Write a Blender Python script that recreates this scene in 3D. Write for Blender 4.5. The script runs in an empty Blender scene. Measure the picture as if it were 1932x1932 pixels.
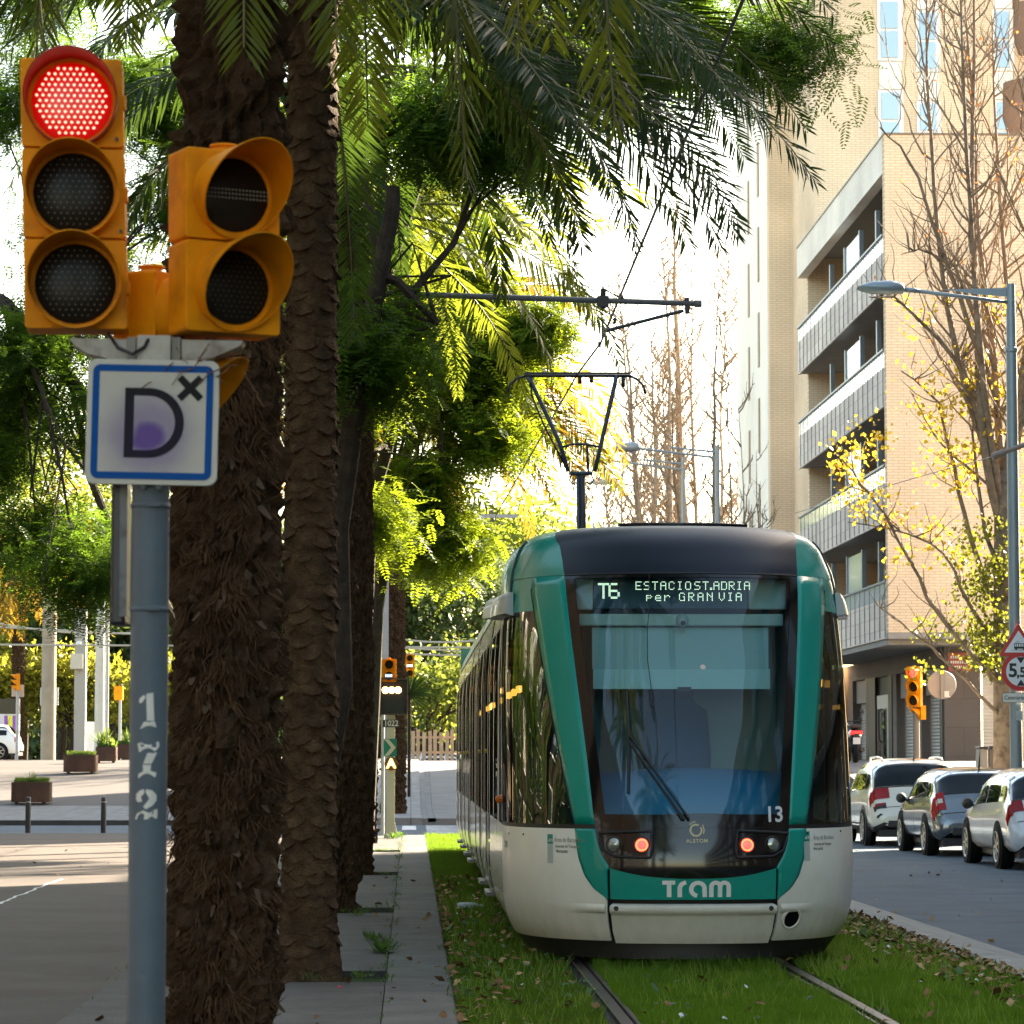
import bpy, bmesh, math, random
import numpy as np
from mathutils import Vector, Matrix
R = math.radians
random.seed(7)
rng = np.random.default_rng(7)
scn = bpy.context.scene
COL = scn.collection
# ------------------------------------------------------------------ camera
FPX = 6000.0                       # focal length in units of a 1932 px wide frame
HC = 1.5
YAW = math.atan(190/FPX); TILT = math.atan(461/FPX)
cam_d = bpy.data.cameras.new('camera'); cam = bpy.data.objects.new('camera', cam_d); COL.objects.link(cam)
cam_d.sensor_width = 36; cam_d.sensor_fit = 'HORIZONTAL'; cam_d.lens = FPX/1932*36
cam_d.clip_start = .1; cam_d.clip_end = 3000
cam.location = (0, 0, HC); cam.rotation_euler = (R(90)+TILT, 0, -YAW)
cam_d.dof.use_dof = True; cam_d.dof.focus_distance = 24; cam_d.dof.aperture_fstop = 14
scn.camera = cam
FW = Vector((math.sin(YAW)*math.cos(TILT), math.cos(YAW)*math.cos(TILT), math.sin(TILT)))
RT = Vector((math.cos(YAW), -math.sin(YAW), 0)); UP = RT.cross(FW)
def P(px, py, Y):                  # a point seen at (px, py) of the 1932 frame, in the plane y = Y
    d = FW*FPX + RT*(px-966) + UP*(966-py)
    return Vector((0, 0, HC)) + d*(Y/d.y)
def PX(px, py, X):                 # the same in the plane x = X
    d = FW*FPX + RT*(px-966) + UP*(966-py)
    return Vector((0, 0, HC)) + d*(X/d.x)
# ------------------------------------------------------------------ light
SUN_AZ, SUN_EL = 42.0, 27.0        # degrees right of the street axis, above the horizon
w = bpy.data.worlds.new('World'); scn.world = w; w.use_nodes = True
nt = w.node_tree; bg = nt.nodes['Background']
sky = nt.nodes.new('ShaderNodeTexSky'); sky.sky_type = 'NISHITA'; sky.sun_disc = False
sky.sun_elevation = R(SUN_EL); sky.sun_rotation = R(SUN_AZ)
sky.air_density = 1.0; sky.dust_density = 1.3; sky.ozone_density = 1.0; sky.altitude = 20
wb_ = nt.nodes.new('ShaderNodeVectorMath'); wb_.operation = 'MULTIPLY'; wb_.inputs[1].default_value = (1.14, 1.0, .79)   # camera white balance for open shade
nt.links.new(sky.outputs[0], wb_.inputs[0]); nt.links.new(wb_.outputs[0], bg.inputs[0]); bg.inputs[1].default_value = .080
sun_d = bpy.data.lights.new('sun', 'SUN'); sun = bpy.data.objects.new('sun', sun_d); COL.objects.link(sun)
sun_d.energy = 5.0; sun_d.angle = R(.55); sun_d.color = (1, .86, .66)
SD = Vector((math.sin(R(SUN_AZ))*math.cos(R(SUN_EL)), math.cos(R(SUN_AZ))*math.cos(R(SUN_EL)), math.sin(R(SUN_EL))))
sun.rotation_euler = (-SD).to_track_quat('-Z', 'Y').to_euler()
scn.view_settings.view_transform = 'Standard'; scn.view_settings.look = 'None'
scn.view_settings.exposure = 3.3; scn.view_settings.gamma = 1
cy = scn.cycles
cy.max_bounces = 7; cy.diffuse_bounces = 3; cy.glossy_bounces = 3; cy.transmission_bounces = 4; cy.transparent_max_bounces = 8
cy.caustics_reflective = False; cy.caustics_refractive = False; cy.sample_clamp_indirect = 6
cy.use_denoising = True
# ------------------------------------------------------------------ materials
MATS = {}
def nd(nt, t, **kw):
    n = nt.nodes.new(t)
    for k, v in kw.items(): setattr(n, k, v)
    return n
def mat(name, col=(.5, .5, .5), rough=.6, metal=0, var=0, vs=3.0, bump=0, bs=40, spec=.5, coat=0, emit=None, es=1, second=None, sc2=1.5, stretch=(1, 1, 1)):
    """principled material, tone varied by object-space noise; second = a stain / wear colour in patches"""
    if name in MATS: return MATS[name]
    if spec == .5 and rough > .65: spec = .12
    m = bpy.data.materials.new(name); m.use_nodes = True; MATS[name] = m
    nt = m.node_tree; b = nt.nodes['Principled BSDF']
    b.inputs['Roughness'].default_value = rough; b.inputs['Metallic'].default_value = metal
    b.inputs['Specular IOR Level'].default_value = spec; b.inputs['Coat Weight'].default_value = coat
    b.inputs['Coat Roughness'].default_value = .06
    b.inputs['Base Color'].default_value = (*col, 1)
    tc = nd(nt, 'ShaderNodeTexCoord'); mp = nd(nt, 'ShaderNodeMapping'); mp.inputs['Scale'].default_value = stretch
    nt.links.new(tc.outputs['Object'], mp.inputs[0])
    if var or second:
        nz = nd(nt, 'ShaderNodeTexNoise'); nz.inputs['Scale'].default_value = vs; nz.inputs['Detail'].default_value = 6
        nz.inputs['Roughness'].default_value = .65
        nt.links.new(mp.outputs[0], nz.inputs['Vector'])
        rp = nd(nt, 'ShaderNodeValToRGB')
        rp.color_ramp.elements[0].position = .3; rp.color_ramp.elements[1].position = .7
        rp.color_ramp.elements[0].color = (*[c*(1-var) for c in col], 1)
        rp.color_ramp.elements[1].color = (*[min(1, c*(1+var)) for c in col], 1)
        nt.links.new(nz.outputs['Fac'], rp.inputs[0]); out = rp.outputs[0]
        if second:
            n2 = nd(nt, 'ShaderNodeTexNoise'); n2.inputs['Scale'].default_value = sc2; n2.inputs['Detail'].default_value = 8
            nt.links.new(mp.outputs[0], n2.inputs['Vector'])
            r2 = nd(nt, 'ShaderNodeValToRGB'); r2.color_ramp.elements[0].position = .52; r2.color_ramp.elements[1].position = .72
            mx = nd(nt, 'ShaderNodeMix', data_type='RGBA'); mx.inputs[7].default_value = (*second, 1)
            nt.links.new(n2.outputs['Fac'], r2.inputs[0]); nt.links.new(r2.outputs[0], mx.inputs[0]); nt.links.new(out, mx.inputs[6])
            out = mx.outputs[2]
        nt.links.new(out, b.inputs['Base Color'])
    if bump:
        nb = nd(nt, 'ShaderNodeTexNoise'); nb.inputs['Scale'].default_value = bs; nb.inputs['Detail'].default_value = 5
        bp = nd(nt, 'ShaderNodeBump'); bp.inputs['Strength'].default_value = bump; bp.inputs['Distance'].default_value = .02
        nt.links.new(mp.outputs[0], nb.inputs['Vector']); nt.links.new(nb.outputs['Fac'], bp.inputs['Height']); nt.links.new(bp.outputs[0], b.inputs['Normal'])
    if emit:
        b.inputs['Emission Color'].default_value = (*emit, 1); b.inputs['Emission Strength'].default_value = es
    return m
def leafmat(name, c1, c2, tcol, tw=.5, rough=.5, vs=.9):
    if name in MATS: return MATS[name]
    m = bpy.data.materials.new(name); m.use_nodes = True; MATS[name] = m; nt = m.node_tree
    b = nt.nodes['Principled BSDF']; o = nt.nodes['Material Output']
    b.inputs['Roughness'].default_value = rough; b.inputs['Specular IOR Level'].default_value = .14
    tc = nd(nt, 'ShaderNodeTexCoord'); nz = nd(nt, 'ShaderNodeTexNoise'); nz.inputs['Scale'].default_value = vs; nz.inputs['Detail'].default_value = 5
    rp = nd(nt, 'ShaderNodeValToRGB'); rp.color_ramp.elements[0].position = .35; rp.color_ramp.elements[1].position = .65
    rp.color_ramp.elements[0].color = (*c1, 1); rp.color_ramp.elements[1].color = (*c2, 1)
    nt.links.new(tc.outputs['Object'], nz.inputs['Vector']); nt.links.new(nz.outputs['Fac'], rp.inputs[0]); nt.links.new(rp.outputs[0], b.inputs['Base Color'])
    t = nd(nt, 'ShaderNodeBsdfTranslucent'); t.inputs[0].default_value = (*tcol, 1)
    mx = nd(nt, 'ShaderNodeMixShader'); mx.inputs[0].default_value = tw
    nt.links.new(b.outputs[0], mx.inputs[1]); nt.links.new(t.outputs[0], mx.inputs[2]); nt.links.new(mx.outputs[0], o.inputs[0])
    return m
def glassmat(name, tint=(.5, .6, .6), ior=1.5, thru=1.0, rough=.01, dark=(.01, .012, .014), boost=0.0, cap=1.0):
    """tinted see-through pane: fresnel gloss over a mix of tinted transparency and a dark body"""
    if name in MATS: return MATS[name]
    m = bpy.data.materials.new(name); m.use_nodes = True; MATS[name] = m; nt = m.node_tree
    nt.nodes.remove(nt.nodes['Principled BSDF']); o = nt.nodes['Material Output']
    tr = nd(nt, 'ShaderNodeBsdfTransparent'); tr.inputs[0].default_value = (*tint, 1)
    df = nd(nt, 'ShaderNodeBsdfDiffuse'); df.inputs[0].default_value = (*dark, 1)
    m1 = nd(nt, 'ShaderNodeMixShader'); m1.inputs[0].default_value = thru
    nt.links.new(df.outputs[0], m1.inputs[1]); nt.links.new(tr.outputs[0], m1.inputs[2])
    gl = nd(nt, 'ShaderNodeBsdfGlossy'); gl.inputs['Roughness'].default_value = rough; gl.inputs[0].default_value = (1, 1, 1, 1)
    fr = nd(nt, 'ShaderNodeFresnel'); fr.inputs[0].default_value = ior
    ad = nd(nt, 'ShaderNodeMath', operation='ADD', use_clamp=True); ad.inputs[1].default_value = boost
    nt.links.new(fr.outputs[0], ad.inputs[0])
    mn = nd(nt, 'ShaderNodeMath', operation='MINIMUM'); mn.inputs[1].default_value = cap; nt.links.new(ad.outputs[0], mn.inputs[0])
    m2 = nd(nt, 'ShaderNodeMixShader'); nt.links.new(mn.outputs[0], m2.inputs[0])
    nt.links.new(m1.outputs[0], m2.inputs[1]); nt.links.new(gl.outputs[0], m2.inputs[2]); nt.links.new(m2.outputs[0], o.inputs[0])
    return m
def brickmat(name, c1, c2, mortar, bw=.3, bh=.06, rot=(R(90), 0, 0), msize=.012, var=.12, mix=.5):
    m = bpy.data.materials.new(name); m.use_nodes = True; MATS[name] = m; nt = m.node_tree; b = nt.nodes['Principled BSDF']
    b.inputs['Roughness'].default_value = .85; b.inputs['Specular IOR Level'].default_value = .12
    tc = nd(nt, 'ShaderNodeTexCoord'); mp = nd(nt, 'ShaderNodeMapping'); mp.inputs['Rotation'].default_value = rot
    br = nd(nt, 'ShaderNodeTexBrick'); br.inputs['Color1'].default_value = (*c1, 1); br.inputs['Color2'].default_value = (*c2, 1)
    br.inputs['Mortar'].default_value = (*mortar, 1); br.inputs['Scale'].default_value = 1; br.inputs['Mortar Size'].default_value = msize
    br.inputs['Brick Width'].default_value = bw; br.inputs['Row Height'].default_value = bh
    nt.links.new(tc.outputs['Object'], mp.inputs[0]); nt.links.new(mp.outputs[0], br.inputs['Vector'])
    nz = nd(nt, 'ShaderNodeTexNoise'); nz.inputs['Scale'].default_value = .35; nz.inputs['Detail'].default_value = 8
    nt.links.new(tc.outputs['Object'], nz.inputs['Vector'])
    mr = nd(nt, 'ShaderNodeMapRange'); mr.inputs[3].default_value = 1-var*2; mr.inputs[4].default_value = 1+var*2; mr.inputs[1].default_value = .2; mr.inputs[2].default_value = .8
    nt.links.new(nz.outputs['Fac'], mr.inputs[0])
    mx = nd(nt, 'ShaderNodeVectorMath', operation='SCALE'); nt.links.new(br.outputs[0], mx.inputs[0]); nt.links.new(mr.outputs[0], mx.inputs['Scale'])
    nt.links.new(mx.outputs[0], b.inputs['Base Color'])
    return m
# ------------------------------------------------------------------ mesh building
class MB:
    def __init__(s): s.V = []; s.F = []; s.n = 0
    def add(s, V, F):
        V = [tuple(v) for v in V]
        s.V += V; s.F += [tuple(i+s.n for i in f) for f in F]; s.n += len(V); return s
    def addn(s, V, F):                      # numpy arrays, F (k,3|4)
        s.V += list(map(tuple, V.tolist())); s.F += list(map(tuple, (F+s.n).tolist())); s.n += len(V); return s
    def box(s, c, d, M=None):
        x, y, z = d[0]/2, d[1]/2, d[2]/2
        V = [Vector((sx*x, sy*y, sz*z)) for sx in (-1, 1) for sy in (-1, 1) for sz in (-1, 1)]
        if M is not None: V = [M @ v for v in V]
        V = [v+Vector(c) for v in V]
        return s.add(V, [(0, 1, 3, 2), (4, 6, 7, 5), (0, 4, 5, 1), (2, 3, 7, 6), (0, 2, 6, 4), (1, 5, 7, 3)])
    def b2(s, a, b):                        # box by two corners
        a = Vector(a); b = Vector(b); return s.box((a+b)/2, [abs(q) for q in (b-a)])
    def cyl(s, p0, p1, r0, r1=None, n=12, caps=True):
        r1 = r0 if r1 is None else r1
        p0 = Vector(p0); p1 = Vector(p1); d = (p1-p0)
        if d.length < 1e-9: return s
        q = d.to_track_quat('Z', 'Y'); V = []
        for p, r in ((p0, r0), (p1, r1)):
            for i in range(n):
                a = 2*math.pi*i/n; V.append(p + q @ Vector((r*math.cos(a), r*math.sin(a), 0)))
        F = [(i, (i+1) % n, n+(i+1) % n, n+i) for i in range(n)]
        if caps: F += [tuple(range(n-1, -1, -1)), tuple(range(n, 2*n))]
        return s.add(V, F)
    def tube(s, pts, r, n=6, caps=True):
        pts = [Vector(p) for p in pts]; k = len(pts)
        rs = r if isinstance(r, (list, tuple)) else [r]*k
        V = []; ref = None
        for i, p in enumerate(pts):
            t = (pts[min(i+1, k-1)]-pts[max(i-1, 0)]).normalized()
            if ref is None:
                ref = Vector((0, 0, 1)) if abs(t.z) < .9 else Vector((1, 0, 0))
            a = t.cross(ref)
            if a.length < 1e-5: a = t.cross(Vector((0, 1, 0)))
            a.normalize(); b = a.cross(t).normalized(); ref = b
            for j in range(n):
                th = 2*math.pi*j/n; V.append(p + a*(rs[i]*math.cos(th)) + b*(rs[i]*math.sin(th)))
        F = [(i*n+j, i*n+(j+1) % n, (i+1)*n+(j+1) % n, (i+1)*n+j) for i in range(k-1) for j in range(n)]
        if caps: F += [tuple(range(n-1, -1, -1)), tuple(range((k-1)*n, k*n))]
        return s.add(V, F)
    def grid(s, rows):                      # rows of equal length
        n = len(rows[0]); V = [p for r in rows for p in r]
        F = [(i*n+j, i*n+j+1, (i+1)*n+j+1, (i+1)*n+j) for i in range(len(rows)-1) for j in range(n-1)]
        return s.add(V, F)
    def prism(s, poly, M, h):               # 2-D polygon in local xy, extruded h along local z, placed by matrix M
        n = len(poly); V = [M @ Vector((x, y, 0)) for x, y in poly] + [M @ Vector((x, y, h)) for x, y in poly]
        return s.add(V, [tuple(range(n-1, -1, -1)), tuple(range(n, 2*n))] + [(i, (i+1) % n, n+(i+1) % n, n+i) for i in range(n)])
    def lathe(s, prof, c, axis=(0, 0, 1), n=20, a0=0, a1=2*math.pi, ref=None):   # prof: (r, h)
        q = Vector(axis).to_track_quat('Z', 'Y'); c = Vector(c); full = abs(a1-a0-2*math.pi) < 1e-6
        m = n if full else n+1
        V = [c + q @ Vector((r*math.cos(a0+(a1-a0)*j/n), r*math.sin(a0+(a1-a0)*j/n), h)) for r, h in prof for j in range(m)]
        F = [(i*m+j, i*m+(j+1) % m, (i+1)*m+(j+1) % m, (i+1)*m+j) for i in range(len(prof)-1) for j in range(n)]
        return s.add(V, F)
ORG = {}
def link(o, parent=None):
    COL.objects.link(o)
    if parent is not None: o.parent = parent
    return o
def tag(o, label=None, cat=None, group=None, kind=None):
    if label: o['label'] = label
    if cat: o['category'] = cat
    if group: o['group'] = group
    if kind: o['kind'] = kind
    return o
def thing(name, label, cat, loc=(0, 0, 0), group=None, rz=0):
    o = bpy.data.objects.new(name, None); o.location = loc; o.rotation_euler = (0, 0, rz); o.empty_display_size = .2
    link(o); ORG[o.name] = Vector(loc); return tag(o, label, cat, group)
def build(mb, name, m, parent=None, smooth=False, bevel=0, world=True, angle=None, origin=None):
    """one mesh object; vertices are world coordinates (or local to the thing when world=False)"""
    me = bpy.data.meshes.new(name)
    o = bpy.data.objects.new(name, me)
    org = ORG[parent.name] if parent is not None else Vector(origin or (0, 0, 0))
    V = mb.V
    if world and org.length > 0: V = (np.array(mb.V, dtype=float)-np.array(org)).tolist()
    me.from_pydata(V, [], mb.F)
    ms = m if isinstance(m, (list, tuple)) else [m]
    for q in ms: me.materials.append(q)
    if smooth:
        me.polygons.foreach_set('use_smooth', [True]*len(me.polygons))
        if angle: me.set_sharp_from_angle(angle=R(angle))
    me.update()
    link(o, parent)
    if parent is None:
        o.location = org
    ORG[o.name] = org
    if bevel:
        md = o.modifiers.new('b', 'BEVEL'); md.width = bevel; md.segments = 2; md.limit_method = 'ANGLE'; md.angle_limit = R(35)
    return o
def recalc(o):
    bm = bmesh.new(); bm.from_mesh(o.data); bmesh.ops.recalc_face_normals(bm, faces=bm.faces); bm.to_mesh(o.data); bm.free(); return o
def copy_tree(o, parent=None):
    c = o.copy(); COL.objects.link(c)
    if parent is not None: c.parent = parent
    for ch in list(o.children): copy_tree(ch, c)
    return c
def text_mesh(s, size=1.0, bold=0.0, spacing=1.0, align='CENTER', subdiv=0):
    """(verts, faces) of flat lettering in xy"""
    cu = bpy.data.curves.new('t', 'FONT'); cu.body = s; cu.size = size; cu.align_x = align; cu.align_y = 'CENTER'
    cu.offset = bold*size; cu.space_character = spacing; cu.resolution_u = 4
    o = bpy.data.objects.new('t', cu); COL.objects.link(o)
    me = bpy.data.meshes.new_from_object(o)
    bpy.data.objects.remove(o); bpy.data.curves.remove(cu)
    bm = bmesh.new(); bm.from_mesh(me); bmesh.ops.triangulate(bm, faces=bm.faces)
    for _ in range(subdiv): bmesh.ops.subdivide_edges(bm, edges=[e for e in bm.edges if e.calc_length() > size*.12], cuts=1)
    bmesh.ops.triangulate(bm, faces=bm.faces)
    V = [tuple(v.co) for v in bm.verts]; F = [tuple(v.index for v in f.verts) for f in bm.faces]
    bm.free(); bpy.data.meshes.remove(me); return V, F
def rrect(w, h, r, n=5):
    pts = []
    for cx, cyy, a in ((w/2-r, h/2-r, 0), (-w/2+r, h/2-r, 90), (-w/2+r, -h/2+r, 180), (w/2-r, -h/2+r, 270)):
        for i in range(n+1):
            t = R(a+90*i/n); pts.append((cx+r*math.cos(t), cyy+r*math.sin(t)))
    return pts
def frame_mat(c, right, up):           # matrix: local x = right, y = up, z = towards the viewer side (right x up)
    r = Vector(right).normalized(); u = Vector(up).normalized(); n = r.cross(u)
    M = Matrix((r, u, n)).transposed().to_4x4(); M.translation = Vector(c); return M
# ================================================================== ground
def sst(a, b, x):
    t = min(1, max(0, (x-a)/(b-a))); return t*t*(3-2*t)
def terr(x, y):
    if x < 5: s0 = 80 + 8*sst(-8, -2, x); s1 = 118 - 6*sst(-8, -2, x)
    else: k = sst(5, 10, x); s0 = 88-27*k; s1 = 112-32*k
    return 1.38*sst(s0, s1, y) - 1.15*sst(114, 122, y)*sst(.0, .8, x)*(1-sst(8, 10.2, x))
def sheet(name, x0, x1, y0, y1, z, m, kind='structure', dx=2.0, dy=2.0, skirt=0.0, zf=None):
    nx = max(1, round((x1-x0)/dx)); ny = max(1, round((y1-y0)/dy)); mb = MB(); rows = []
    for j in range(ny+1):
        y = y0+(y1-y0)*j/ny
        rows.append([(x0+(x1-x0)*i/nx, y, z+terr(x0+(x1-x0)*i/nx, y)) for i in range(nx+1)])
    mb.grid(rows)
    if skirt:
        for j in range(ny):
            for x in (x0, x1):
                a = y0+(y1-y0)*j/ny; b = y0+(y1-y0)*(j+1)/ny
                mb.add([(x, a, z+terr(x, a)), (x, b, z+terr(x, b)), (x, b, z+terr(x, b)-skirt), (x, a, z+terr(x, a)-skirt)], [(0, 1, 2, 3)])
        for i in range(nx):
            for y in (y0, y1):
                a = x0+(x1-x0)*i/nx; b = x0+(x1-x0)*(i+1)/nx
                mb.add([(a, y, z+terr(a, y)), (b, y, z+terr(b, y)), (b, y, z+terr(b, y)-skirt), (a, y, z+terr(a, y)-skirt)], [(0, 1, 2, 3)])
    o = build(mb, name, m); o['kind'] = kind; return o
def slabmat(name, c, c2, w, h, gap, off=0.0, loc=(0, 0, 0), dirt=(.08, .075, .065)):
    m = bpy.data.materials.new(name); m.use_nodes = True; nt = m.node_tree; b = nt.nodes['Principled BSDF']; b.inputs['Roughness'].default_value = .8; b.inputs['Specular IOR Level'].default_value = .15
    tc = nd(nt, 'ShaderNodeTexCoord'); mp = nd(nt, 'ShaderNodeMapping'); mp.inputs['Location'].default_value = loc
    br = nd(nt, 'ShaderNodeTexBrick'); br.offset = off; br.inputs['Color1'].default_value = (*c, 1); br.inputs['Color2'].default_value = (*c2, 1)
    br.inputs['Mortar'].default_value = (*dirt, 1); br.inputs['Scale'].default_value = 1; br.inputs['Mortar Size'].default_value = gap
    br.inputs['Brick Width'].default_value = w; br.inputs['Row Height'].default_value = h; br.inputs['Mortar Smooth'].default_value = .3
    nt.links.new(tc.outputs['Object'], mp.inputs[0]); nt.links.new(mp.outputs[0], br.inputs['Vector'])
    n1 = nd(nt, 'ShaderNodeTexNoise'); n1.inputs['Scale'].default_value = 2.3; n1.inputs['Detail'].default_value = 9; n1.inputs['Roughness'].default_value = .7
    n2 = nd(nt, 'ShaderNodeTexNoise'); n2.inputs['Scale'].default_value = 60; n2.inputs['Detail'].default_value = 3
    for n in (n1, n2): nt.links.new(tc.outputs['Object'], n.inputs['Vector'])
    r1 = nd(nt, 'ShaderNodeMapRange'); r1.inputs[1].default_value = .25; r1.inputs[2].default_value = .75; r1.inputs[3].default_value = .55; r1.inputs[4].default_value = 1.25
    r2 = nd(nt, 'ShaderNodeMapRange'); r2.inputs[1].default_value = .3; r2.inputs[2].default_value = .7; r2.inputs[3].default_value = .85; r2.inputs[4].default_value = 1.15
    nt.links.new(n1.outputs['Fac'], r1.inputs[0]); nt.links.new(n2.outputs['Fac'], r2.inputs[0])
    mu = nd(nt, 'ShaderNodeMath', operation='MULTIPLY'); nt.links.new(r1.outputs[0], mu.inputs[0]); nt.links.new(r2.outputs[0], mu.inputs[1])
    sc_ = nd(nt, 'ShaderNodeVectorMath', operation='SCALE'); nt.links.new(br.outputs[0], sc_.inputs[0]); nt.links.new(mu.outputs[0], sc_.inputs['Scale'])
    nt.links.new(sc_.outputs[0], b.inputs['Base Color'])
    bp = nd(nt, 'ShaderNodeBump'); bp.inputs['Strength'].default_value = .35; bp.inputs['Distance'].default_value = .01
    nt.links.new(n2.outputs['Fac'], bp.inputs['Height']); nt.links.new(bp.outputs[0], b.inputs['Normal'])
    return m
asph = mat('asphalt', (.075, .100, .125), .75, var=.25, vs=1.2, bump=.5, bs=160, second=(.088, .110, .132), sc2=.5)
plz = mat('plaza_asphalt', (.088, .073, .064), .8, var=.22, vs=.8, bump=.4, bs=120, second=(.088, .075, .066), sc2=.35)
pale = slabmat('pale_paving', (.20, .20, .20), (.17, .17, .17), .6, .4, .008)
grs = mat('grass_soil', (.028, .05, .012), .95, var=.45, vs=3, bump=1, bs=30, second=(.05, .04, .022), sc2=4)
conc = slabmat('concrete_kerb', (.26, .25, .235), (.23, .225, .21), 3.0, 1.0, .006, loc=(0, 0, 0))
slabA = slabmat('kerb_slab', (.125, .119, .108), (.10, .096, .088), .43, 1.62, .006, loc=(.165, .5, 0))
slabB = slabmat('footway_slab', (.09, .085, .078), (.075, .07, .065), 1.84, 1.62, .007, loc=(2.0, .1, 0))
# the one sheet under everything, out to the horizon
gm = MB()
xs = [-900, -300, -120, -60, -40]+[-38+2*i for i in range(38)]+[40, 60, 120, 300, 900]
ys = [-300, -60, -20, 0, 20, 40]+[56+2*i for i in range(34)]+[130, 160, 250, 500, 1200]
gm.grid([[(x, y, terr(x, y)-.30) for x in xs] for y in ys])
g = build(gm, 'ground', mat('ground_dirt', (.12, .11, .10), .9, var=.2)); g['kind'] = 'structure'
sheet('grass_track', .27, 4.15, -20, 61.5, -.035, grs, skirt=.2)
o = sheet('kerb', -.165, .27, -20, 61.2, .0, slabA, skirt=.25, dx=1)
# footway with open tree pits
PALMY = [3.0, 12.5, 22.0, 31.4, 41.2, 51.0]
mb = MB(); ye = [-20]
for y in PALMY: ye += [y-.55, y+.55]
ye.append(60.8)
for i in range(len(ye)-1):
    a, b = ye[i], ye[i+1]
    if i % 2 == 0: mb.b2((-2.0, a, -.2), (-.171, b, -.004))
    else: mb.b2((-2.0, a, -.2), (-1.45, b, -.004))
o = build(mb, 'footway', slabB); o['kind'] = 'structure'
mb = MB()
for y in PALMY: mb.b2((-1.45, y-.55, -.2), (-.171, y+.55, -.05))
o = build(mb, 'tree_pit_soil', grs); o['kind'] = 'structure'
sheet('plaza', -40, -2.004, -20, 64, -.03, plz, skirt=.2)
sheet('cross_street', -60, 4.15, 64.0, 76, -.13, asph)
sheet('cross_street_east', 4.15, 60, 62, 66, -.13, asph)
sheet('far_pavement', -60, -2.0, 76, 88, -.01, pale, skirt=.15)
sheet('far_plaza', -60, -2.0, 88, 118, -.012, mat('far_plaza_ground', (.085, .075, .07), .85, var=.12, vs=.5, bump=.2, bs=60))
sheet('median_pavement', -2.0, .27, 77, 130, .02, slabmat('median_slab', (.27, .265, .26), (.23, .23, .225), .9, 2.0, .01), skirt=.2, dx=.8)
sheet('far_track', .27, 4.15, 79, 130, -.03, mat('track_concrete', (.21, .20, .19), .85, var=.15, vs=.8, bump=.2), skirt=.2)
sheet('far_kerb', .42, .62, 79, 130, -.02, pale, skirt=.1, dx=1)
sheet('avenue', 4.95, 10.2, -20, 130, -.12, asph)
sheet('pavement', 10.2, 60, -20, 140, .0, slabmat('grey_tile', (.17, .165, .16), (.14, .135, .13), .4, .4, .01), skirt=.2)
# wide mountable kerb between the track and the avenue: flat top, sloping down to the asphalt
mb = MB(); y = -20.0
while y < 61:
    y1 = y+.985
    q = [(4.15, .005), (4.42, .005), (4.95, -.105), (4.97, -.13)]
    for k in range(3):
        sh = .25
        mb.add([(q[k][0], y+sh*k*.6, q[k][1]), (q[k+1][0], y+sh*(k+1)*.6, q[k+1][1]), (q[k+1][0], y1+sh*(k+1)*.6, q[k+1][1]), (q[k][0], y1+sh*k*.6, q[k][1])], [(0, 1, 2, 3)])
    mb.add([(4.15, y, .005), (4.15, y1, .005), (4.15, y1, -.2), (4.15, y, -.2)], [(0, 1, 2, 3)])
    y += 1.0
o = build(mb, 'sloping_kerb', mat('kerb_concrete', (.30, .285, .255), .85, var=.2, vs=2.5, bump=.4, bs=80)); o['kind'] = 'structure'
mb = MB()
mb.b2((4.15, -20, -.3), (4.93, 61, -.12)); o = build(mb, 'kerb_bed', mat('dark_joint', (.05, .048, .045), .9)); o['kind'] = 'structure'
# painted markings
wp = mat('road_paint', (.62, .62, .60), .7, var=.2, vs=6, second=(.2, .2, .2), sc2=5)
mb = MB()
for i in range(9):
    yy = 64.6+i*1.25
    mb.b2((.35, yy, -.13), (3.9, yy+.5, -.126))
mb.b2((-.2, 71, -.13), (.12, 75, -.126))
o = build(mb, 'crossing_stripes', wp); o['kind'] = 'structure'
mb = MB(); mb.b2((6.9, -20, -.118), (7.0, 20, -.1155))
o = build(mb, 'lane_line', wp); o['kind'] = 'structure'
# asphalt repair seam on the plaza
mb = MB(); pp = []
r_ = random.Random(3); yy = 30.0
while yy < 40.5: pp.append((-4.25+r_.uniform(-.03, .03)-.012*(yy-30), yy, -.027)); yy += .35
mb.add([(x-.018, y, z) for x, y, z in pp]+[(x+.018, y, z) for x, y, z in pp], [(i, i+1, len(pp)+i+1, len(pp)+i) for i in range(len(pp)-1)])
o = build(mb, 'joint_filler', wp); o['kind'] = 'structure'
# rails: grooved tram rails in the turf
rl = mat('rail_steel', (.07, .065, .06), .42, metal=1, var=.25, vs=8)
rb = mat('rail_rubber', (.02, .02, .02), .8)
for s, nm in ((1.22, 'rail'), (2.715, 'rail')):
    mb = MB(); d = 1 if s < 1.9 else -1
    mb.b2((s-.035, -20, -.15), (s+.035, 78, .004))
    mb.b2((s+d*.075-.014, -20, -.15), (s+d*.075+.014, 78, -.004))
    o = build(mb, 'rail', rl, bevel=.006); o['kind'] = 'structure'
mb = MB()
for s in (1.22, 2.715):
    d = 1 if s < 1.9 else -1
    mb.b2((s-.09, -20, -.15), (s+.09+d*.03, 78, -.022))
o = build(mb, 'rail_bed', rb); o['kind'] = 'structure'

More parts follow.
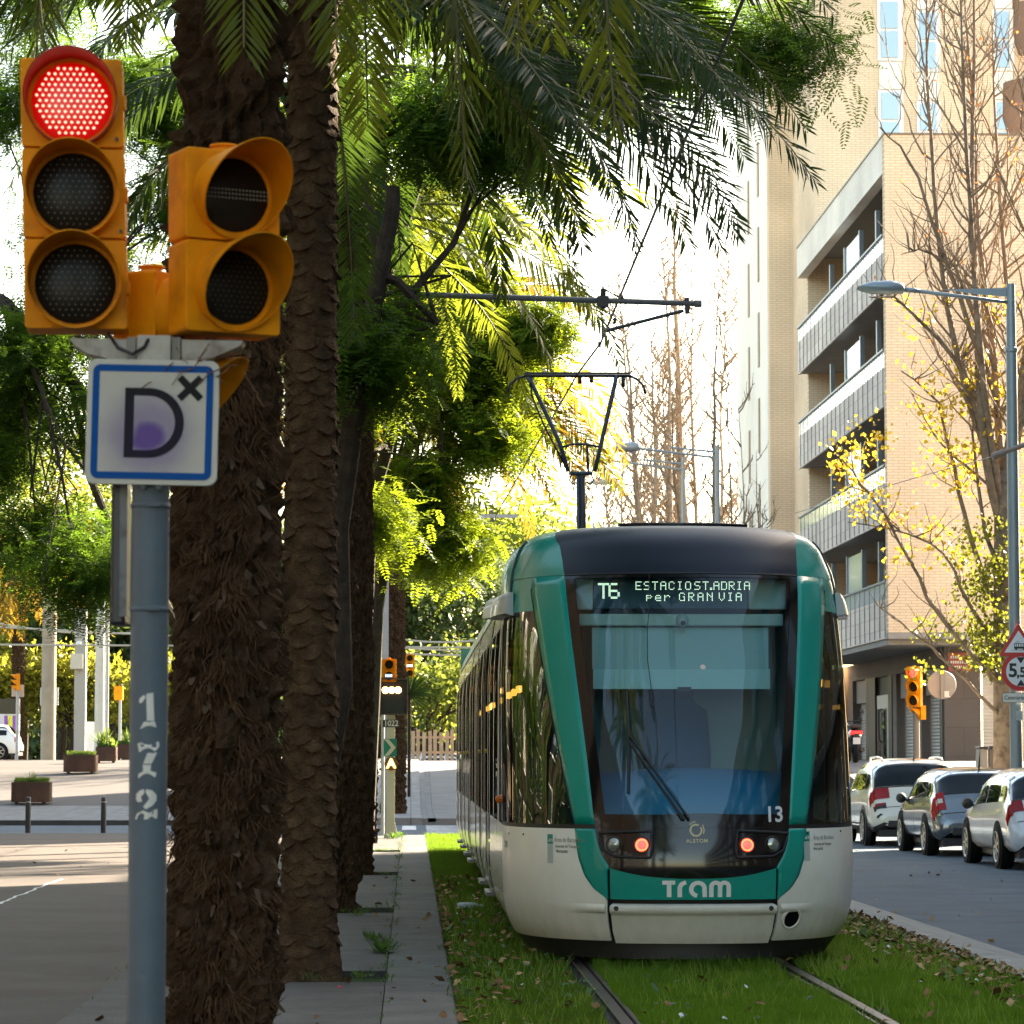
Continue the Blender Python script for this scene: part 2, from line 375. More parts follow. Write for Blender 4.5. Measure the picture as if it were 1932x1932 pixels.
# ================================================================== corner building
bX, bY0, bY1 = 12.2, 81.0, 99.6
GZ = 1.36
brkF = brickmat('peach_brick', (.80, .62, .43), (.76, .58, .395), (.60, .45, .30), .30, .075, rot=(R(90), 0, 0))
brkS = brickmat('peach_brick_side', (.80, .62, .43), (.76, .58, .395), (.60, .45, .30), .30, .075, rot=(R(90), R(90), 0))
wht = mat('white_render', (.86, .80, .69), .8, var=.06, vs=.6)
clad = brickmat('grey_cladding', (.74, .64, .54), (.62, .53, .45), (.50, .43, .37), .9, .34, rot=(R(90), R(90), 0), var=.1)
stone = brickmat('ground_stone', (.155, .13, .115), (.135, .115, .10), (.10, .085, .075), 1.1, .75, rot=(R(90), 0, 0), msize=.006)
stoneS = brickmat('ground_stone_side', (.20, .17, .145), (.18, .15, .13), (.13, .11, .095), 1.4, .8, rot=(R(90), R(90), 0), msize=.006)
shut = mat('shutter_metal', (.42, .40, .37), .5, metal=.3, var=.12, vs=2)
dkm = mat('dark_metal', (.018, .018, .02), .45)
grm = mat('grey_metal', (.16, .19, .22), .45, metal=.4)
glB = glassmat('window_glass', (.25, .32, .36), 1.6, .25, dark=(.02, .03, .04), boost=.25)
frost = mat('frosted_rail_glass', (.85, .88, .88), .10, spec=1.0, coat=.6)
bl = thing('apartment_building', 'tall peach brick apartment building with grey clad balconies above shuttered shops', 'building', (bX, bY0, 0))
def bp_(fn, name, m, par=None, **k):
    mb = MB(); fn(mb); return build(mb, name, m, par or bl, **k)
# upper block: front wall towards the street corner, top slab, back volumes
TOPZ = 17.55
def f(mb):
    mb.b2((bX, bY0, 4.66), (16.3, bY0+.35, TOPZ))                # brick face towards the camera
bp_(f, 'wall', brkF)
def f(mb):
    mb.b2((bX+.0, bY0+.352, TOPZ-.95), (bX+.3, bY1, TOPZ))     # parapet above the balconies
bp_(f, 'parapet', brickmat('pale_brick', (.88, .80, .68), (.85, .76, .64), (.70, .62, .52), .30, .075, rot=(R(90), R(90), 0)))
def f(mb):
    mb.b2((bX-.03, bY0-.03, TOPZ), (16.3, bY0+.42, TOPZ+.05)); mb.b2((bX-.03, bY0+.42, TOPZ), (bX+.4, bY1, TOPZ+.05))
bp_(f, 'coping', mat('coping_metal', (.22, .16, .11), .5))
def f(mb): mb.b2((bX+.3, bY0+.35, TOPZ-.35), (16.3, bY1, TOPZ-.3))
bp_(f, 'roof', mat('roof_deck', (.3, .28, .25), .9))
LV = [6.0, 9.0, 12.0, 15.0]                                     # rail tops
for z in LV:                                                    # balcony floors, cladding skirts
    def f(mb):
        mb.b2((bX+.06, bY0+.352, z-1.45), (bX+2.4, bY1, z-1.2))
    bp_(f, 'balcony_slab', mat('soffit', (.30, .28, .25), .85, var=.1))
    def f(mb): mb.b2((bX, bY0+.352, z-1.48), (bX+.055, bY1, z-.46))
    bp_(f, 'balcony_skirt', clad)
    def f(mb): mb.b2((bX+.02, bY0+.36, z-.455), (bX+.04, bY1-.05, z-.03))
    rr = bp_(f, 'railing', frost)
    def f(mb):
        mb.b2((bX-.035, bY0+.36, z-.03), (bX+.045, bY1, z+.02))
        yy = bY0+.5
        while yy < bY1: mb.b2((bX-.025, yy-.012, z-1.45), (bX-.005, yy+.012, z-.03)); yy += .92
    bp_(f, 'handrail', grm, rr)
def f(mb): mb.b2((bX+2.4, bY0+.352, 4.66), (bX+2.7, bY1, TOPZ-.3))
bp_(f, 'loggia_wall', brkS)
for z in [4.55, 7.55, 10.55, 13.55]:
    for yp in (84.9, 94.4, 88.1, 91.2):
        def f(mb): mb.b2((bX+.35, yp, z), (bX+.47, yp+.2, z+2.7))
        bp_(f, 'balcony_post', grm)
    def f(mb): mb.b2((bX+.39, 88.3, z+.2), (bX+.43, 91.2, z+2.65))
    bp_(f, 'glass_screen', frost)
    def f(mb):
        mb.b2((bX+2.3, 82.6, z+.02), (bX+2.396, 87.4, z+2.15))
    wi = bp_(f, 'window', dkm)
    def f(mb):
        for a in (82.7, 85.1): mb.b2((bX+2.27, a, z+.1), (bX+2.298, a+2.2, z+2.05))
    bp_(f, 'pane', glB, wi)
def f(mb): mb.b2((bX+.3, bY1-.3, 4.66), (bX+2.4, bY1, TOPZ-.3))
bp_(f, 'loggia_end_wall', brkF)
# soffit over the recessed ground floor
def f(mb): mb.b2((bX+.05, bY0+.36, 4.36), (16.3, bY1, 4.545))
bp_(f, 'soffit', mat('soffit', (.30, .28, .25), .85))
def f(mb): mb.b2((bX, bY0, 4.50), (16.3, bY0+.355, 4.655))
bp_(f, 'fascia', mat('soffit', (.30, .28, .25), .85))
# ground floor
sX, sY = 13.9, 82.9
doors = [('shutter', 96.9, 99.9), ('door', 92.3, 94.9), ('shutter', 87.6, 90.9), ('shutter', 83.3, 86.4)]
def f(mb):
    edges = [sY]; hs = 3.85
    for k, a, b in sorted(doors, key=lambda q: q[1]): edges += [a, b]
    edges.append(107)
    for i in range(0, len(edges), 2): mb.b2((sX, edges[i], GZ-.3), (sX+.4, edges[i+1], hs))
    mb.b2((sX, sY, hs), (sX+.4, 107, 4.36))
bp_(f, 'shopfront_wall', stoneS)
def f(mb): mb.b2((sX+.002, sY-.25, GZ-1), (14.85, sY, 4.36)); mb.b2((14.85, sY-.25, 4.0), (16.3, sY, 4.36))
bp_(f, 'corner_wall', stone)
def rshutter(x0, x1, y, z0, z1, M):
    mb = MB(); n = int((z1-z0)/.09); rows = []
    for i in range(n*4+1):
        z = z0+(z1-z0)*i/(n*4); dd = .022*abs(math.sin(math.pi*i/4)); rows.append([(x0, -dd, z), (x1, -dd, z)])
    mb.grid(rows); mb.V = [tuple(M @ Vector(v)) for v in mb.V]; return mb
for k, a, b in doors:
    if k == 'shutter':
        M = Matrix.Translation((sX+.28, 0, 0)) @ Matrix.Rotation(R(-90), 4, 'Z')
        mb = rshutter(-b+.02, -a-.02, 0, GZ-.25, 3.15, M)
        mb.b2((sX+.25, a, GZ-.3), (sX+.26, a+.01, GZ))
        build(mb, 'roller_shutter', shut, bl)
        def f(mb): mb.b2((sX+.12, a, 3.15), (sX+.3, b, 3.85))
        bp_(f, 'shutter_box', mat('shutter_box', (.24, .21, .19), .6))
        def f(mb): mb.b2((sX-.03, a-.45, GZ-.3), (sX+.1, a-.003, 3.85))
        bp_(f, 'pier', dkm)
def f(mb): mb.b2((sX+.1, 92.3, GZ-.3), (sX+.15, 94.9, 3.85)); mb.b2((sX-.03, 91.6, GZ-.3), (sX+.05, 92.3, 3.85)); mb.b2((sX-.03, 94.9, GZ-.3), (sX+.05, 96.4, 3.85))
bp_(f, 'door_surround', dkm)
def f(mb): mb.b2((sX, 92.45, GZ-.2), (sX+.098, 94.7, 3.3))
dr = bp_(f, 'door', mat('door_frame', (.55, .53, .47), .5))
def f(mb):
    mb.b2((sX-.03, 92.7, GZ), (sX-.003, 93.5, 2.9)); mb.b2((sX-.03, 93.7, GZ), (sX-.003, 94.5, 2.9))
bp_(f, 'pane', glB, dr)
def f(mb): mb.tube([(sX-.04, 93.55, 1.9), (sX-.12, 93.55, 2.0), (sX-.12, 93.55, 2.8), (sX-.04, 93.55, 2.9)], .025)
bp_(f, 'handle', dkm, dr)
for a, b in ((14.9, 16.25),):
    mb = rshutter(a+.02, b-.02, 0, GZ-.9, 4.0, Matrix.Translation((0, sY-.1, 0)))
    build(mb, 'roller_shutter', mat('cream_shutter', (.55, .50, .42), .55, var=.08), bl)
# street name plate on the corner
def f(mb): mb.b2((14.0, sY-.30, 3.72), (14.62, sY-.262, 4.2))
pl = bp_(f, 'street_plate', mat('plate_red', (.30, .035, .03), .4))
def f(mb):
    for z, a, b in ((4.08, 14.06, 14.3), (3.95, 14.06, 14.56), (3.82, 14.1, 14.5)):
        x = a
        while x < b: mb.b2((x, sY-.312, z-.035), (x+.035, sY-.301, z+.035)); x += .06
bp_(f, 'lettering', mat('sign_white', (.8, .8, .8), .4), pl)
# the tower behind
TZ = 36.0
def f(mb): mb.b2((12.9, 100.0, 4.5), (20, 101, TZ))
bp_(f, 'tower_wall', brkF)
def f(mb): mb.b2((12.9, 101.0, 0), (13.4, 106.6, TZ)); mb.b2((13.4, 101, 0), (20, 116, .5))
bp_(f, 'tower_side', brkS)
def f(mb): mb.b2((12.1, 106.6, 0), (13.4, 107, TZ))
bp_(f, 'tower_wing_wall', brkF)
def f(mb): mb.b2((12.08, 107.0, 0), (13.4, 117, TZ)); mb.b2((13.4, 107, 20), (20, 117, TZ-.1))
bp_(f, 'tower_white_side', wht)
for i in range(11):
    z = 3+i*3.0
    for y0 in (109.4, 112.6):
        def f(mb): mb.b2((12.04, y0, z-(.8 if y0 > 110 else 0)), (12.075, y0+.35, z+1.9-(.8 if y0 > 110 else 0)))
        bp_(f, 'slot_window', mat('slot_brown', (.34, .24, .15), .6))
wf = mat('window_frame_white', (.78, .76, .72), .5)
blueg = glassmat('sky_blue_glass', (.2, .3, .4), 1.6, .2, dark=(.10, .22, .36), boost=.2)
for px0, px1, off in ((1662, 1704, 0), (1735, 1775, -.35), (1880, 1915, -.3)):
    x0 = P(px0, 500, 100).x; x1 = P(px1, 500, 100).x
    for k in range(6):
        z = 17.9+off+k*2.95                                     # window sills
        def f(mb): mb.b2((x0-.05, 99.94, z-.1), (x1+.05, 100.0-.003, z+1.9))
        wi = bp_(f, 'window', wf)
        def f(mb):
            mb.b2((x0+.06, 99.90, z), (x1-.12, 99.937, z+.85)); mb.b2((x0+.06, 99.90, z+.95), (x1-.12, 99.937, z+1.8))
        bp_(f, 'pane', blueg, wi)
        def f(mb): mb.b2((x0, 99.95, z+1.93), (x1, 99.997, z+2.82))
        bp_(f, 'white_panel', wht)
# round brown balcony hoods high on the tower
for cx_, cz in ((P(1905, 200, 98.6).x, P(1905, 205, 98.6).z), (P(1925, 30, 98.6).x, P(1925, 45, 98.6).z)):
    def f(mb): mb.lathe([(.02, 1.2), (.95, 1.1), (1.0, 0), (.8, -.7), (.02, -.8)], (cx_+1.0, 100, cz), n=20)
    bp_(f, 'round_balcony', mat('balcony_brown', (.22, .14, .10), .7), smooth=True, angle=40)
# street side blocks that run beside the avenue before the corner (their shade covers tram and cars)
nb = thing('apartment_block', 'long shaded apartment block on the near side of the cross street', 'building', (14, 10, 0))
mb = MB(); mb.b2((14.0, -60, -.2), (26, 58.5, 17)); build(mb, 'wall', brickmat('block_brick', (.42, .30, .22), (.38, .27, .19), (.3, .22, .16), .3, .075, rot=(R(90), R(90), 0)), nb)
for fl in range(5):
    mb = MB(); m2 = MB(); m3 = MB()
    for k in range(24):
        y = -58+k*5.0
        mb.b2((13.95, y, .9+fl*3), (13.997, y+1.7, 2.9+fl*3))
        m2.b2((13.90, y+.08, .98+fl*3), (13.946, y+1.62, 2.82+fl*3))
    o = build(mb, 'window_frames', wf, nb); build(m2, 'panes', glB, o)
    m3.b2((13.2, -58, .55+fl*3), (13.998, 60, .75+fl*3)); build(m3, 'balcony_slab', mat('soffit', (.30, .28, .25), .85), nb)

# buildings on the other side of the plaza, outside the frame, that the tram's side windows mirror
ob_ = thing('apartment_block', 'sunlit block across the plaza, seen only as reflection in the tram windows', 'building', (-20, 20, 0))
mb = MB(); mb.b2((-30, -50, -.2), (-20, 92, 21)); build(mb, 'wall', brickmat('block_render', (.035, .026, .018), (.03, .022, .016), (.03, .02, .015), .3, .075, rot=(R(90), R(90), 0)), ob_)
for fl in range(3):
    mb = MB(); m2 = MB()
    for k in range(28):
        y = -48+k*5.0
        mb.b2((-19.99, y, .9+fl*3), (-19.93, y+2.4, 2.9+fl*3)); m2.b2((-19.925, y+.1, 1+fl*3), (-19.9, y+2.3, 2.8+fl*3))
    o = build(mb, 'window_frames', wf, ob_); build(m2, 'panes', glB, o)
# ================================================================== tram
TX, TY = 2.035, 22.9
PROF = [(.12, 1.20, .16), (.22, 1.26, .10), (.30, 1.29, .07), (.45, 1.315, .02), (.70, 1.325, .0), (1.0, 1.325, .04), (1.5, 1.325, .17), (2.0, 1.325, .35), (2.3, 1.318, .47),
        (2.63, 1.30, .60), (2.9, 1.268, .75), (3.02, 1.235, .84), (3.11, 1.205, .92), (3.18, 1.155, 1.02), (3.23, 1.085, 1.15), (3.26, .99, 1.35), (3.275, .7, 1.7), (3.28, .02, 2.2)]
PZ = np.array([p[0] for p in PROF]); PW = np.array([p[1] for p in PROF]); PD = np.array([p[2] for p in PROF])
def smooth_tab(tab, z):                # catmull-rom through the table
    i = int(np.searchsorted(PZ, z))-1; i = max(0, min(len(PZ)-2, i))
    t = (z-PZ[i])/(PZ[i+1]-PZ[i]); t = max(0, min(1, t))
    def sl(k):
        if k <= 0: return (tab[1]-tab[0])/(PZ[1]-PZ[0])
        if k >= len(PZ)-1: return (tab[-1]-tab[-2])/(PZ[-1]-PZ[-2])
        a = (tab[k]-tab[k-1])/(PZ[k]-PZ[k-1]); b = (tab[k+1]-tab[k])/(PZ[k+1]-PZ[k])
        return 0 if a*b <= 0 else 2*a*b/(a+b)
    h = PZ[i+1]-PZ[i]; m0 = sl(i)*h; m1 = sl(i+1)*h
    return (2*t**3-3*t**2+1)*tab[i]+(t**3-2*t**2+t)*m0+(-2*t**3+3*t**2)*tab[i+1]+(t**3-t**2)*m1
PEX = 2.35
def S(u, z):                           # surface point of the cab; u signed: 0 nose, +-1 start of the flat side, beyond: metres back
    a = abs(u); sg = 1 if u >= 0 else -1
    W = smooth_tab(PW, z); D = smooth_tab(PD, z); N = 1.55*min(1, W/1.2)
    if a <= 1:
        th = a*math.pi/2; x = W*math.sin(th)**(2/PEX); d = D+N*(1-max(0, math.cos(th))**(2/PEX))
    else: x = W; d = D+N+(a-1)
    return Vector((TX+sg*x, TY+d, z))
def SN(u, z):
    e = .004
    a = S(u+e, z)-S(u-e, z); b = S(u, z+e)-S(u, z-e)
    n = a.cross(b); n.normalize(); return n
def proj(p):
    v = p-Vector((0, 0, HC)); k = FPX/v.dot(FW); return 966+v.dot(RT)*k, 966-v.dot(UP)*k
def uz(px, py, u0=None, z0=None):      # invert the projection on the cab surface
    side = -1
    if z0 is None: z0 = min(3.2, max(.15, 1.5+(1427-py)/250))
    if u0 is None:
        best = None
        for i in range(-140, 141):
            u = i/100; q = proj(S(u, z0)); n = SN(u if u else .001, z0)
            if n.dot(S(u, z0)-Vector((0, 0, HC))) > .02: continue
            e = (q[0]-px)**2
            if best is None or e < best[0]: best = (e, u)
        u0 = best[1] if best else 0
    u, z = u0, z0
    for _ in range(25):
        q = proj(S(u, z)); e = 1e-4
        qu = proj(S(u+e, z)); qz = proj(S(u, z+e))
        a, b, c, d = (qu[0]-q[0])/e, (qz[0]-q[0])/e, (qu[1]-q[1])/e, (qz[1]-q[1])/e
        det = a*d-b*c
        if abs(det) < 1e-3: break
        rx, ry = px-q[0], py-q[1]
        du = (rx*d-b*ry)/det; dz = (a*ry-c*rx)/det
        u += max(-.08, min(.08, du)); z += max(-.15, min(.15, dz)); z = max(.13, min(3.27, z))
        if abs(rx)+abs(ry) < .01: break
    return u, z
def interp(pts, t):                    # pts with t in first place
    if t <= pts[0][0]: return pts[0][1]
    for a, b in zip(pts, pts[1:]):
        if t <= b[0]: return a[1]+(b[1]-a[1])*(t-a[0])/(b[0]-a[0])
    return pts[-1][1]
def curve(pts):                        # list of (px,py) -> list of (z,u) sorted by z
    r = []
    for px, py in pts:
        u, z = uz(px, py); r.append((z, u))
    return sorted(r)
def patch(mb, ua, ub, z0, z1, nz, nu, off=0.0, thick=0.0):
    """surface patch between two boundary curves u = ua(z), ub(z)"""
    rows = []
    for i in range(nz+1):
        z = z0+(z1-z0)*i/nz; A = ua(z) if callable(ua) else ua; B = ub(z) if callable(ub) else ub; row = []
        for j in range(nu+1):
            u = A+(B-A)*j/nu
            p = S(u, z)
            if off: p = p+SN(u, z)*off
            row.append(p)
        rows.append(row)
    if thick:                              # turned-in rim all round
        def inn(r): return [p for p in r]
        rim = []
        for i, row in enumerate(rows):
            z = z0+(z1-z0)*i/nz; A = ua(z) if callable(ua) else ua; B = ub(z) if callable(ub) else ub
            rows[i] = [row[0]-SN(A, z)*thick]+row+[row[-1]-SN(B, z)*thick]
        zb = z0; zt = z1
        def low(row, z):
            A = ua(z) if callable(ua) else ua; B = ub(z) if callable(ub) else ub; n = len(row)
            out = []
            for j, p in enumerate(row):
                if j in (0, n-1): out.append(p); continue
                u = A+(B-A)*(j-1)/(n-3); out.append(p-SN(u, z)*thick)
            return out
        rows = [low(rows[0], z0)]+rows+[low(rows[-1], z1)]
    mb.grid(rows); return mb
tram = thing('tram', 'green and white low-floor tram with black roof band coming along the grass track', 'tram', (TX, TY+14, 0))
gr = mat('tram_green', (.0, .29, .225), .26, var=.05, vs=.8, spec=.35, coat=.25)
wh = mat('tram_white', (.88, .84, .74), .30, var=.04, vs=1.2, spec=.4, coat=.25, second=(.80, .76, .66), sc2=2.2)
def grime(m, z0, z1, col=(.20, .17, .13), amt=.55):
    nt = m.node_tree; b = nt.nodes['Principled BSDF']; lk = b.inputs['Base Color'].links[0]; src = lk.from_socket
    tc = nd(nt, 'ShaderNodeTexCoord'); sp_ = nd(nt, 'ShaderNodeSeparateXYZ'); nt.links.new(tc.outputs['Object'], sp_.inputs[0])
    mp = nd(nt, 'ShaderNodeMapping'); mp.inputs['Scale'].default_value = (9, 9, 1.6); n = nd(nt, 'ShaderNodeTexNoise'); n.inputs['Scale'].default_value = 1.4; n.inputs['Detail'].default_value = 7
    nt.links.new(tc.outputs['Object'], mp.inputs[0]); nt.links.new(mp.outputs[0], n.inputs['Vector'])
    r = nd(nt, 'ShaderNodeMapRange'); r.inputs[1].default_value = z0; r.inputs[2].default_value = z1; r.inputs[3].default_value = 1; r.inputs[4].default_value = .06
    nt.links.new(sp_.outputs[2], r.inputs[0]); mu = nd(nt, 'ShaderNodeMath', operation='MULTIPLY'); nt.links.new(r.outputs[0], mu.inputs[0]); nt.links.new(n.outputs['Fac'], mu.inputs[1])
    m2 = nd(nt, 'ShaderNodeMath', operation='MULTIPLY', use_clamp=True); m2.inputs[1].default_value = amt*2; nt.links.new(mu.outputs[0], m2.inputs[0])
    mx = nd(nt, 'ShaderNodeMix', data_type='RGBA'); mx.inputs[7].default_value = (*col, 1); nt.links.new(src, mx.inputs[6]); nt.links.new(m2.outputs[0], mx.inputs[0]); nt.links.new(mx.outputs[2], b.inputs['Base Color'])
grime(wh, .15, .65, amt=.22); grime(gr, .3, 1.2, amt=.07)
bk = mat('tram_black', (.007, .013, .026), .45, spec=.25, coat=.05, var=.1)
blk = mat('black_rubber', (.012, .012, .013), .55)
glossblk = mat('gloss_black', (.007, .007, .008), .10, spec=.45, coat=.15)
alu = mat('brushed_aluminium', (.66, .63, .58), .34, metal=.35, var=.08, vs=2)
gw = glassmat('windshield_glass', (.60, .82, .86), 1.48, 1.0, boost=.0)
gs = glassmat('side_glass', (.13, .165, .155), 1.35, .9, boost=.01, cap=.13)
# ---- outlines read off the photograph on the near side, kept as curves on the body and mirrored
W_in = curve([(1066, 1086), (1072, 1150), (1083, 1240), (1095, 1330), (1109, 1440), (1122, 1556)])      # windshield edge
G_out = curve([(1003, 1112), (1012, 1170), (1025, 1250), (1045, 1360), (1065, 1460), (1085, 1556)])     # outer edge of green pillar
G_top = curve([(1053, 1003), (1057, 1030), (1062, 1060), (1066, 1086)])                                  # roof band edge
L_in = curve([(1123, 1563), (1128, 1590), (1137, 1615), (1152, 1638)])
L_out = curve([(1085, 1563), (1087, 1590), (1092, 1620), (1103, 1652), (1120, 1676), (1150, 1699)])
uW = lambda z: interp(W_in, z); uG = lambda z: interp(G_out, z); uT = lambda z: interp(G_top, z)
uLi = lambda z: interp(L_in, z); uLo = lambda z: interp(L_out, z)
zWt = W_in[-1][0]; zWb = W_in[0][0]; uS = L_in[0][1]                                                     # seam of the centre panels
zS = uz(1152, 1699)[1]; uSeam = uz(1152, 1699)[1-1]
zMb = L_in[0][0]
0 and print('cab', zWt, zWb, zS, zMb, uSeam, L_in, L_out[0], G_out[-1])
zGl = L_out[0][0]
def mir(f): return lambda z: -f(z)
MIR = lambda fa, fb: ((fa, fb), (mir(fb), mir(fa)))
SEAM = abs(uSeam)
g2 = .006
# windshield
mb = MB(); patch(mb, lambda z: uW(z)+.008, lambda z: -uW(z)-.008, zWb+.0, zWt, 26, 28)
ws = build(mb, 'windshield', gw, tram, smooth=True)
mb = MB()
for s in (-1, 1):
    patch(mb, (lambda z, s=s: s*abs(uW(z))-.0), (lambda z, s=s: s*(abs(uW(z))-.045)), zWb, zWt, 24, 2, off=.003)
patch(mb, uW, mir(uW), zWb-.02, zWb+.075, 3, 26, off=.0035)
patch(mb, uW, mir(uW), zWt-.03, zWt, 2, 26, off=.0035)
build(mb, 'windshield_border', glossblk, ws, smooth=True)
# green pillars (solid panels with turned-in rims) from window sill to roof shoulder
for a, b in MIR(uG, uW):
    mb = MB(); patch(mb, a, b, zWb+.002, zWt, 26, 5, off=.004, thick=.03); build(mb, 'pillar', gr, tram, smooth=True)
# shoulder: from the top of the pillar over the roof edge
zP = G_out[-1][0]
for sgn in (1, -1):
    fa = lambda z: sgn*-1*(abs(uT(max(z, zWt))) if z > zWt else abs(uT(zWt)))
    fb = lambda z: sgn*-1*(1.0+.55*sst(zWt-.25, 3.15, z)+.0)
    mb = MB(); patch(mb, fa, fb, zWt+.004, 3.268, 14, 14, off=.003); build(mb, 'roof_shoulder', gr, tram, smooth=True)
    # bulge over the side window
    fc = lambda z: sgn*-1*abs(interp(G_out, z))
    fd = lambda z: sgn*-1*(1.0+.9)
    mb = MB(); patch(mb, fc, fd, zP-.0, zWt, 4, 16, off=.003); build(mb, 'shoulder_panel', gr, tram, smooth=True)
    # dark recess line behind the shoulder, and the bulged green fairing on it
    mb = MB()
    rows = []
    for i in range(13):
        z = 2.70+(3.17-2.70)*i/12; row = []
        for j in range(13):
            uu = sgn*-1*(.86+.62*j/12); n = SN(uu, z)
            b_ = math.sin(math.pi*i/12)**.6*math.sin(math.pi*j/12)**.6
            row.append(S(uu, z)+n*(.004+.05*b_))
        rows.append(row)
    mb.grid(rows); build(mb, 'roof_fairing', gr, tram, smooth=True)
    mb = MB(); rows = []
    pts = [S(sgn*-1*(.845+.02*math.sin(i/12*math.pi)), 2.72+.46*i/12)+SN(sgn*-1*.85, 2.72+.46*i/12)*.006 for i in range(13)]
    mb.tube(pts, .012, 6); build(mb, 'fairing_gap', blk, tram, smooth=True)
# roof band between the shoulders
mb = MB(); patch(mb, uT, mir(uT), zWt+.004, 3.274, 18, 26, off=.004); patch(mb, lambda z: -1.0, lambda z: 1.0, 3.2735, 3.2795, 3, 20)
build(mb, 'roof_band', bk, tram, smooth=True)
for zz, wd in ((3.262, .75), (3.272, .86)):
    mb = MB(); pts = []
    for i in range(17):
        u = -.50*wd+wd*i/16*1.0; pts.append(S(u*.8+.04, zz)+SN(u*.8+.04, zz)*.014)
    mb.tube(pts, .014, 6); build(mb, 'roof_rib', glossblk, tram, smooth=True)
mb = MB(); pts = []
for i in range(31):
    u = uT(zWt)+(-2*uT(zWt))*i/30; pts.append(S(u, zWt)+SN(u, zWt)*.002)
mb.tube(pts, .009, 5); build(mb, 'roof_seam', blk, tram)
# black mask with the headlamps
ms = MB()
nu = 32
rows = []
zt = zWb-.022
um = abs(uLi(zt))
for i in range(15):
    row = []
    t = i/14
    for j in range(nu+1):
        k = -1+2*j/nu
        # lower edge bows down to the middle; outer edge follows the green frame
        zb = .625+(zMb+.002-.625)*abs(k)**2.2
        z = zb+(zt-zb)*t
        ue = abs(interp(L_in, z)); row.append(S(k*ue, z)+SN(k*ue if k else .001, z)*.006)
    rows.append(row)
ms.grid(rows); msk = build(ms, 'headlamp_mask', glossblk, tram, smooth=True)
# lower green frame left and right
for sgn in (-1, 1):
    fo = lambda z: sgn*abs(interp(L_out, z)); fi = lambda z: sgn*(abs(interp(L_in, z)) if z > zMb else SEAM+.012)
    mb = MB(); patch(mb, fo, fi, zS+.006, zWb-.03, 22, 6, off=.004, thick=.02); build(mb, 'green_frame', gr, tram, smooth=True)
# centre green panel with the lettering
mb = MB(); rows = []
for i in range(8):
    row = []
    for j in range(29):
        k = -1+2*j/28; ztp = .628+(zMb+.0-.628)*abs(k)**2.2
        z = zS+.01+(ztp-zS-.01)*i/7; row.append(S(k*SEAM, z)+SN(k*SEAM if k else .001, z)*.004)
    rows.append(row)
mb.grid(rows); build(mb, 'front_panel', gr, tram, smooth=True)
# bumper, with rolled top edge
mb = MB(); rows = []
for i, (z, o_) in enumerate([(.155, -.03), (.16, .012), (.25, .02), (.36, .022), (.375, .026), (.39, .045), (.415, .05), (.432, .045), (.438, .02), (.438, -.03)]):
    rows.append([S(SEAM*.985*(-1+2*j/24), z)+SN(SEAM*.985*(-1+2*j/24)+.0001, z)*o_ for j in range(25)])
mb.grid(rows); build(mb, 'bumper', wh, tram, smooth=True, angle=50)
for s in (-1, 1): mb = MB(); mb.cyl(S(s*SEAM*.93, .41)+Vector((0, -.06, 0)), S(s*SEAM*.93, .41)+Vector((0, .02, 0)), .018, n=12); build(mb, 'bumper_screw', blk, tram)
# white corner panels
zc = zWb-.03
for sgn in (-1, 1):
    fo = lambda z: sgn*(1.0+.30)
    fi = lambda z: sgn*((abs(interp(L_out, z)) if z > zS+.006 else SEAM+.014))
    fi2 = lambda z: sgn*max(abs(interp(L_out, z)) if z > zS+.006 else 0, SEAM+.014)
    mb = MB(); patch(mb, fi2, fo, .17, zc, 30, 26, off=.002, thick=.02)
    cp = build(mb, 'corner_panel', wh, tram, smooth=True, angle=60)
    # swage crease
    mb = MB(); rows = []
    for i in range(7):
        zz = .37+.07*i/6; rows.append([S(sgn*(SEAM+.02+.16*j/14), zz)+SN(sgn*(SEAM+.02+.16*j/14), zz)*(.004+.022*math.sin(math.pi*i/6)*(1-j/14)) for j in range(15)])
    mb.grid(rows); build(mb, 'crease', wh, cp, smooth=True)
    # black sill line under the side window
    mb = MB(); patch(mb, lambda z: sgn*(abs(interp(L_in, zc))), lambda z: sgn*1.30, zc-.004, zWb+.0, 1, 24, off=.001); build(mb, 'sill_gap', blk, tram)
    # seam behind the cab
    mb = MB(); patch(mb, lambda z: sgn*1.302, lambda z: sgn*1.33, .17, 2.62, 20, 1, off=.002); build(mb, 'cab_seam', blk, tram)
# fog lamp hole
u0, z0 = uz(1492, 1732)
c = S(u0, z0); n = SN(u0, z0)
mb = MB(); mb.lathe([(.088, .001), (.082, .016), (.070, .016), (.066, .006)], c, n, 28); tw = build(mb, 'towing_socket', wh, tram, smooth=True)
mb = MB(); mb.lathe([(.067, .008), (.045, .010), (.0, .011)], c, n, 24); build(mb, 'socket_plug', mat('hole_black', (.004, .004, .004), .7), tw, smooth=True)
# under skirt
mb = MB()
rows = []
for z, k in ((.04, .90), (.17, .985)):
    rows.append([Vector((TX+(S(u, .2).x-TX)*k, S(u, .2).y+.06, z)) for u in [(-1.3+2.6*j/40) for j in range(41)]])
mb.grid(rows); build(mb, 'under_skirt', mat('skirt_dark', (.014, .013, .012), .55, var=.3), tram, smooth=True)
# inner dark body behind the panels so seams read black
mb = MB(); rows = []
for i in range(12):
    z = .1+(zWb-.02-.1)*i/11; rows.append([S(u, z)-SN(u+.0001, z)*.045 for u in [(-1.3+2.6*j/40) for j in range(41)]])
mb.grid(rows); build(mb, 'inner_shell', blk, tram, smooth=True)
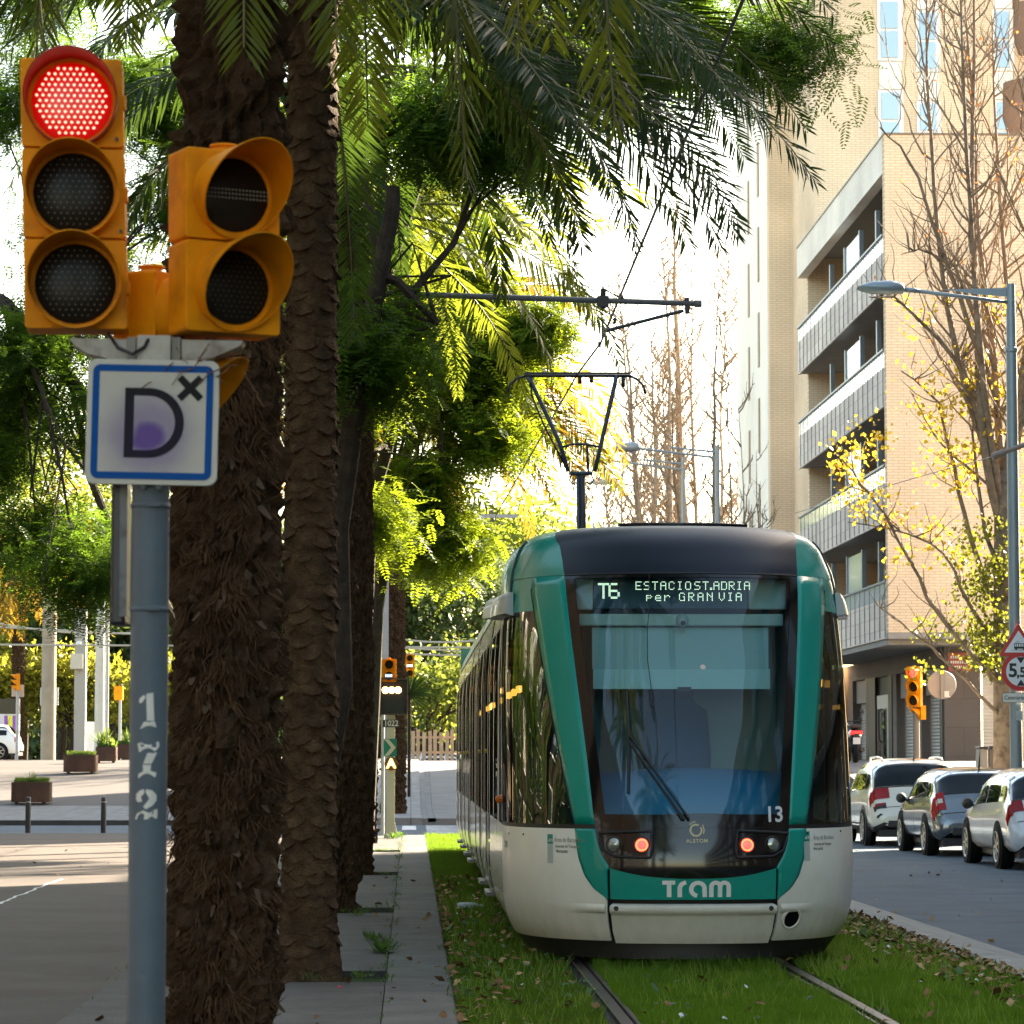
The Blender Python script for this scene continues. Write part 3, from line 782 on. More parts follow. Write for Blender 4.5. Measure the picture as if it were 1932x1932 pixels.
# ---- headlamps
hl = mat('lamp_glass', (.35, .37, .33), .08, metal=.6, var=.3, vs=30)
redon = mat('red_led', (.4, .02, .01), .3, emit=(1, .05, .015), es=1.6)
reddim = mat('red_led_core', (.25, .10, .09), .3, emit=(1, .2, .15), es=.10)
for px, kind in ((1159, 'white'), (1211, 'red'), (1409, 'red'), (1457, 'white')):
    u0, z0 = uz(px, 1594.5 if kind == 'red' else 1593)
    c = S(u0, z0); n = (SN(u0, z0)+Vector((0, -1.2, 0))).normalized()
    mb = MB(); mb.lathe([(.062, .008), (.055, .018), (.05, .012), (.049, -.01)], c, n, 28); hd = build(mb, 'headlamp', dkm, tram, smooth=True)
    mb = MB(); mb.lathe([(.049, .006), (.03, .016), (.0, .019)], c, n, 28)
    build(mb, 'lens', hl if kind == 'white' else reddim, hd, smooth=True)
    if kind == 'red':
        mb = MB()
        q = n.to_track_quat('Z', 'Y')
        for k in range(18):
            a = 2*math.pi*k/18; p = c+n*.016+q @ Vector((.039*math.cos(a), .039*math.sin(a), 0))
            mb.lathe([(.0065, 0), (.004, .004), (0, .005)], p, n, 6)
        build(mb, 'led_ring', redon, hd)
# pods round each pair
for s, pxa, pxb in ((-1, 1131, 1229), (1, 1391, 1483)):
    cs = [(pxa, 1572), (pxb, 1568), (pxb+2, 1600), (pxb-2, 1618), (pxa+30, 1616), (pxa+8, 1604)] if s < 0 else [(pxa, 1568), (pxb+3, 1572), (pxb-6, 1604), (pxb-26, 1616), (pxa-2, 1618), (pxa-4, 1600)]
    pts = [uz(*c_) for c_ in cs]; ring = []
    for i in range(len(pts)):
        a, b = pts[i], pts[(i+1) % len(pts)]
        for t in (0, .33, .66): ring.append(S(a[0]+(b[0]-a[0])*t, a[1]+(b[1]-a[1])*t)+SN(a[0]+(b[0]-a[0])*t+.0001, a[1])*.010)
    mb = MB(); mb.tube(ring+[ring[0], ring[1]], .012, 6, caps=False); build(mb, 'lamp_pod', blk, msk, smooth=True)
# ---- lettering mapped onto the body
def on_body(V, F, u0, z0, off, flipx=1):
    tab = [(u0+k*.004, 0.0) for k in range(-90, 91)]; s = [0.0]*181        # arc length along the body either side of u0
    for k in range(91, 181): s[k] = s[k-1]+(S(tab[k][0], z0)-S(tab[k-1][0], z0)).length
    for k in range(89, -1, -1): s[k] = s[k+1]-(S(tab[k][0], z0)-S(tab[k+1][0], z0)).length
    out = []
    for x, y, _ in V:
        u = float(np.interp(x, s, [q[0] for q in tab])); out.append(S(u, z0+y)+SN(u+1e-5, z0+y)*off)
    return out, F
def body_text(s, px, py, size, m, name, par, bold=0, sp=1.0, off=.0085, subdiv=1, sx=1.0):
    u0, z0 = uz(px, py); V, F = text_mesh(s, size, bold, sp, subdiv=subdiv)
    V = [(x*sx, y, z) for x, y, z in V]
    V, F = on_body(V, F, u0, z0, off); mb = MB(); mb.add(V, F); return build(mb, name, m, par)
lw = mat('letter_white', (.78, .78, .74), .35)
# the operator's word mark, built from strokes: T r a m
def stroke_poly(paths, wd):
    V = []; F = []
    for pts in paths:
        n = len(pts); base = len(V)
        for i, p in enumerate(pts):
            a = Vector(pts[max(i-1, 0)]); b = Vector(pts[min(i+1, n-1)]); d = (b-a).normalized(); nn = Vector((-d.y, d.x))
            V.append((p[0]+nn.x*wd/2, p[1]+nn.y*wd/2, 0)); V.append((p[0]-nn.x*wd/2, p[1]-nn.y*wd/2, 0))
        F += [(base+2*i, base+2*i+1, base+2*i+3, base+2*i+2) for i in range(n-1)]
    return V, F
def arc(cx, cyy, r, a0, a1, n=12, ry=None):
    ry = r if ry is None else ry
    return [(cx+r*math.cos(R(a0+(a1-a0)*i/n)), cyy+ry*math.sin(R(a0+(a1-a0)*i/n))) for i in range(n+1)]
def wordmark(h):                       # height h, strokes .2h
    wd = .25*h; P_ = []
    P_ += [[(-1.75*h, .39*h), (-1.05*h, .39*h)], [(-1.38*h, .39*h), (-1.38*h, -.5*h)]]
    P_ += [[(-.80*h, -.5*h), (-.80*h, .05*h)]+arc(-.42*h, .02*h, .38*h, 178, 95, 8)]
    P_ += [arc(.20*h, -.02*h, .37*h, 262, 20, 16, .40*h)+[(.57*h, -.5*h)]]
    P_ += [[(.93*h, -.5*h), (.93*h, .12*h)]+arc(1.17*h, .13*h, .24*h, 175, 5, 10, .26*h)+[(1.41*h, -.5*h)]]
    P_ += [arc(1.65*h, .13*h, .24*h, 178, 5, 10, .26*h)+[(1.89*h, -.5*h)]]
    return stroke_poly(P_, wd)
V, F = wordmark(.116); V = [(x*1.13, y, z) for x, y, z in V]; u0, z0 = uz(1310, 1677); V, F = on_body(V, F, u0, z0, .0085)
mb = MB(); mb.add(V, F); build(mb, 'lettering', lw, tram)
gl_ = mat('letter_green', (.0, .22, .17), .4)
V, F = wordmark(.050); u0, z0 = uz(955, 1592)
V, F = on_body(V, F, u0, z0, .006); mb = MB(); mb.add(V, F); build(mb, 'lettering', gl_, tram)
gt = mat('letter_grey', (.16, .17, .16), .5)
for s, px, py in ((-1, 1064, 1585), (1, 1546, 1580)):
    body_text('Àrea de Barcelona', px+(9 if s < 0 else 8), py, .046, gt, 'lettering', tram, sx=.78, off=.006)
    body_text('Autoritat del Transport', px+6, py+12, .030, gt, 'lettering', tram, bold=.02, sx=.78, off=.006)
    body_text('Metropolità', px-3, py+21, .030, gt, 'lettering', tram, bold=.02, sx=.78, off=.006)
    u0, z0 = uz(px-25, py-2); V = [(-.03, -.035, 0), (.03, -.035, 0), (.03, .035, 0), (-.03, .035, 0)]
    v, f_ = on_body(V, [(0, 1, 2, 3)], u0, z0, .006); mb = MB(); mb.add(v, f_); em = build(mb, 'emblem', gl_, tram)
    body_text('ATM', px-22, py+1, .034, wh, 'lettering', em, off=.008, bold=.02)
    v, f_ = on_body([(x, y-.105, z) for x, y, z in [(-.03, -.07, 0), (.03, -.07, 0), (.03, .068, 0), (-.03, .068, 0)]], [(0, 1, 2, 3)], u0, z0, .006); mb = MB(); mb.add(v, f_)
    build(mb, 'emblem_tint', mat('emblem_tint', (.42, .46, .42), .4), em)
gold = mat('letter_gold', (.55, .48, .26), .35)
body_text('ALSTOM', 1315, 1587, .037, gold, 'lettering', msk, bold=.03, sp=1.15, off=.010)
P_ = [arc(0, 0, .040, 60, 395, 24), arc(.0, .0, .058, -28, 40, 8), arc(.0, .002, .0585, 92, 140, 6)]
u0, z0 = uz(1313, 1567); V, F = stroke_poly([P_[0]], .014); V2, F2 = stroke_poly(P_[1:], .008)
for VV, FF in ((V, F), (V2, F2)):
    v, f_ = on_body(VV, FF, u0, z0, .010); mb = MB(); mb.add(v, f_); build(mb, 'emblem', gold, msk)
body_text('13', 1460, 1538, .155, mat('digit_white', (.7, .7, .7), .4), 'number', tram, bold=.02, off=.009)
for px, py in ((1205, 1571), (1398, 1571)):
    u0, z0 = uz(px, py-6); mb = MB(); mb.lathe([(.014, .004), (.011, .01), (0, .008)], S(u0, z0), SN(u0, z0), 12); build(mb, 'bolt', dkm, msk)
for zz, ua, ub in ((1.0, 1.0, 1.28),):
    pass
for px, py in ((961, 1572), (988, 1574), (1042, 1583), (1500+22, 1572), (1585, 1568)):
    u0, z0 = uz(px, py); mb = MB(); mb.lathe([(.009, .0), (.008, .006), (0, .006)], S(u0, z0), SN(u0, z0), 10); build(mb, 'bolt', blk, tram)
# ---- cab side windows (the triangular quarter lights)
zt2 = 2.60
for sgn in (-1, 1):
    fi = lambda z: sgn*(abs(uG(z))+.008); fo = lambda z: sgn*1.18
    mb = MB(); patch(mb, fi, fo, zWb, zt2, 22, 12); qw = build(mb, 'side_window', gs, tram, smooth=True)
    mb = MB(); patch(mb, lambda z: sgn*1.18, lambda z: sgn*1.30, zWb, zt2, 10, 2, off=.004); build(mb, 'door_post', wh, tram, smooth=True)
    mb = MB(); patch(mb, fi, lambda z: sgn*1.30, zt2, zP+.0, 2, 12, off=.002); build(mb, 'window_header', gr, tram, smooth=True)
    # camera / mirror housing
    mb = MB(); rows = []
    for i in range(9):
        t = i/8; zz = 2.585+.175*math.sin(t*math.pi/2)**.8
        row = []
        for j in range(13):
            uu = sgn*(.80+.56*j/12); o_ = .015+.15*math.cos(t*math.pi/2)**.5*(.35+.65*j/12)
            row.append(S(uu, zz)+SN(uu, zz)*o_)
        rows.append(row)
    rows.insert(0, [S(sgn*(.80+.56*j/12), 2.58) for j in range(13)])
    mb.grid(rows)
    mb.add([r[-1] for r in rows]+[S(sgn*1.36, 2.70)-SN(sgn*1.36, 2.7)*.05], [tuple(range(len(rows)+1))]) 
    mb.add([r[0] for r in rows], [tuple(range(len(rows)))])
    build(mb, 'camera_housing', mat('housing_silver', (.42, .41, .38), .35, spec=.5, coat=.3), tram, smooth=True, angle=50)
    # amber side marker
    u_ = sgn*1.27; mb = MB(); mb.lathe([(.035, 0), (.033, .03), (.02, .05), (0, .055)], S(u_, 1.17), SN(u_, 1.17), 14); build(mb, 'side_marker', mat('amber_lens', (.55, .13, .01), .2), tram, smooth=True)
# ---- wipers
u1, z1 = uz(1190, 1390); u2, z2 = uz(1300, 1548); u3, z3 = uz(1183, 1310); u4, z4 = uz(1186, 1498)
A = S(u1, z1)+SN(u1, z1)*.05; B = S(u2, z2)+SN(u2, z2)*.04; C3 = S(u3, z3)+SN(u3, z3)*.02; D4 = S(u4, z4)+SN(u4, z4)*.02
mb = MB(); mb.tube([B, A], .009, 6); mb.tube([B+Vector((-.035, 0, 0)), A+Vector((-.02, 0, -.03))], .008, 6); mb.tube([B+Vector((-.05, 0, 0)), A+Vector((0, 0, -.06))], .006, 6)
mb.cyl(A+Vector((0, -.012, 0)), A+Vector((0, .03, 0)), .02)
wpr = build(mb, 'wiper_arm', blk, tram)
mb = MB(); mb.tube([C3, (C3+A*2)/3+Vector((0, .0, 0)), A+Vector((0, .03, 0)), D4], .010, 6); build(mb, 'wiper_blade', blk, wpr)
mb = MB(); mb.tube([S(-.10, zWt)+SN(-.1, zWt)*.006]+[S(-.10-.012*math.sin(i), zWt-(i+1)*.22)+SN(-.1, zWt-(i+1)*.22)*.006 for i in range(6)], .003, 5); build(mb, 'heater_wire', blk, ws)
# ---- destination display: dot matrix
FONT = {'A': '01110100011000111111100011000110001', 'B': '11110100011000111110100011000111110', 'C': '01110100011000010000100001000101110', 'D': '11110100011000110001100011000111110',
 'E': '11111100001000011110100001000011111', 'G': '01110100011000010011100011000101111', 'I': '01110001000010000100001000010001110', 'N': '10001110011010110011100011000110001',
 'O': '01110100011000110001100011000101110', 'R': '11110100011000111110101001001010001', 'S': '01111100001000001110000010000111110', 'T': '11111001000010000100001000010000100',
 'V': '10001100011000110001100010101000100', '.': '00000000000000000000000000110001100', ' ': '0'*35, 'p': '00000000001111010001111101000010000', 'e': '00000000000111010001111111000001111',
 'r': '00000000001011011001100001000010000', '6': '01110100001000011110100011000101110'}
def dots(s, x0, z0, p, sx=1, sy=1):
    out = []
    for ci, ch in enumerate(s):
        b = FONT[ch]
        for r in range(7):
            for c_ in range(5):
                if b[r*5+c_] == '1':
                    for a in range(sx):
                        for b2 in range(sy): out.append((x0+((ci*6+c_)*sx+a)*p, z0-(r*sy+b2)*p))
    return out
yD = P(1300, 1120, TY+1.1).y
def dp(px, py, Y): v = P(px, py, Y); return v
DY = TY+1.02
led = mat('led_white', (.8, .8, .6), .4, emit=(.9, 1, .68), es=.22)
pa = dp(1121, 1094, DY); pb = dp(1410, 1148, DY)
mb = MB(); mb.b2((pa.x, DY+.01, pb.z), (pb.x, DY+.06, pa.z)); ds = build(mb, 'destination_display', mat('display_navy', (.015, .08, .13), .5), tram)
mb = MB(); p_ = .0128
def adddots(s, px, py, Y, sx=1, sy=1, pitch=p_):
    v = dp(px, py, Y)
    for x, z in dots(s, v.x, v.z, pitch, sx, sy):
        h = .0029; mb.add([(x-h, Y, z-h), (x+h, Y, z-h), (x+h, Y, z+h), (x-h, Y, z+h)], [(0, 1, 2, 3)])
adddots('T', 1129, 1101, DY+.008, 2, 2, .0085); adddots('6', 1149, 1101, DY+.008, 2, 2, .0085)
def spaced(s, px, py, step):
    for i, ch in enumerate(s): adddots(ch, px+i*step, py, DY+.008, pitch=.0093)
spaced('ESTACIO', 1200, 1098, 15.6); spaced('ST', 1311, 1098, 15.6); spaced('.', 1338, 1098, 15); spaced('ADRIA', 1347, 1098, 14.4)
spaced('per', 1220, 1119, 17); spaced('GRAN', 1282, 1119, 17.5); spaced('VIA', 1357, 1119, 16)
build(mb, 'led_text', led, ds)
inner = mat('cab_trim', (.62, .66, .58), .6)
def boxpx(mb, x0, y0, x1, y1, Y, d=.05):
    a = dp(x0, y0, Y); b = dp(x1, y1, Y); mb.b2((a.x, Y, b.z), (b.x, Y+d, a.z))
mb = MB(); boxpx(mb, 1086, 1088, 1119, 1150, DY+.03); boxpx(mb, 1412, 1088, 1484, 1150, DY+.03)
boxpx(mb, 1092, 1158, 1478, 1181, DY+.0, .12); build(mb, 'display_surround', inner, tram, bevel=.01)
mb = MB(); mb.lathe([(.05, 0), (.047, .05), (.03, .075), (0, .08)], dp(1287, 1170, DY)+Vector((0, 0, 0)), (0, -1, -.2), 18); cb = build(mb, 'camera_dome', mat('dome_white', (.5, .52, .48), .4), tram, smooth=True)
mb = MB(); mb.lathe([(.018, .08), (0, .088)], dp(1287, 1172, DY), (0, -1, -.2), 14); build(mb, 'camera_lens', dkm, cb)
bly = DY+.05
blm = mat('blind_fabric', (.55, .66, .64), .8); blm2 = mat('blind_hem', (.66, .80, .76), .7)
mb = MB(); boxpx(mb, 1117, 1184, 1450, 1262, bly, .008); sb_ = build(mb, 'sun_blind', blm, tram)
mb = MB(); boxpx(mb, 1119, 1262, 1453, 1300, bly-.004, .008); build(mb, 'blind_hem', blm2, sb_)
mb = MB(); boxpx(mb, 1279, 1296, 1304, 1304, bly-.03, .02); build(mb, 'blind_clip', blk, sb_)
u0, z0 = uz(1326, 1259); mb = MB(); mb.lathe([(.02, .003), (.02, .005), (0, .006)], S(u0, z0), SN(u0, z0), 9); build(mb, 'sticker', mat('sticker', (.75, .62, .58), .6), ws)
# cab interior
def cb_(fn, name, m, **k): mb = MB(); fn(mb); return build(mb, name, m, tram, **k)
blue = mat('dash_blue', (.010, .22, .42), .5); navy = mat('seat_navy', (.010, .07, .15), .7)
cb_(lambda mb: mb.b2((TX-1.15, TY+2.3, .9), (TX+1.15, TY+2.34, 3.0)), 'cab_bulkhead', mat('bulkhead', (.08, .22, .32), .6))
cb_(lambda mb: mb.b2((TX+.2, TY+2.24, 1.2), (TX+.85, TY+2.29, 2.6)), 'cab_door', mat('cab_door', (.22, .30, .32), .4))
cb_(lambda mb: mb.b2((TX-.75, TY+.9, .80), (TX+.75, TY+2.3, .84)), 'cab_floor', blk)
def f(mb):
    rows = []
    for i in range(9):
        a = i/8*math.pi/2
        rows.append([Vector((TX-.85+1.7*j/16, TY+.62+.5*(1-math.cos(a)), 1.03+.33*math.sin(a)+.05*math.cos((j-9)/16*math.pi))) for j in range(17)])
    rows.append([Vector((v.x, TY+1.6, v.z)) for v in rows[-1]])
    mb.grid(rows)
cb_(f, 'dashboard', blue, smooth=True)
def f(mb):
    rows = []
    for z, wd, dd in ((1.1, .24, .10), (1.5, .27, .12), (1.85, .24, .10), (1.92, .14, .08), (1.95, .13, .07), (2.02, .14, .07), (2.12, .13, .06), (2.17, .08, .03)):
        rows.append([Vector((TX+.02+wd*math.cos(a), TY+1.75+dd*math.sin(a), z)) for a in [2*math.pi*j/16 for j in range(17)]])
    mb.grid(rows)
cb_(f, 'driver_seat', navy, smooth=True)
cb_(lambda mb: mb.b2((TX-.95, TY+1.5, 1.2), (TX-.9, TY+1.56, 2.6)), 'grab_pole', mat('pole_green', (.02, .35, .22), .4))
# ---- following modules: profile swept back to the tail
def prof_pts():
    return [(1.25, .20), (1.30, .35), (1.325, .6), (1.325, 1.0), (1.325, 1.5), (1.325, 2.3), (1.285, 2.63), (1.235, 2.9)]
def sec(mb, y0, y1, pts, s, off=0.0):
    a = [Vector((TX+s*(x+off), y0, z)) for x, z in pts]; b = [Vector((TX+s*(x+off), y1, z)) for x, z in pts]; mb.grid([a, b])
LOW = [(1.22, .16), (1.28, .28), (1.315, .45), (1.325, .6), (1.325, .98)]
WIN = [(1.325, .98), (1.325, 1.6), (1.322, 2.2), (1.30, 2.55)]
TOPB = [(1.30, 2.55), (1.285, 2.66), (1.26, 2.80)]
ROOF = [(1.26, 2.80), (1.20, 2.98), (1.13, 3.11), (1.03, 3.2), (.95, 3.24), (.5, 3.28), (0, 3.285)]
ys0 = TY+2.86
mods = [(ys0, ys0+3.0), (ys0+3.45, ys0+9.0), (ys0+9.45, ys0+12.4), (ys0+12.85, ys0+18.4), (ys0+18.85, ys0+24.6)]
amber = mat('amber_light', (.6, .2, .02), .3, emit=(1, .42, .06), es=1.1)
swh = mat('tram_side_white', (.78, .74, .66), .25, var=.05, spec=.6, coat=.5)
for mi, (a, b) in enumerate(mods):
    for s in (-1, 1):
        mb = MB(); sec(mb, a, b, LOW, s); build(mb, 'lower_panel', swh, tram, smooth=True, angle=40)
        mb = MB(); sec(mb, a, b, TOPB, s); build(mb, 'cant_rail', swh, tram, smooth=True, angle=40)
    mb = MB(); mb.add([(TX-1.22, a, .16), (TX+1.22, a, .16), (TX+1.22, b, .16), (TX-1.22, b, .16)], [(0, 1, 2, 3)])
    build(mb, 'underfloor', blk, tram)
    mb = MB()
    for s in (-1, 1): sec(mb, a, b, ROOF, s, .01)
    build(mb, 'module_roof', mat('roof_green', (.012, .10, .08), .35, var=.15), tram, smooth=True, angle=40)
    mb = MB(); mb.b2((TX-.75, a+.5, 3.28), (TX+.75, b-.5, 3.33)); build(mb, 'roof_equipment', mat('roof_box', (.10, .11, .11), .5), tram, bevel=.04)
    for s in (-1, 1):
        mb = MB(); sec(mb, a, b, WIN, s, -.012); build(mb, 'window_band', gs, tram, smooth=True)
    L_ = b-a; nb_ = max(2, round(L_/1.35))
    for s in (-1, 1):
        for k in range(nb_+1):
            y = a+L_*k/nb_; wd = .17 if k in (0, nb_) else .09
            mb = MB(); sec(mb, max(a, y-wd), min(b, y+wd), WIN, s, .006); build(mb, 'window_post', alu, tram, smooth=True)
    # doors on the long modules
    if L_ > 4:
        for dy in (.62, 3.35):
            for s in (-1, 1):
                y0 = a+dy
                for q in (0, .66):
                    mb = MB(); sec(mb, y0+q, y0+q+.63, [(1.27, .26), (1.325, .55), (1.325, .98)], s, .012); d_ = build(mb, 'door', swh, tram, smooth=True)
                    mb = MB(); sec(mb, y0+q+.07, y0+q+.56, [(1.325, .98), (1.325, 2.3), (1.305, 2.5)], s, .008); build(mb, 'door_glass', gs, d_, smooth=True)
                    mb = MB(); sec(mb, y0+q, y0+q+.045, [(1.325, .98), (1.325, 2.3), (1.30, 2.55)], s, .016); sec(mb, y0+q+.585, y0+q+.63, [(1.325, .98), (1.325, 2.3), (1.30, 2.55)], s, .016); build(mb, 'door_frame', alu, d_)
                mb = MB(); mb.lathe([(.022, 0), (.02, .02), (0, .024)], (TX+s*1.33, y0-.12, 1.55), (s, 0, 0), 10); build(mb, 'door_button', mat('yellow_button', (.45, .36, .02), .4), tram)
                mb = MB(); mb.b2((TX+s*1.20, y0, .20), (TX+s*1.33, y0+.9, .235)); build(mb, 'door_step', mat('step_grey', (.20, .20, .19), .5), tram)
    # ceiling, floor and lamp rows seen through the panes
    mb = MB(); mb.b2((TX-1.2, a, .95), (TX+1.2, b, 1.0)); build(mb, 'floor', mat('seat_red', (.12, .03, .02), .8), tram)
    mb = MB(); mb.b2((TX-1.15, a, 2.5), (TX+1.15, b, 2.52)); build(mb, 'ceiling', mat('ceiling_white', (.5, .48, .42), .7), tram)
    for s in (-1, 1):
        for k in range(int(L_/1.5)):
            mb = MB(); mb.b2((TX+s*1.0, a+.5+k*1.5, 2.10), (TX+s*1.04, a+1.1+k*1.5, 2.16)); build(mb, 'ceiling_light', amber, tram)
    for k in range(int(L_/.9)):
        for s in (-1, 1):
            mb = MB(); mb.box((TX+s*.8, a+.5+k*.9, 1.35), (.75, .12, .75)); build(mb, 'passenger_seat', navy, tram, bevel=.04)
    if mi > 0:
        pa_ = mods[mi-1][1]
        mb = MB()
        for s in (-1, 1):
            n = 12; rows = []
            for k in range(n+1):
                off = -.06-.03*(k % 2); y = pa_+(a-pa_)*k/n
                rows.append([Vector((TX+s*(x+off), y, z)) for x, z in [(1.25, .25)]+LOW[2:]+WIN[1:]+TOPB[1:]+ROOF[1:]])
            mb.grid(rows)
        build(mb, 'gangway_bellows', mat('bellows', (.03, .03, .032), .8), tram)
# the side between the cab seam and the first module: cab door
a = TY+1.9; 
for s in (-1, 1):
    mb = MB(); sec(mb, TY+1.9, ys0, LOW, s, .0); sec(mb, TY+2.0, ys0, TOPB, s, .0); build(mb, 'cab_side', swh, tram, smooth=True)
    mb = MB(); sec(mb, TY+2.15, ys0, ROOF, s, .006); build(mb, 'cab_roof', gr, tram, smooth=True)
    mb = MB(); sec(mb, TY+1.9, ys0, WIN, s, -.008); build(mb, 'cab_door_glass', gs, tram)
    mb = MB(); sec(mb, ys0-.14, ys0, WIN, s, .004); build(mb, 'window_post', alu, tram)
# rear wall of the last module
mb = MB(); mb.b2((TX-1.25, mods[-1][1]-.03, .2), (TX+1.25, mods[-1][1], 3.2)); build(mb, 'rear_wall', gr, tram)
# bogies in the shade below
for yb in (TY+4.5, TY+15.6, TY+25):
    for s in (-1, 1):
        for q in (-.8, .8):
            mb = MB(); mb.cyl((TX+s*.72, yb+q, .30), (TX+s*.80, yb+q, .30), .29, n=24); build(mb, 'wheel', mat('wheel_steel', (.08, .075, .07), .5, metal=.6), tram)
# ---- pantograph (parts of the tram)
pY = TY+14.6
pg = mat('panto_blue', (.055, .085, .125), .45, metal=.3)
def pp_(px, py, dy=0): return P(px, py, pY+dy)
def pt(name, segs, r, m=pg, par=None, n=8):
    mb = MB()
    for s_ in segs: mb.tube(s_, r, n)
    return build(mb, name, m, par or tram, smooth=True)
base = P(1099, 985, pY); kn = pp_(1098, 897)
pb_ = pt('pantograph_mast', [[Vector((base.x, pY, 3.3)), pp_(1096, 897)]], .055, dkm)
pt('mast_rod', [[Vector((base.x-.035, pY-.06, 3.3)), pp_(1090, 900, -.06)]], .012, pg, pb_)
pf = pt('pantograph_frame', [[pp_(1076, 893), pp_(1118, 893)], [pp_(1072, 890), pp_(1057, 838), pp_(1003, 722), pp_(995, 712)], [pp_(1122, 890), pp_(1134, 838), pp_(1160, 725), pp_(1163, 708)]], .026)
pt('cross_bar', [[pp_(1056, 845), pp_(1080, 838), pp_(1105, 838), pp_(1136, 844)], [pp_(1108, 840), pp_(1110, 890)]], .014, dkm, pf)
pt('parallel_rod', [[pp_(1070, 886), pp_(1025, 800), pp_(1003, 745), pp_(1002, 720)]], .012, dkm, pf)
pt('contact_strip', [[pp_(990, 709), pp_(1190, 709)], [pp_(990, 705, .3), pp_(1190, 705, .3)]], .02, dkm, pf)
pt('horn', [[pp_(993, 709), pp_(975, 714), pp_(962, 726), pp_(958, 741)]], .016, dkm, pf)
pt('horn', [[pp_(1188, 709), pp_(1203, 716), pp_(1214, 728), pp_(1218, 744)]], .016, dkm, pf)
pt('spring_box', [[pp_(1176, 712), pp_(1176, 730)], [pp_(1002, 712), pp_(1002, 730)], [pp_(1094, 712), pp_(1094, 724)], [pp_(1116, 712), pp_(1116, 722)]], .024, dkm, pf)
pt('mast_hook', [[pp_(1078, 896), pp_(1074, 906), pp_(1080, 914), pp_(1090, 910)], [pp_(1116, 896), pp_(1120, 906), pp_(1114, 914), pp_(1106, 910)]], .01, dkm, pf)
# ================================================================== plants
def frond_geo(mb, base, az, el, L, droop, nl=46, ll=.42, wl=.016, seed=0, hang=.5, stemr=.018, roll=None):
    """one pinnate palm leaf: returns nothing, appends stem to mb[0] and leaflets to mb[1]"""
    r = np.random.default_rng(seed)
    n = 14; p = np.array(base, float); pts = [p.copy()]; e = el; ds = L/n
    side = np.array([math.cos(az), -math.sin(az), 0.0])
    tw = r.uniform(-.25, .25); azc = az
    for i in range(n):
        d = np.array([math.sin(azc)*math.cos(e), math.cos(azc)*math.cos(e), math.sin(e)])
        p = p+d*ds; pts.append(p.copy()); e -= droop/n*(.55+.9*i/n); e = max(e, -1.50); azc += tw/n
    mb[0].tube([Vector(q) for q in pts], [stemr*(1-.8*i/n) for i in range(n+1)], 4, caps=False)
    pts = np.array(pts)
    t = np.linspace(.16, 1.0, nl); idx = t*n; i0 = np.minimum(idx.astype(int), n-1); fr = (idx-i0)[:, None]
    C = pts[i0]*(1-fr)+pts[i0+1]*fr; T = pts[i0+1]-pts[i0]; T /= np.linalg.norm(T, axis=1)[:, None]
    up = np.cross(np.broadcast_to(side, T.shape), T); up /= np.linalg.norm(up, axis=1)[:, None]
    if roll is None: roll = r.uniform(.35, 1.15)*(1 if r.random() < .5 else -1)*abs(math.sin(az))**2+r.normal(0, .15)
    sv = np.broadcast_to(side, T.shape)*math.cos(roll)+up*math.sin(roll); up = up*math.cos(roll)-np.broadcast_to(side, T.shape)*math.sin(roll)
    Vs = []; Fs = []
    for sg in (-1, 1):
        m = nl
        k = np.sin(np.pi*np.clip(t*.86+.10, 0, 1))**.55*(1-.25*t)
        l = ll*k*r.uniform(.85, 1.1, m)
        fwd = .62+.5*t+r.normal(0, .10, m); lat = 1.0+r.normal(0, .08, m); vv = .28*r.normal(0, 1, m)-.10
        D = T*fwd[:, None]+sv*(sg*lat)[:, None]+up*vv[:, None]; D /= np.linalg.norm(D, axis=1)[:, None]
        Wd = np.cross(D, up); Wd /= np.linalg.norm(Wd, axis=1)[:, None]; Wd = Wd+up*.35*r.normal(0, 1, (m, 1)); 
        g = np.array([0, 0, -1.0])
        b0 = C; m1 = C+D*(l*.35)[:, None]+g*(hang*.05*l)[:, None]; m2 = C+D*(l*.7)[:, None]+g*(hang*.22*l)[:, None]; tip = C+D*l[:, None]+g*(hang*.52*l)[:, None]
        w = wl*(.7+.5*k)[:, None]
        V = np.stack([b0, m1-Wd*w, m1+Wd*w, m2-Wd*w*.8, m2+Wd*w*.8, tip], 1).reshape(-1, 3)
        o = (np.arange(m)*6)[:, None]
        mb[1].addn(V, np.concatenate([o, o+1, o+2], 1)); mb[1].n -= 0
        nF = np.concatenate([o+1, o+3, o+4, o+2], 1); b_ = mb[1].n-len(V)
        mb[1].F += list(map(tuple, (nF+b_).tolist())); mb[1].F += list(map(tuple, (np.concatenate([o+3, o+5, o+4], 1)+b_).tolist()))
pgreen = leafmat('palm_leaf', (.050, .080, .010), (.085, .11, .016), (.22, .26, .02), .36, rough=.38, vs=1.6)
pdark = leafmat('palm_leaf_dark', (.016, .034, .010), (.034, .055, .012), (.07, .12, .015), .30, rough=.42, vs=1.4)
pgold = leafmat('palm_leaf_gold', (.07, .09, .015), (.17, .11, .02), (.25, .15, .015), .5, rough=.5, vs=1.2)
pstem = mat('palm_stem', (.14, .13, .05), .6, var=.2)
bark = mat('palm_bark', (.050, .029, .014), .9, var=.45, vs=9, bump=.8, bs=60, second=(.075, .048, .028), sc2=14)
bark2 = mat('palm_bark_scaly', (.080, .049, .026), .9, var=.55, vs=9, bump=.9, bs=70, second=(.05, .032, .02), sc2=6)
chip = mat('bark_chip', (.095, .062, .040), .85, var=.5, vs=5)
fib = mat('bark_fibre', (.075, .042, .020), .9, var=.5, vs=6)
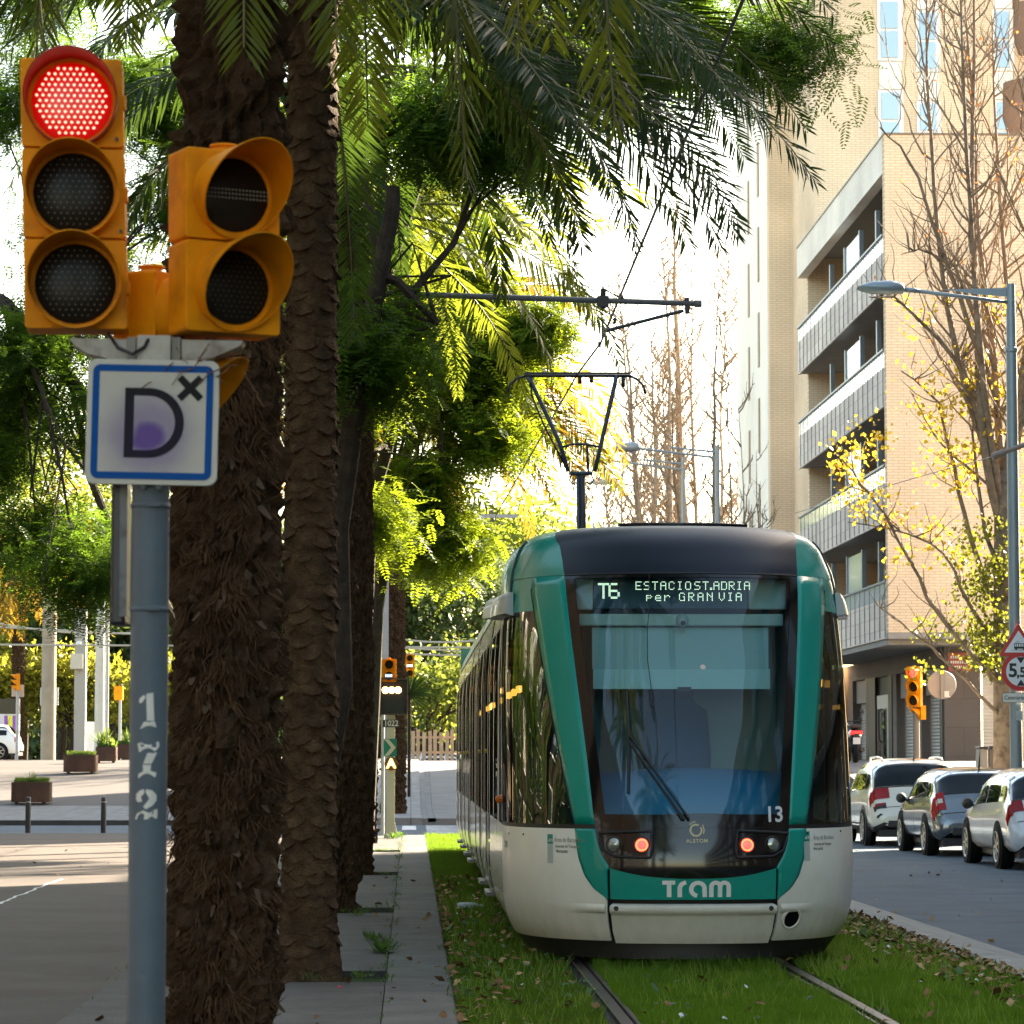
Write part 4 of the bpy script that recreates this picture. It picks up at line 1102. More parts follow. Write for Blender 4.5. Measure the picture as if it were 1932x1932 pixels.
def vnoise(x, y, seed):
    r = np.random.default_rng(seed); G = r.random((64, 64))
    xi = np.floor(x).astype(int); yi = np.floor(y).astype(int); fx = x-xi; fy = y-yi; fx = fx*fx*(3-2*fx); fy = fy*fy*(3-2*fy)
    g = lambda a, b: G[a % 64, b % 64]
    return (g(xi, yi)*(1-fx)+g(xi+1, yi)*fx)*(1-fy)+(g(xi, yi+1)*(1-fx)+g(xi+1, yi+1)*fx)*fy
def palm_trunk(x, y, z0, H, rad, style, seed, na=72, nz=None, lean=(0, 0)):
    """trunk surface with real relief. style: 'fibre' (rough, shaggy) or 'scale' (diamond leaf scars)"""
    nz = nz or int(H/.028); a = np.linspace(0, 2*np.pi, na, endpoint=False); z = np.linspace(0, H, nz)
    A, Z = np.meshgrid(a, z); ar = A/(2*np.pi)
    flare = 1+(.42 if style == 'scale' else .12)*np.exp(-Z/.22)
    rr = rad*flare*(1-.10*Z/H)
    if style == 'scale':
        rowh = .115; k = 7
        row = Z/rowh; ri = np.floor(row); f = row-ri
        cx = (ar*k+.5*(ri % 2)+.13*ri) % 1
        d = np.abs(cx-.5)*2
        s = (1-d**2)*(1-f)**1.0                     # each scar juts out at its lower lip
        s2 = np.clip(1.2*s-.2, 0, 1)
        rr = rr*.96+.010*s2+.012*vnoise(ar*64, Z*22, seed)
    else:
        n1 = vnoise(ar*16, Z*5.5, seed); n2 = vnoise(ar*64, Z*22+7, seed+1); n3 = vnoise(ar*32, Z*11+3, seed+2)
        kd = min(1, rad/.19); rr = rr+kd*(.07*(n1-.5)+.085*(n3-.5)+.07*(n2-.5)+.035*(vnoise(ar*128, Z*60, seed+4)-.5))
    X = x+rr*np.cos(A)+lean[0]*Z; Y = y+rr*np.sin(A)+lean[1]*Z
    V = np.stack([X, Y, Z+z0], -1).reshape(-1, 3)
    i, j = np.meshgrid(np.arange(nz-1), np.arange(na), indexing='ij'); i = i.ravel(); j = j.ravel(); jn = (j+1) % na
    F = np.stack([i*na+j, i*na+jn, (i+1)*na+jn, (i+1)*na+j], 1)
    mb = MB(); mb.addn(V, F); return mb
def shards(x, y, z0, z1, rad, n, seed, lmin, lmax, w, out=.35, up=-1, facing=None, lean=(0, 0), clump=0):
    r = np.random.default_rng(seed); mb = MB()
    a = r.uniform(0, 2*np.pi, n) if facing is None else r.normal(facing, 1.1, n)
    z = r.uniform(z0, z1, n); l = r.uniform(lmin, lmax, n)
    if clump:
        K = max(1, n//clump); ca = a[:K]; cz = z[:K]; kk = r.integers(0, K, n); a = ca[kk]+r.normal(0, .07, n); z = cz[kk]+r.normal(0, .014, n)
    R_ = np.stack([np.cos(a), np.sin(a), 0*a], 1); T_ = np.stack([-np.sin(a), np.cos(a), 0*a], 1); U = np.array([0, 0, 1.0])
    c = np.stack([x+rad*np.cos(a)+lean[0]*z, y+rad*np.sin(a)+lean[1]*z, z], 1)+R_*r.uniform(-.02, .03, (n, 1))
    o = r.uniform(.05, out*2, (n, 1)); sd = r.normal(0, .5, (n, 1)); uu = np.where(r.random((n, 1)) < .75, up, -up)*1.0
    if clump:
        o = r.uniform(.05, out*2, (K, 1))[kk]+r.normal(0, .12, (n, 1)); sd = r.normal(0, .35, (K, 1))[kk]+r.normal(0, .2, (n, 1)); uu = np.where(r.random((K, 1)) < .8, -1, .8)[kk]*r.uniform(.6, 1, (n, 1))
    D = R_*o+T_*sd+U*uu; D /= np.linalg.norm(D, axis=1)[:, None]
    Wd = np.cross(D, R_)+R_*r.normal(0, .5, (n, 1)); Wd /= np.linalg.norm(Wd, axis=1)[:, None]
    ww = w*r.uniform(.4, 1.4, (n, 1)); curl = R_*r.uniform(-.25, .35, (n, 1))*l[:, None]
    l = l[:, None]
    p = [c-Wd*ww, c+Wd*ww, c+D*l*.5+Wd*ww*.9+curl*.3, c+D*l*.5-Wd*ww*.9+curl*.3, c+D*l+Wd*ww*.4+curl, c+D*l-Wd*ww*.4+curl]
    V = np.stack(p, 1).reshape(-1, 3); k = (np.arange(n)*6)[:, None]
    mb.addn(V, np.concatenate([k, k+1, k+2, k+3], 1)); b = mb.n-len(V)
    mb.F += list(map(tuple, (np.concatenate([k+3, k+2, k+4, k+5], 1)+b).tolist())); return mb
def scar_plates(x, y, z0, H, rad, seed, k=6, rowh=.082):
    r = np.random.default_rng(seed); mb = MB(); rows = int(H/rowh)
    for i in range(rows):
        z = z0+(i+.5)*rowh; rr = rad*(1-.10*(z-z0)/H)*(1+.30*math.exp(-(z-z0)/.22))
        for j in range(k):
            if r.random() < .10: continue
            a = 2*math.pi*(j+.5*(i % 2)+.11*i)/k+r.normal(0, .11); wd = rr*2*math.pi/k*.60*r.uniform(.85, 1.15); hh = rowh*r.uniform(.9, 1.8); out = r.uniform(.014, .052); zz = z+r.normal(0, .006)
            V = []
            for u in (-1, -.5, 0, .5, 1):
                sag = (1-u*u)
                for t in (0, .55, 1):
                    dz = hh*(.5-t)+(-.028*sag*t)+(.02*abs(u)*t); ro = rr-.006+out*(t**1.6)*(.35+.65*sag)+(.006*r.random() if t else 0)
                    aa = a+u*wd/rr*(1-.25*t*abs(u)); V.append((x+ro*math.cos(aa), y+ro*math.sin(aa), zz+dz))
                ro = rr-.012; aa = a+u*wd/rr*.8; V.append((x+ro*math.cos(aa), y+ro*math.sin(aa), zz-hh*.5-.028*sag+.012))
            mb.add(V, [(c*4+q, c*4+q+1, (c+1)*4+q+1, (c+1)*4+q) for c in range(4) for q in range(3)])
    return mb
def add_to(a, b): a.F += [tuple(i+a.n for i in f) for f in b.F]; a.V += b.V; a.n += b.n; return a
def palm(x, y, H, rad, style, label, seed, nf=44, L=3.4, leafm=pgreen, ll=.42, wl=.016, group='date palms in a row beside the tram track', z0=0, cat='palm tree', shag=0, els=(-.55, 1.35), droop=(1.0, 1.9), deadn=8, extra=(), nl=64, lean=(0, 0), goldf=0.0, name='date_palm', hang=.5):
    t = thing(name, label, cat, (x, y, z0), group)
    tk = palm_trunk(x, y, z0-.05, H, rad, style, seed, lean=lean)
    tr = build(tk, 'trunk', bark if style != 'scale' else bark2, t, smooth=style == 'scale')
    if style == 'scale': build(scar_plates(x, y, z0, H, rad*.97, seed+3), 'leaf_scars', bark2, tr)['kind'] = 'stuff'
    if shag:
        cam_a = math.atan2(-y, -x)
        s1 = shards(x, y, z0, min(H, 3.4 if seed == 31 else H), rad*1.0, int(shag*1.0), seed+5,   .02, .085, .0024, facing=cam_a, lean=lean, out=.5, clump=11)
        build(s1, 'bark_fibres', fib, tr)['kind'] = 'stuff'
        s2 = shards(x, y, z0, min(H, 3.4 if seed == 31 else H), rad*.99, int(shag*.010), seed+6, .03, .08, .014, out=.5, facing=cam_a, lean=lean)
        build(s2, 'bark_chips', chip, tr)['kind'] = 'stuff'
    r = random.Random(seed); top = (x+lean[0]*H, y+lean[1]*H, z0+H-.1)
    g = [MB(), MB()]; gg = [MB(), MB()]
    for i in range(nf):
        az = i*2.399+r.uniform(-.2, .2); q = i/nf
        el = els[1]+(els[0]-els[1])*q+r.uniform(-.12, .12)
        dst = gg if r.random() < goldf*(.4+q) else g
        frond_geo(dst, (top[0]+.08*math.sin(az), top[1]+.08*math.cos(az), top[2]+.25*(1-q)), az, el, L*r.uniform(.85, 1.08), droop[0]+(droop[1]-droop[0])*r.random(), nl=nl, ll=ll, wl=wl, seed=seed*100+i, hang=hang)
    for (az, el, l_, dr) in extra:
        frond_geo(gg if (goldf > .3 and int(l_*100+az*100) % 2 == 0) else g, top, az, el, l_, dr, nl=nl, ll=ll, wl=wl, seed=int(az*97+l_*31) % 9999, hang=hang)
    st = build(g[0], 'frond_stems', pstem, t)
    build(g[1], 'crown', leafm, t)
    if gg[1].n: build(gg[1], 'old_fronds', pgold, t); build(gg[0], 'old_frond_stems', pstem, t)
    # stubs of cut leaf bases under the crown
    s = shards(top[0], top[1], top[2]-.55, top[2]+.15, rad*.95, 90, seed+9, .12, .30, .03, out=1.3, up=1)
    build(s, 'leaf_bases', bark2, t)
    return t
# az: 0 = away from the camera (+y), pi/2 = +x, pi = towards the camera
palm(-.72, 3.0, 6.6, .24, 'scale', 'date palm beside the viewpoint, seen only as a reflection in the windshield', 21, nf=40, L=3.0, group=None, extra=[])
palm(-3.9, 15.2, 9.2, .24, 'scale', 'date palm standing on the plaza side, its crown mirrored in the windshield', 23, nf=40, L=2.9, group=None)
E1 = [(1.75, .35, 3.0, 1.7), (2.0, .5, 3.1, 1.9), (1.45, .6, 3.3, 1.9), (1.25, .15, 3.0, 1.5), (2.3, .4, 2.8, 2.0), (1.1, .5, 3.5, 1.8), (2.7, .3, 3.0, 2.1), (-1.3, .2, 2.8, 1.9), (-1.9, .3, 2.9, 2.0), (-1.0, .5, 3.0, 1.8), (-1.6, .05, 3.0, 1.5), (-2.2, .1, 2.9, 1.7), (-1.45, -.3, 2.9, 1.2), (-1.75, .55, 3.1, 2.2), (1.6, -.2, 2.9, 1.3), (2.0, -.1, 2.9, 1.5), (1.3, .2, 3.4, 1.6), (1.9, .7, 3.3, 2.2)]
palm(-.725, 12.5, 6.55, .200, 'fibre', 'nearest date palm, with shaggy dark fibrous trunk behind the signal post', 31, nf=46, L=3.0, shag=10000, ll=.48, wl=.0085, extra=E1, els=(-.75, 1.3), droop=(1.2, 2.1), nl=96, hang=.25)
E2 = [(1.6, .1, 3.9, 1.25), (1.45, -.1, 3.8, 1.2), (1.75, -.35, 3.3, 1.1), (1.5, -.45, 2.9, 1.0), (1.62, .25, 3.9, 1.2), (1.3, -.2, 3.6, 1.1), (1.9, .05, 3.6, 1.2), (1.55, -.25, 3.7, 1.0), (1.7, .4, 4.0, 1.5), (1.25, .15, 3.9, 1.3), (2.1, -.3, 3.2, 1.0), (1.4, .0, 4.1, 1.1)]
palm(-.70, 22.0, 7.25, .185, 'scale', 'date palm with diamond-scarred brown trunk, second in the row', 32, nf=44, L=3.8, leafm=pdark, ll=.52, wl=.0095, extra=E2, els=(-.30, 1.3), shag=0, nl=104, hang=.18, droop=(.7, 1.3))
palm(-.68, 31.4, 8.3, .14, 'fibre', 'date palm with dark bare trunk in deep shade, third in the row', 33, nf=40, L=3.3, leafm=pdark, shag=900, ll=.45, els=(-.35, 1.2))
palm(-.62, 41.2, 8.6, .12, 'fibre', 'date palm with cut leaf stubs on its trunk, fourth in the row', 34, nf=40, L=3.9, leafm=pgreen, shag=500, ll=.5, wl=.018, els=(-.45, 1.2), goldf=.12)
palm(-.74, 55.5, 9.2, .14, 'fibre', 'date palm with long golden drooping fronds, fifth in the row', 35, nf=60, L=4.7, leafm=pgreen, shag=500, ll=.55, wl=.020, els=(-.75, 1.2), goldf=.38, droop=(.8, 1.5), extra=[(1.6, -.05, 5.4, 1.2), (1.7, .1, 5.3, 1.4), (1.5, -.2, 5.6, 1.0), (1.45, 0, 5.2, 1.3), (1.65, -.3, 5.5, .8), (1.7, -.35, 5.2, .9), (1.4, -.4, 4.6, .8), (1.9, -.3, 5.0, .9), (1.6, -.15, 5.2, 1.1), (1.75, -.5, 4.7, .7), (1.5, -.25, 5.0, .9), (1.6, -.55, 4.2, .6), (2.0, -.45, 4.8, .8)])
palm(-.45, 83.0, 9.0, .30, 'fibre', 'palm trunk rising beyond the crossing behind the tram signal', 36, nf=26, L=3.2, ll=.5, wl=.03, nl=24, z0=.05, group=None)
palm(-16.6, 135, 9.0, .26, 'fibre', 'slim dark-trunked palm beside the concrete columns', 37, nf=34, L=4.2, ll=.7, wl=.04, nl=26, z0=1.3, group=None, els=(-1.1, 1.2), leafm=pgold, lean=(.004, 0))
palm(-20.0, 125, 8.2, .26, 'fibre', 'sunlit palm at the far edge of the plaza, fronds hanging over the signals', 39, nf=34, L=4.5, ll=.7, wl=.04, nl=26, z0=1.3, group=None, els=(-1.1, 1.2), leafm=pgreen)
# ------------------------------------------------------------------ broad-leaved trees
def limb(mb, p, d, L, r, depth, rnd, tips, up=.15, spread=.7, n=6, splits=2, wob=.16, short=.72):
    pts = [p.copy()]; q = p.copy(); dd = d.normalized()
    for i in range(n):
        dd = (dd+Vector((rnd.gauss(0, wob), rnd.gauss(0, wob), rnd.gauss(0, wob)+up*.35))).normalized(); q = q+dd*(L/n); pts.append(q.copy())
    mb.tube(pts, [r*(1-.45*i/n) for i in range(n+1)], 7 if r > .05 else 4, caps=False)
    if depth == 0: tips.append((q, dd)); tips.append((pts[n//2], dd)); return
    for k in range(splits+(1 if rnd.random() < .4 else 0)):
        nd_ = (dd+Vector((rnd.gauss(0, spread), rnd.gauss(0, spread), rnd.gauss(0, spread*.6)+up))).normalized()
        limb(mb, q if k else pts[-1], nd_, L*short*rnd.uniform(.8, 1.15), r*.55, depth-1, rnd, tips, up, spread, n, splits, wob, short)
def sprays(centres, n, seed, sig=.5, L=.34, lw=.011, ll=.075, npair=9, droop=.5):
    """feathery compound leaves scattered round the cluster centres"""
    r = np.random.default_rng(seed); C = np.array([tuple(c) for c in centres]); K = len(C)
    k = r.integers(0, K, n); c = C[k]+r.normal(0, 1, (n, 3))*np.array(sig if hasattr(sig, '__len__') else (sig, sig, sig*.75))
    az = r.uniform(0, 2*np.pi, n); el = r.uniform(-.9, .35, n)-droop*.3
    D = np.stack([np.sin(az)*np.cos(el), np.cos(az)*np.cos(el), np.sin(el)], 1)
    S_ = np.stack([np.cos(az), -np.sin(az), 0*az], 1)+r.normal(0, .25, (n, 3)); S_ /= np.linalg.norm(S_, axis=1)[:, None]
    N_ = np.cross(S_, D)
    mb = MB(); Ls = L*r.uniform(.6, 1.25, n)
    for i in range(npair):
        t = (i+.6)/npair; cp = c+D*(Ls*t)[:, None]+np.array([0, 0, -1.0])*(Ls*t*t*.25*droop)[:, None]
        s_l = ll*math.sin(math.pi*min(1, t*.8+.18))**.6
        for sg in (-1, 1):
            d = S_*sg+D*.55+r.normal(0, .12, (n, 3)); d /= np.linalg.norm(d, axis=1)[:, None]
            a = cp; b = cp+d*s_l; wv = np.cross(d, N_)*lw
            V = np.stack([a, (a+b)/2-wv+N_*.003, b, (a+b)/2+wv+N_*.003], 1).reshape(-1, 3); o = (np.arange(n)*4)[:, None]
            mb.addn(V, np.concatenate([o, o+1, o+2, o+3], 1))
    return mb
def leaves(centres, n, seed, sig=.5, size=.12, asp=.6, flat=0):
    r = np.random.default_rng(seed); C = np.array([tuple(c) for c in centres]); k = r.integers(0, len(C), n)
    c = C[k]+r.normal(0, 1, (n, 3))*np.array(sig if hasattr(sig, '__len__') else (sig, sig, sig*.8))
    d = r.normal(0, 1, (n, 3)); d[:, 2] -= .4; d /= np.linalg.norm(d, axis=1)[:, None]; s = np.cross(d, r.normal(0, 1, (n, 3))); s /= np.linalg.norm(s, axis=1)[:, None]
    z = size*r.uniform(.6, 1.35, (n, 1))
    V = np.stack([c, c+d*z*.5-s*z*asp*.5, c+d*z, c+d*z*.5+s*z*asp*.5], 1).reshape(-1, 3); o = (np.arange(n)*4)[:, None]
    mb = MB(); mb.addn(V, np.concatenate([o, o+1, o+2, o+3], 1)); return mb
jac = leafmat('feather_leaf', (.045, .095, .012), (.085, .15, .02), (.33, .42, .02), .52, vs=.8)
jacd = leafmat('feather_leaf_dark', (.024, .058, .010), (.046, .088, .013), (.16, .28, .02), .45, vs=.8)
twig = mat('dark_bark', (.055, .042, .032), .9, var=.35, vs=8, bump=.7, bs=40)
def cluster_pts(blobs, per, seed):
    r = random.Random(seed); out = []
    for (cx, cyy, cz, rx, ry, rz) in blobs:
        for _ in range(max(1, int(per*rx*ry*rz))):
            while True:
                a, b, c = r.uniform(-1, 1), r.uniform(-1, 1), r.uniform(-1, 1); q = a*a+b*b+c*c
                if .12 < q < 1: break
            out.append(Vector((cx+a*rx, cyy+b*ry, cz+c*rz)))
    return out
def feather_tree(label, base, trunk, blobs, nspray, seed, m=jac, per=2.2, sig=.38, group='feathery trees planted between the palms', L=.34, lw=.011, ll=.075, npair=9, tr=.13, name='feather_leaved_tree'):
    t = thing(name, label, 'tree', base, group)
    rnd = random.Random(seed); cl = cluster_pts(blobs, per, seed); mb = MB()
    mb.tube(trunk, [tr*(1-.55*i/(len(trunk)-1)) for i in range(len(trunk))], 9)
    T_ = [Vector(p) for p in trunk]
    for c in cl:
        if rnd.random() < .65:
            s = T_[rnd.randrange(len(T_)//2, len(T_))]; mid = (s+c)/2+Vector((rnd.gauss(0, .25), rnd.gauss(0, .25), .25+rnd.gauss(0, .2)))
            pts = [s, (s*2+mid)/3+Vector((0, 0, .08)), mid, (mid+c)/2+Vector((rnd.gauss(0, .1), 0, .08)), c]
            mb.tube(pts, [tr*.42, tr*.32, tr*.22, tr*.14, tr*.05], 5, caps=False)
            for _ in range(2): mb.tube([mid, (mid+c)/2+Vector((rnd.gauss(0, .4), rnd.gauss(0, .4), rnd.gauss(0, .3))), c+Vector((rnd.gauss(0, .6), rnd.gauss(0, .6), rnd.gauss(0, .5)))], [.02, .012, .005], 4, caps=False)
    build(mb, 'trunk', twig, t)
    build(sprays(cl, nspray, seed, sig, L, lw, ll, npair), 'crown', m, t)
    return t
def W(px, py, Y): return tuple(P(px, py, Y))
def blob(px, py, Y, rpx, rpy, ry):         # ellipsoid given by where and how large it stands in the frame
    c = P(px, py, Y); k = Y/FPX; return (c.x, c.y, c.z, rpx*k, ry, rpy*k)
# A: dark tree between second and third palm, limb with a sawn stub
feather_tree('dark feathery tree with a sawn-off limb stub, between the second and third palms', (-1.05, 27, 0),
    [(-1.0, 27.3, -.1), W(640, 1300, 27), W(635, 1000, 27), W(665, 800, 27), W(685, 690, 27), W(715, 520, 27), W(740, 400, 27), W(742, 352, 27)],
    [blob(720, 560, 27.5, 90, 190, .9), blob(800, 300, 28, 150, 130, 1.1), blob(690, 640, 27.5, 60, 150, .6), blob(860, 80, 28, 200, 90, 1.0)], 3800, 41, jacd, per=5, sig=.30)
mb = MB()
# B: overhanging branch mass at the top of the street view
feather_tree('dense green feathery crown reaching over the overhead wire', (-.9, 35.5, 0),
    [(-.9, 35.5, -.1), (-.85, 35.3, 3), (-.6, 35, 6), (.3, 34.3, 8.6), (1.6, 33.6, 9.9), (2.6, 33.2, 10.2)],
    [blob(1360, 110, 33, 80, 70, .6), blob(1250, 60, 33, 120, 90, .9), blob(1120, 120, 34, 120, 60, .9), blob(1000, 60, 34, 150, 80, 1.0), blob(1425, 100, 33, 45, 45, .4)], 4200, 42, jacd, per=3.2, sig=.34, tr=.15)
# C: bright back-lit tree standing in the sun of the cross street
feather_tree('sunlit yellow-green feathery tree glowing beside the drooping palm fronds', (-.75, 53.0, 0),
    [(-.75, 53.0, -.1), W(705, 1300, 53.0), W(712, 1150, 53.0), W(735, 1000, 53.0), W(770, 850, 52.8), W(800, 700, 52.6), W(820, 600, 52.6)],
    [blob(880, 600, 53, 95, 90, 1.0), blob(800, 720, 53, 120, 120, 1.2), blob(905, 730, 52.6, 95, 90, .9), blob(850, 830, 53, 85, 90, .9), blob(810, 930, 53, 85, 90, .9), blob(770, 1010, 53, 75, 70, .9), blob(770, 560, 53.4, 95, 110, 1.1), blob(950, 640, 52.8, 60, 60, .6), blob(830, 1030, 53, 60, 40, .6)], 14000, 43, jac, per=3.0, sig=.36, L=.42, lw=.020, ll=.11, npair=8)
# D: the shaded middle of the row
feather_tree('mid-green feathery tree filling the gap behind the third palm', (-.9, 46.5, 0),
    [(-.9, 46.5, -.1), W(690, 1150, 46.5), W(700, 950, 46.5), W(730, 850, 46.5), W(760, 700, 46.5), W(790, 560, 46.5)],
    [blob(730, 620, 46, 70, 150, 1.0), blob(700, 800, 46, 60, 160, 1.0), blob(780, 450, 46, 90, 80, 1.0), blob(720, 950, 46, 40, 70, .8)], 3600, 44, jac, per=2.4, sig=.32, L=.38, lw=.015, ll=.09, npair=8)
# E: left of the palms, lacy against the sky, hanging low over the plaza
feather_tree('lacy feathery tree hanging low over the plaza behind the red signal', (-2.1, 35.5, 0),
    [(-2.1, 35.5, -.1), (-2.3, 36.0, 2.0), W(300, 950, 36.5), W(200, 800, 37.5), W(120, 700, 38), W(60, 620, 38), W(0, 560, 38)],
    [blob(130, 960, 37, 130, 60, 1.2), blob(190, 1060, 36.5, 70, 70, 1.0), blob(60, 900, 38, 100, 80, 1.2), blob(110, 200, 39, 210, 140, 1.3), blob(280, 420, 39, 90, 260, 1.0), blob(20, 700, 38, 80, 140, 1.0), blob(300, 80, 39, 160, 80, 1.1), blob(240, 780, 38, 90, 110, .9), blob(60, 420, 39, 90, 200, 1.0), blob(330, 640, 39, 70, 200, .9), blob(200, 620, 39, 110, 110, 1.0), blob(90, 650, 38, 130, 90, 1.0), blob(40, 260, 39.5, 90, 220, 1.0), blob(170, 480, 39.5, 100, 120, 1.0), blob(270, 200, 40, 90, 200, 1.0), blob(100, 60, 40, 160, 90, 1.0)], 15000, 45, jacd, per=1.7, sig=.34)
feather_tree('thin feathery tree over the plaza beside the posts', (-3.6, 57, 0),
    [(-3.6, 57, -.1), W(370, 1250, 57.5), W(300, 1120, 58), W(230, 1050, 58), W(170, 900, 58), W(130, 700, 58)],
    [blob(150, 1090, 57, 120, 40, 1.0), blob(60, 1010, 57, 80, 70, 1.0), blob(210, 960, 57, 90, 60, 1.0), blob(90, 800, 58, 150, 120, 1.3)], 3400, 46, jacd, per=1.6, sig=.36, L=.42, lw=.018, ll=.10, npair=7)
# ------------------------------------------------------------------ far trees
farm_ = leafmat('far_leaf', (.05, .09, .02), (.085, .13, .03), (.32, .36, .05), .45, vs=.35)
fary = leafmat('far_leaf_yellow', (.15, .15, .02), (.20, .19, .03), (.40, .40, .04), .5, vs=.5)
fard = leafmat('far_leaf_dark', (.035, .06, .022), (.055, .085, .03), (.12, .17, .04), .35, vs=.35)
def far_tree(label, x, y, H, rad, m, seed, n=9000, size=.26, group='trees along the far side of the plaza', trunk_h=None):
    z0 = terr(x, y)-.05; t = thing('broadleaf_tree', label, 'tree', (x, y, z0), group)
    rnd = random.Random(seed); mb = MB(); tips = []; th = trunk_h or H*.3
    mb.tube([Vector((x, y, z0)), Vector((x+.1, y, z0+th*.5)), Vector((x-.05, y, z0+th))], [.28, .22, .19], 9)
    for k in range(5):
        a = k*1.26+rnd.random(); limb(mb, Vector((x-.05, y, z0+th)), Vector((math.cos(a)*.8, math.sin(a)*.8, .9)), H*.26, .12, 2, rnd, tips, up=.2, spread=.6)
    build(mb, 'trunk', twig, t)
    cl = []
    for k in range(34):
        a = rnd.uniform(0, 6.28); b = rnd.uniform(-.9, 1); q = rnd.uniform(.45, 1)
        cl.append((x+rad*q*math.cos(a)*math.sqrt(max(0, 1-b*b*.8)), y+rad*.8*q*math.sin(a)*math.sqrt(max(0, 1-b*b*.8)), z0+th+(H-th)*(.48+.5*b*q)))
    cl += [tuple(p[0]) for p in tips[::2]]
    build(leaves(cl, int(n*1.8), seed, (rad*.19, rad*.19, rad*.15), size*1.15), 'crown', m, t); return t
FT = [('deep green bushy tree behind the slim palm', -25.5, 150, 12, 5.5, fard), ('yellow-leaved tree low behind the kiosk', -19.5, 142, 6.2, 3.4, fary),
      ('bright green tree behind the concrete columns', -15.6, 150, 10.5, 5.0, farm_), ('golden-leaved small tree between the column and the camera mast', -14.6, 138, 5.0, 2.6, fary),
      ('dark trunked tree between the column and the camera mast', -13.6, 144, 9.0, 4.0, fard), ('green-yellow tree behind the planters', -10.3, 148, 9.5, 4.6, farm_),
      ('low yellow tree beside the orange signal', -10.0, 136, 4.6, 2.4, fary), ('tall green tree beyond the posts, top against the sky', -20, 165, 19, 7, farm_),
      ('broad green tree directly beyond the wooden fence', 1.2, 150, 12.5, 5.2, fard), ('sunlit lime tree low behind the wooden fence', .9, 138, 6.0, 2.6, farm_),
      ('tall pale green tree beside the roofline of the tram', 4.2, 160, 15.5, 5.0, farm_), ('shaded green tree behind the palm trunks', -3.8, 150, 12, 5.0, fard),
      ('low dark green tree filling the gap behind the advertising panels', -23, 138, 7.0, 4.0, fard), ('round lime tree behind the white cabinet', -17.5, 160, 8.5, 5.0, farm_), ('golden low tree behind the slim palm', -18.2, 137, 4.6, 2.6, fary), ('dark green tree behind the spiky agave planter', -12.0, 165, 11, 5.5, fard), ('pale green tree behind the numbered post', -7.2, 155, 9.5, 4.5, farm_), ('dense tree closing the street end', 9.5, 185, 14, 6.5, fard)]
for i, (lb, x, y, H, rad, m) in enumerate(FT): far_tree(lb, x, y, H, rad, m, 60+i, n=7000 if H > 7 else 3500, size=.30 if H > 7 else .22)
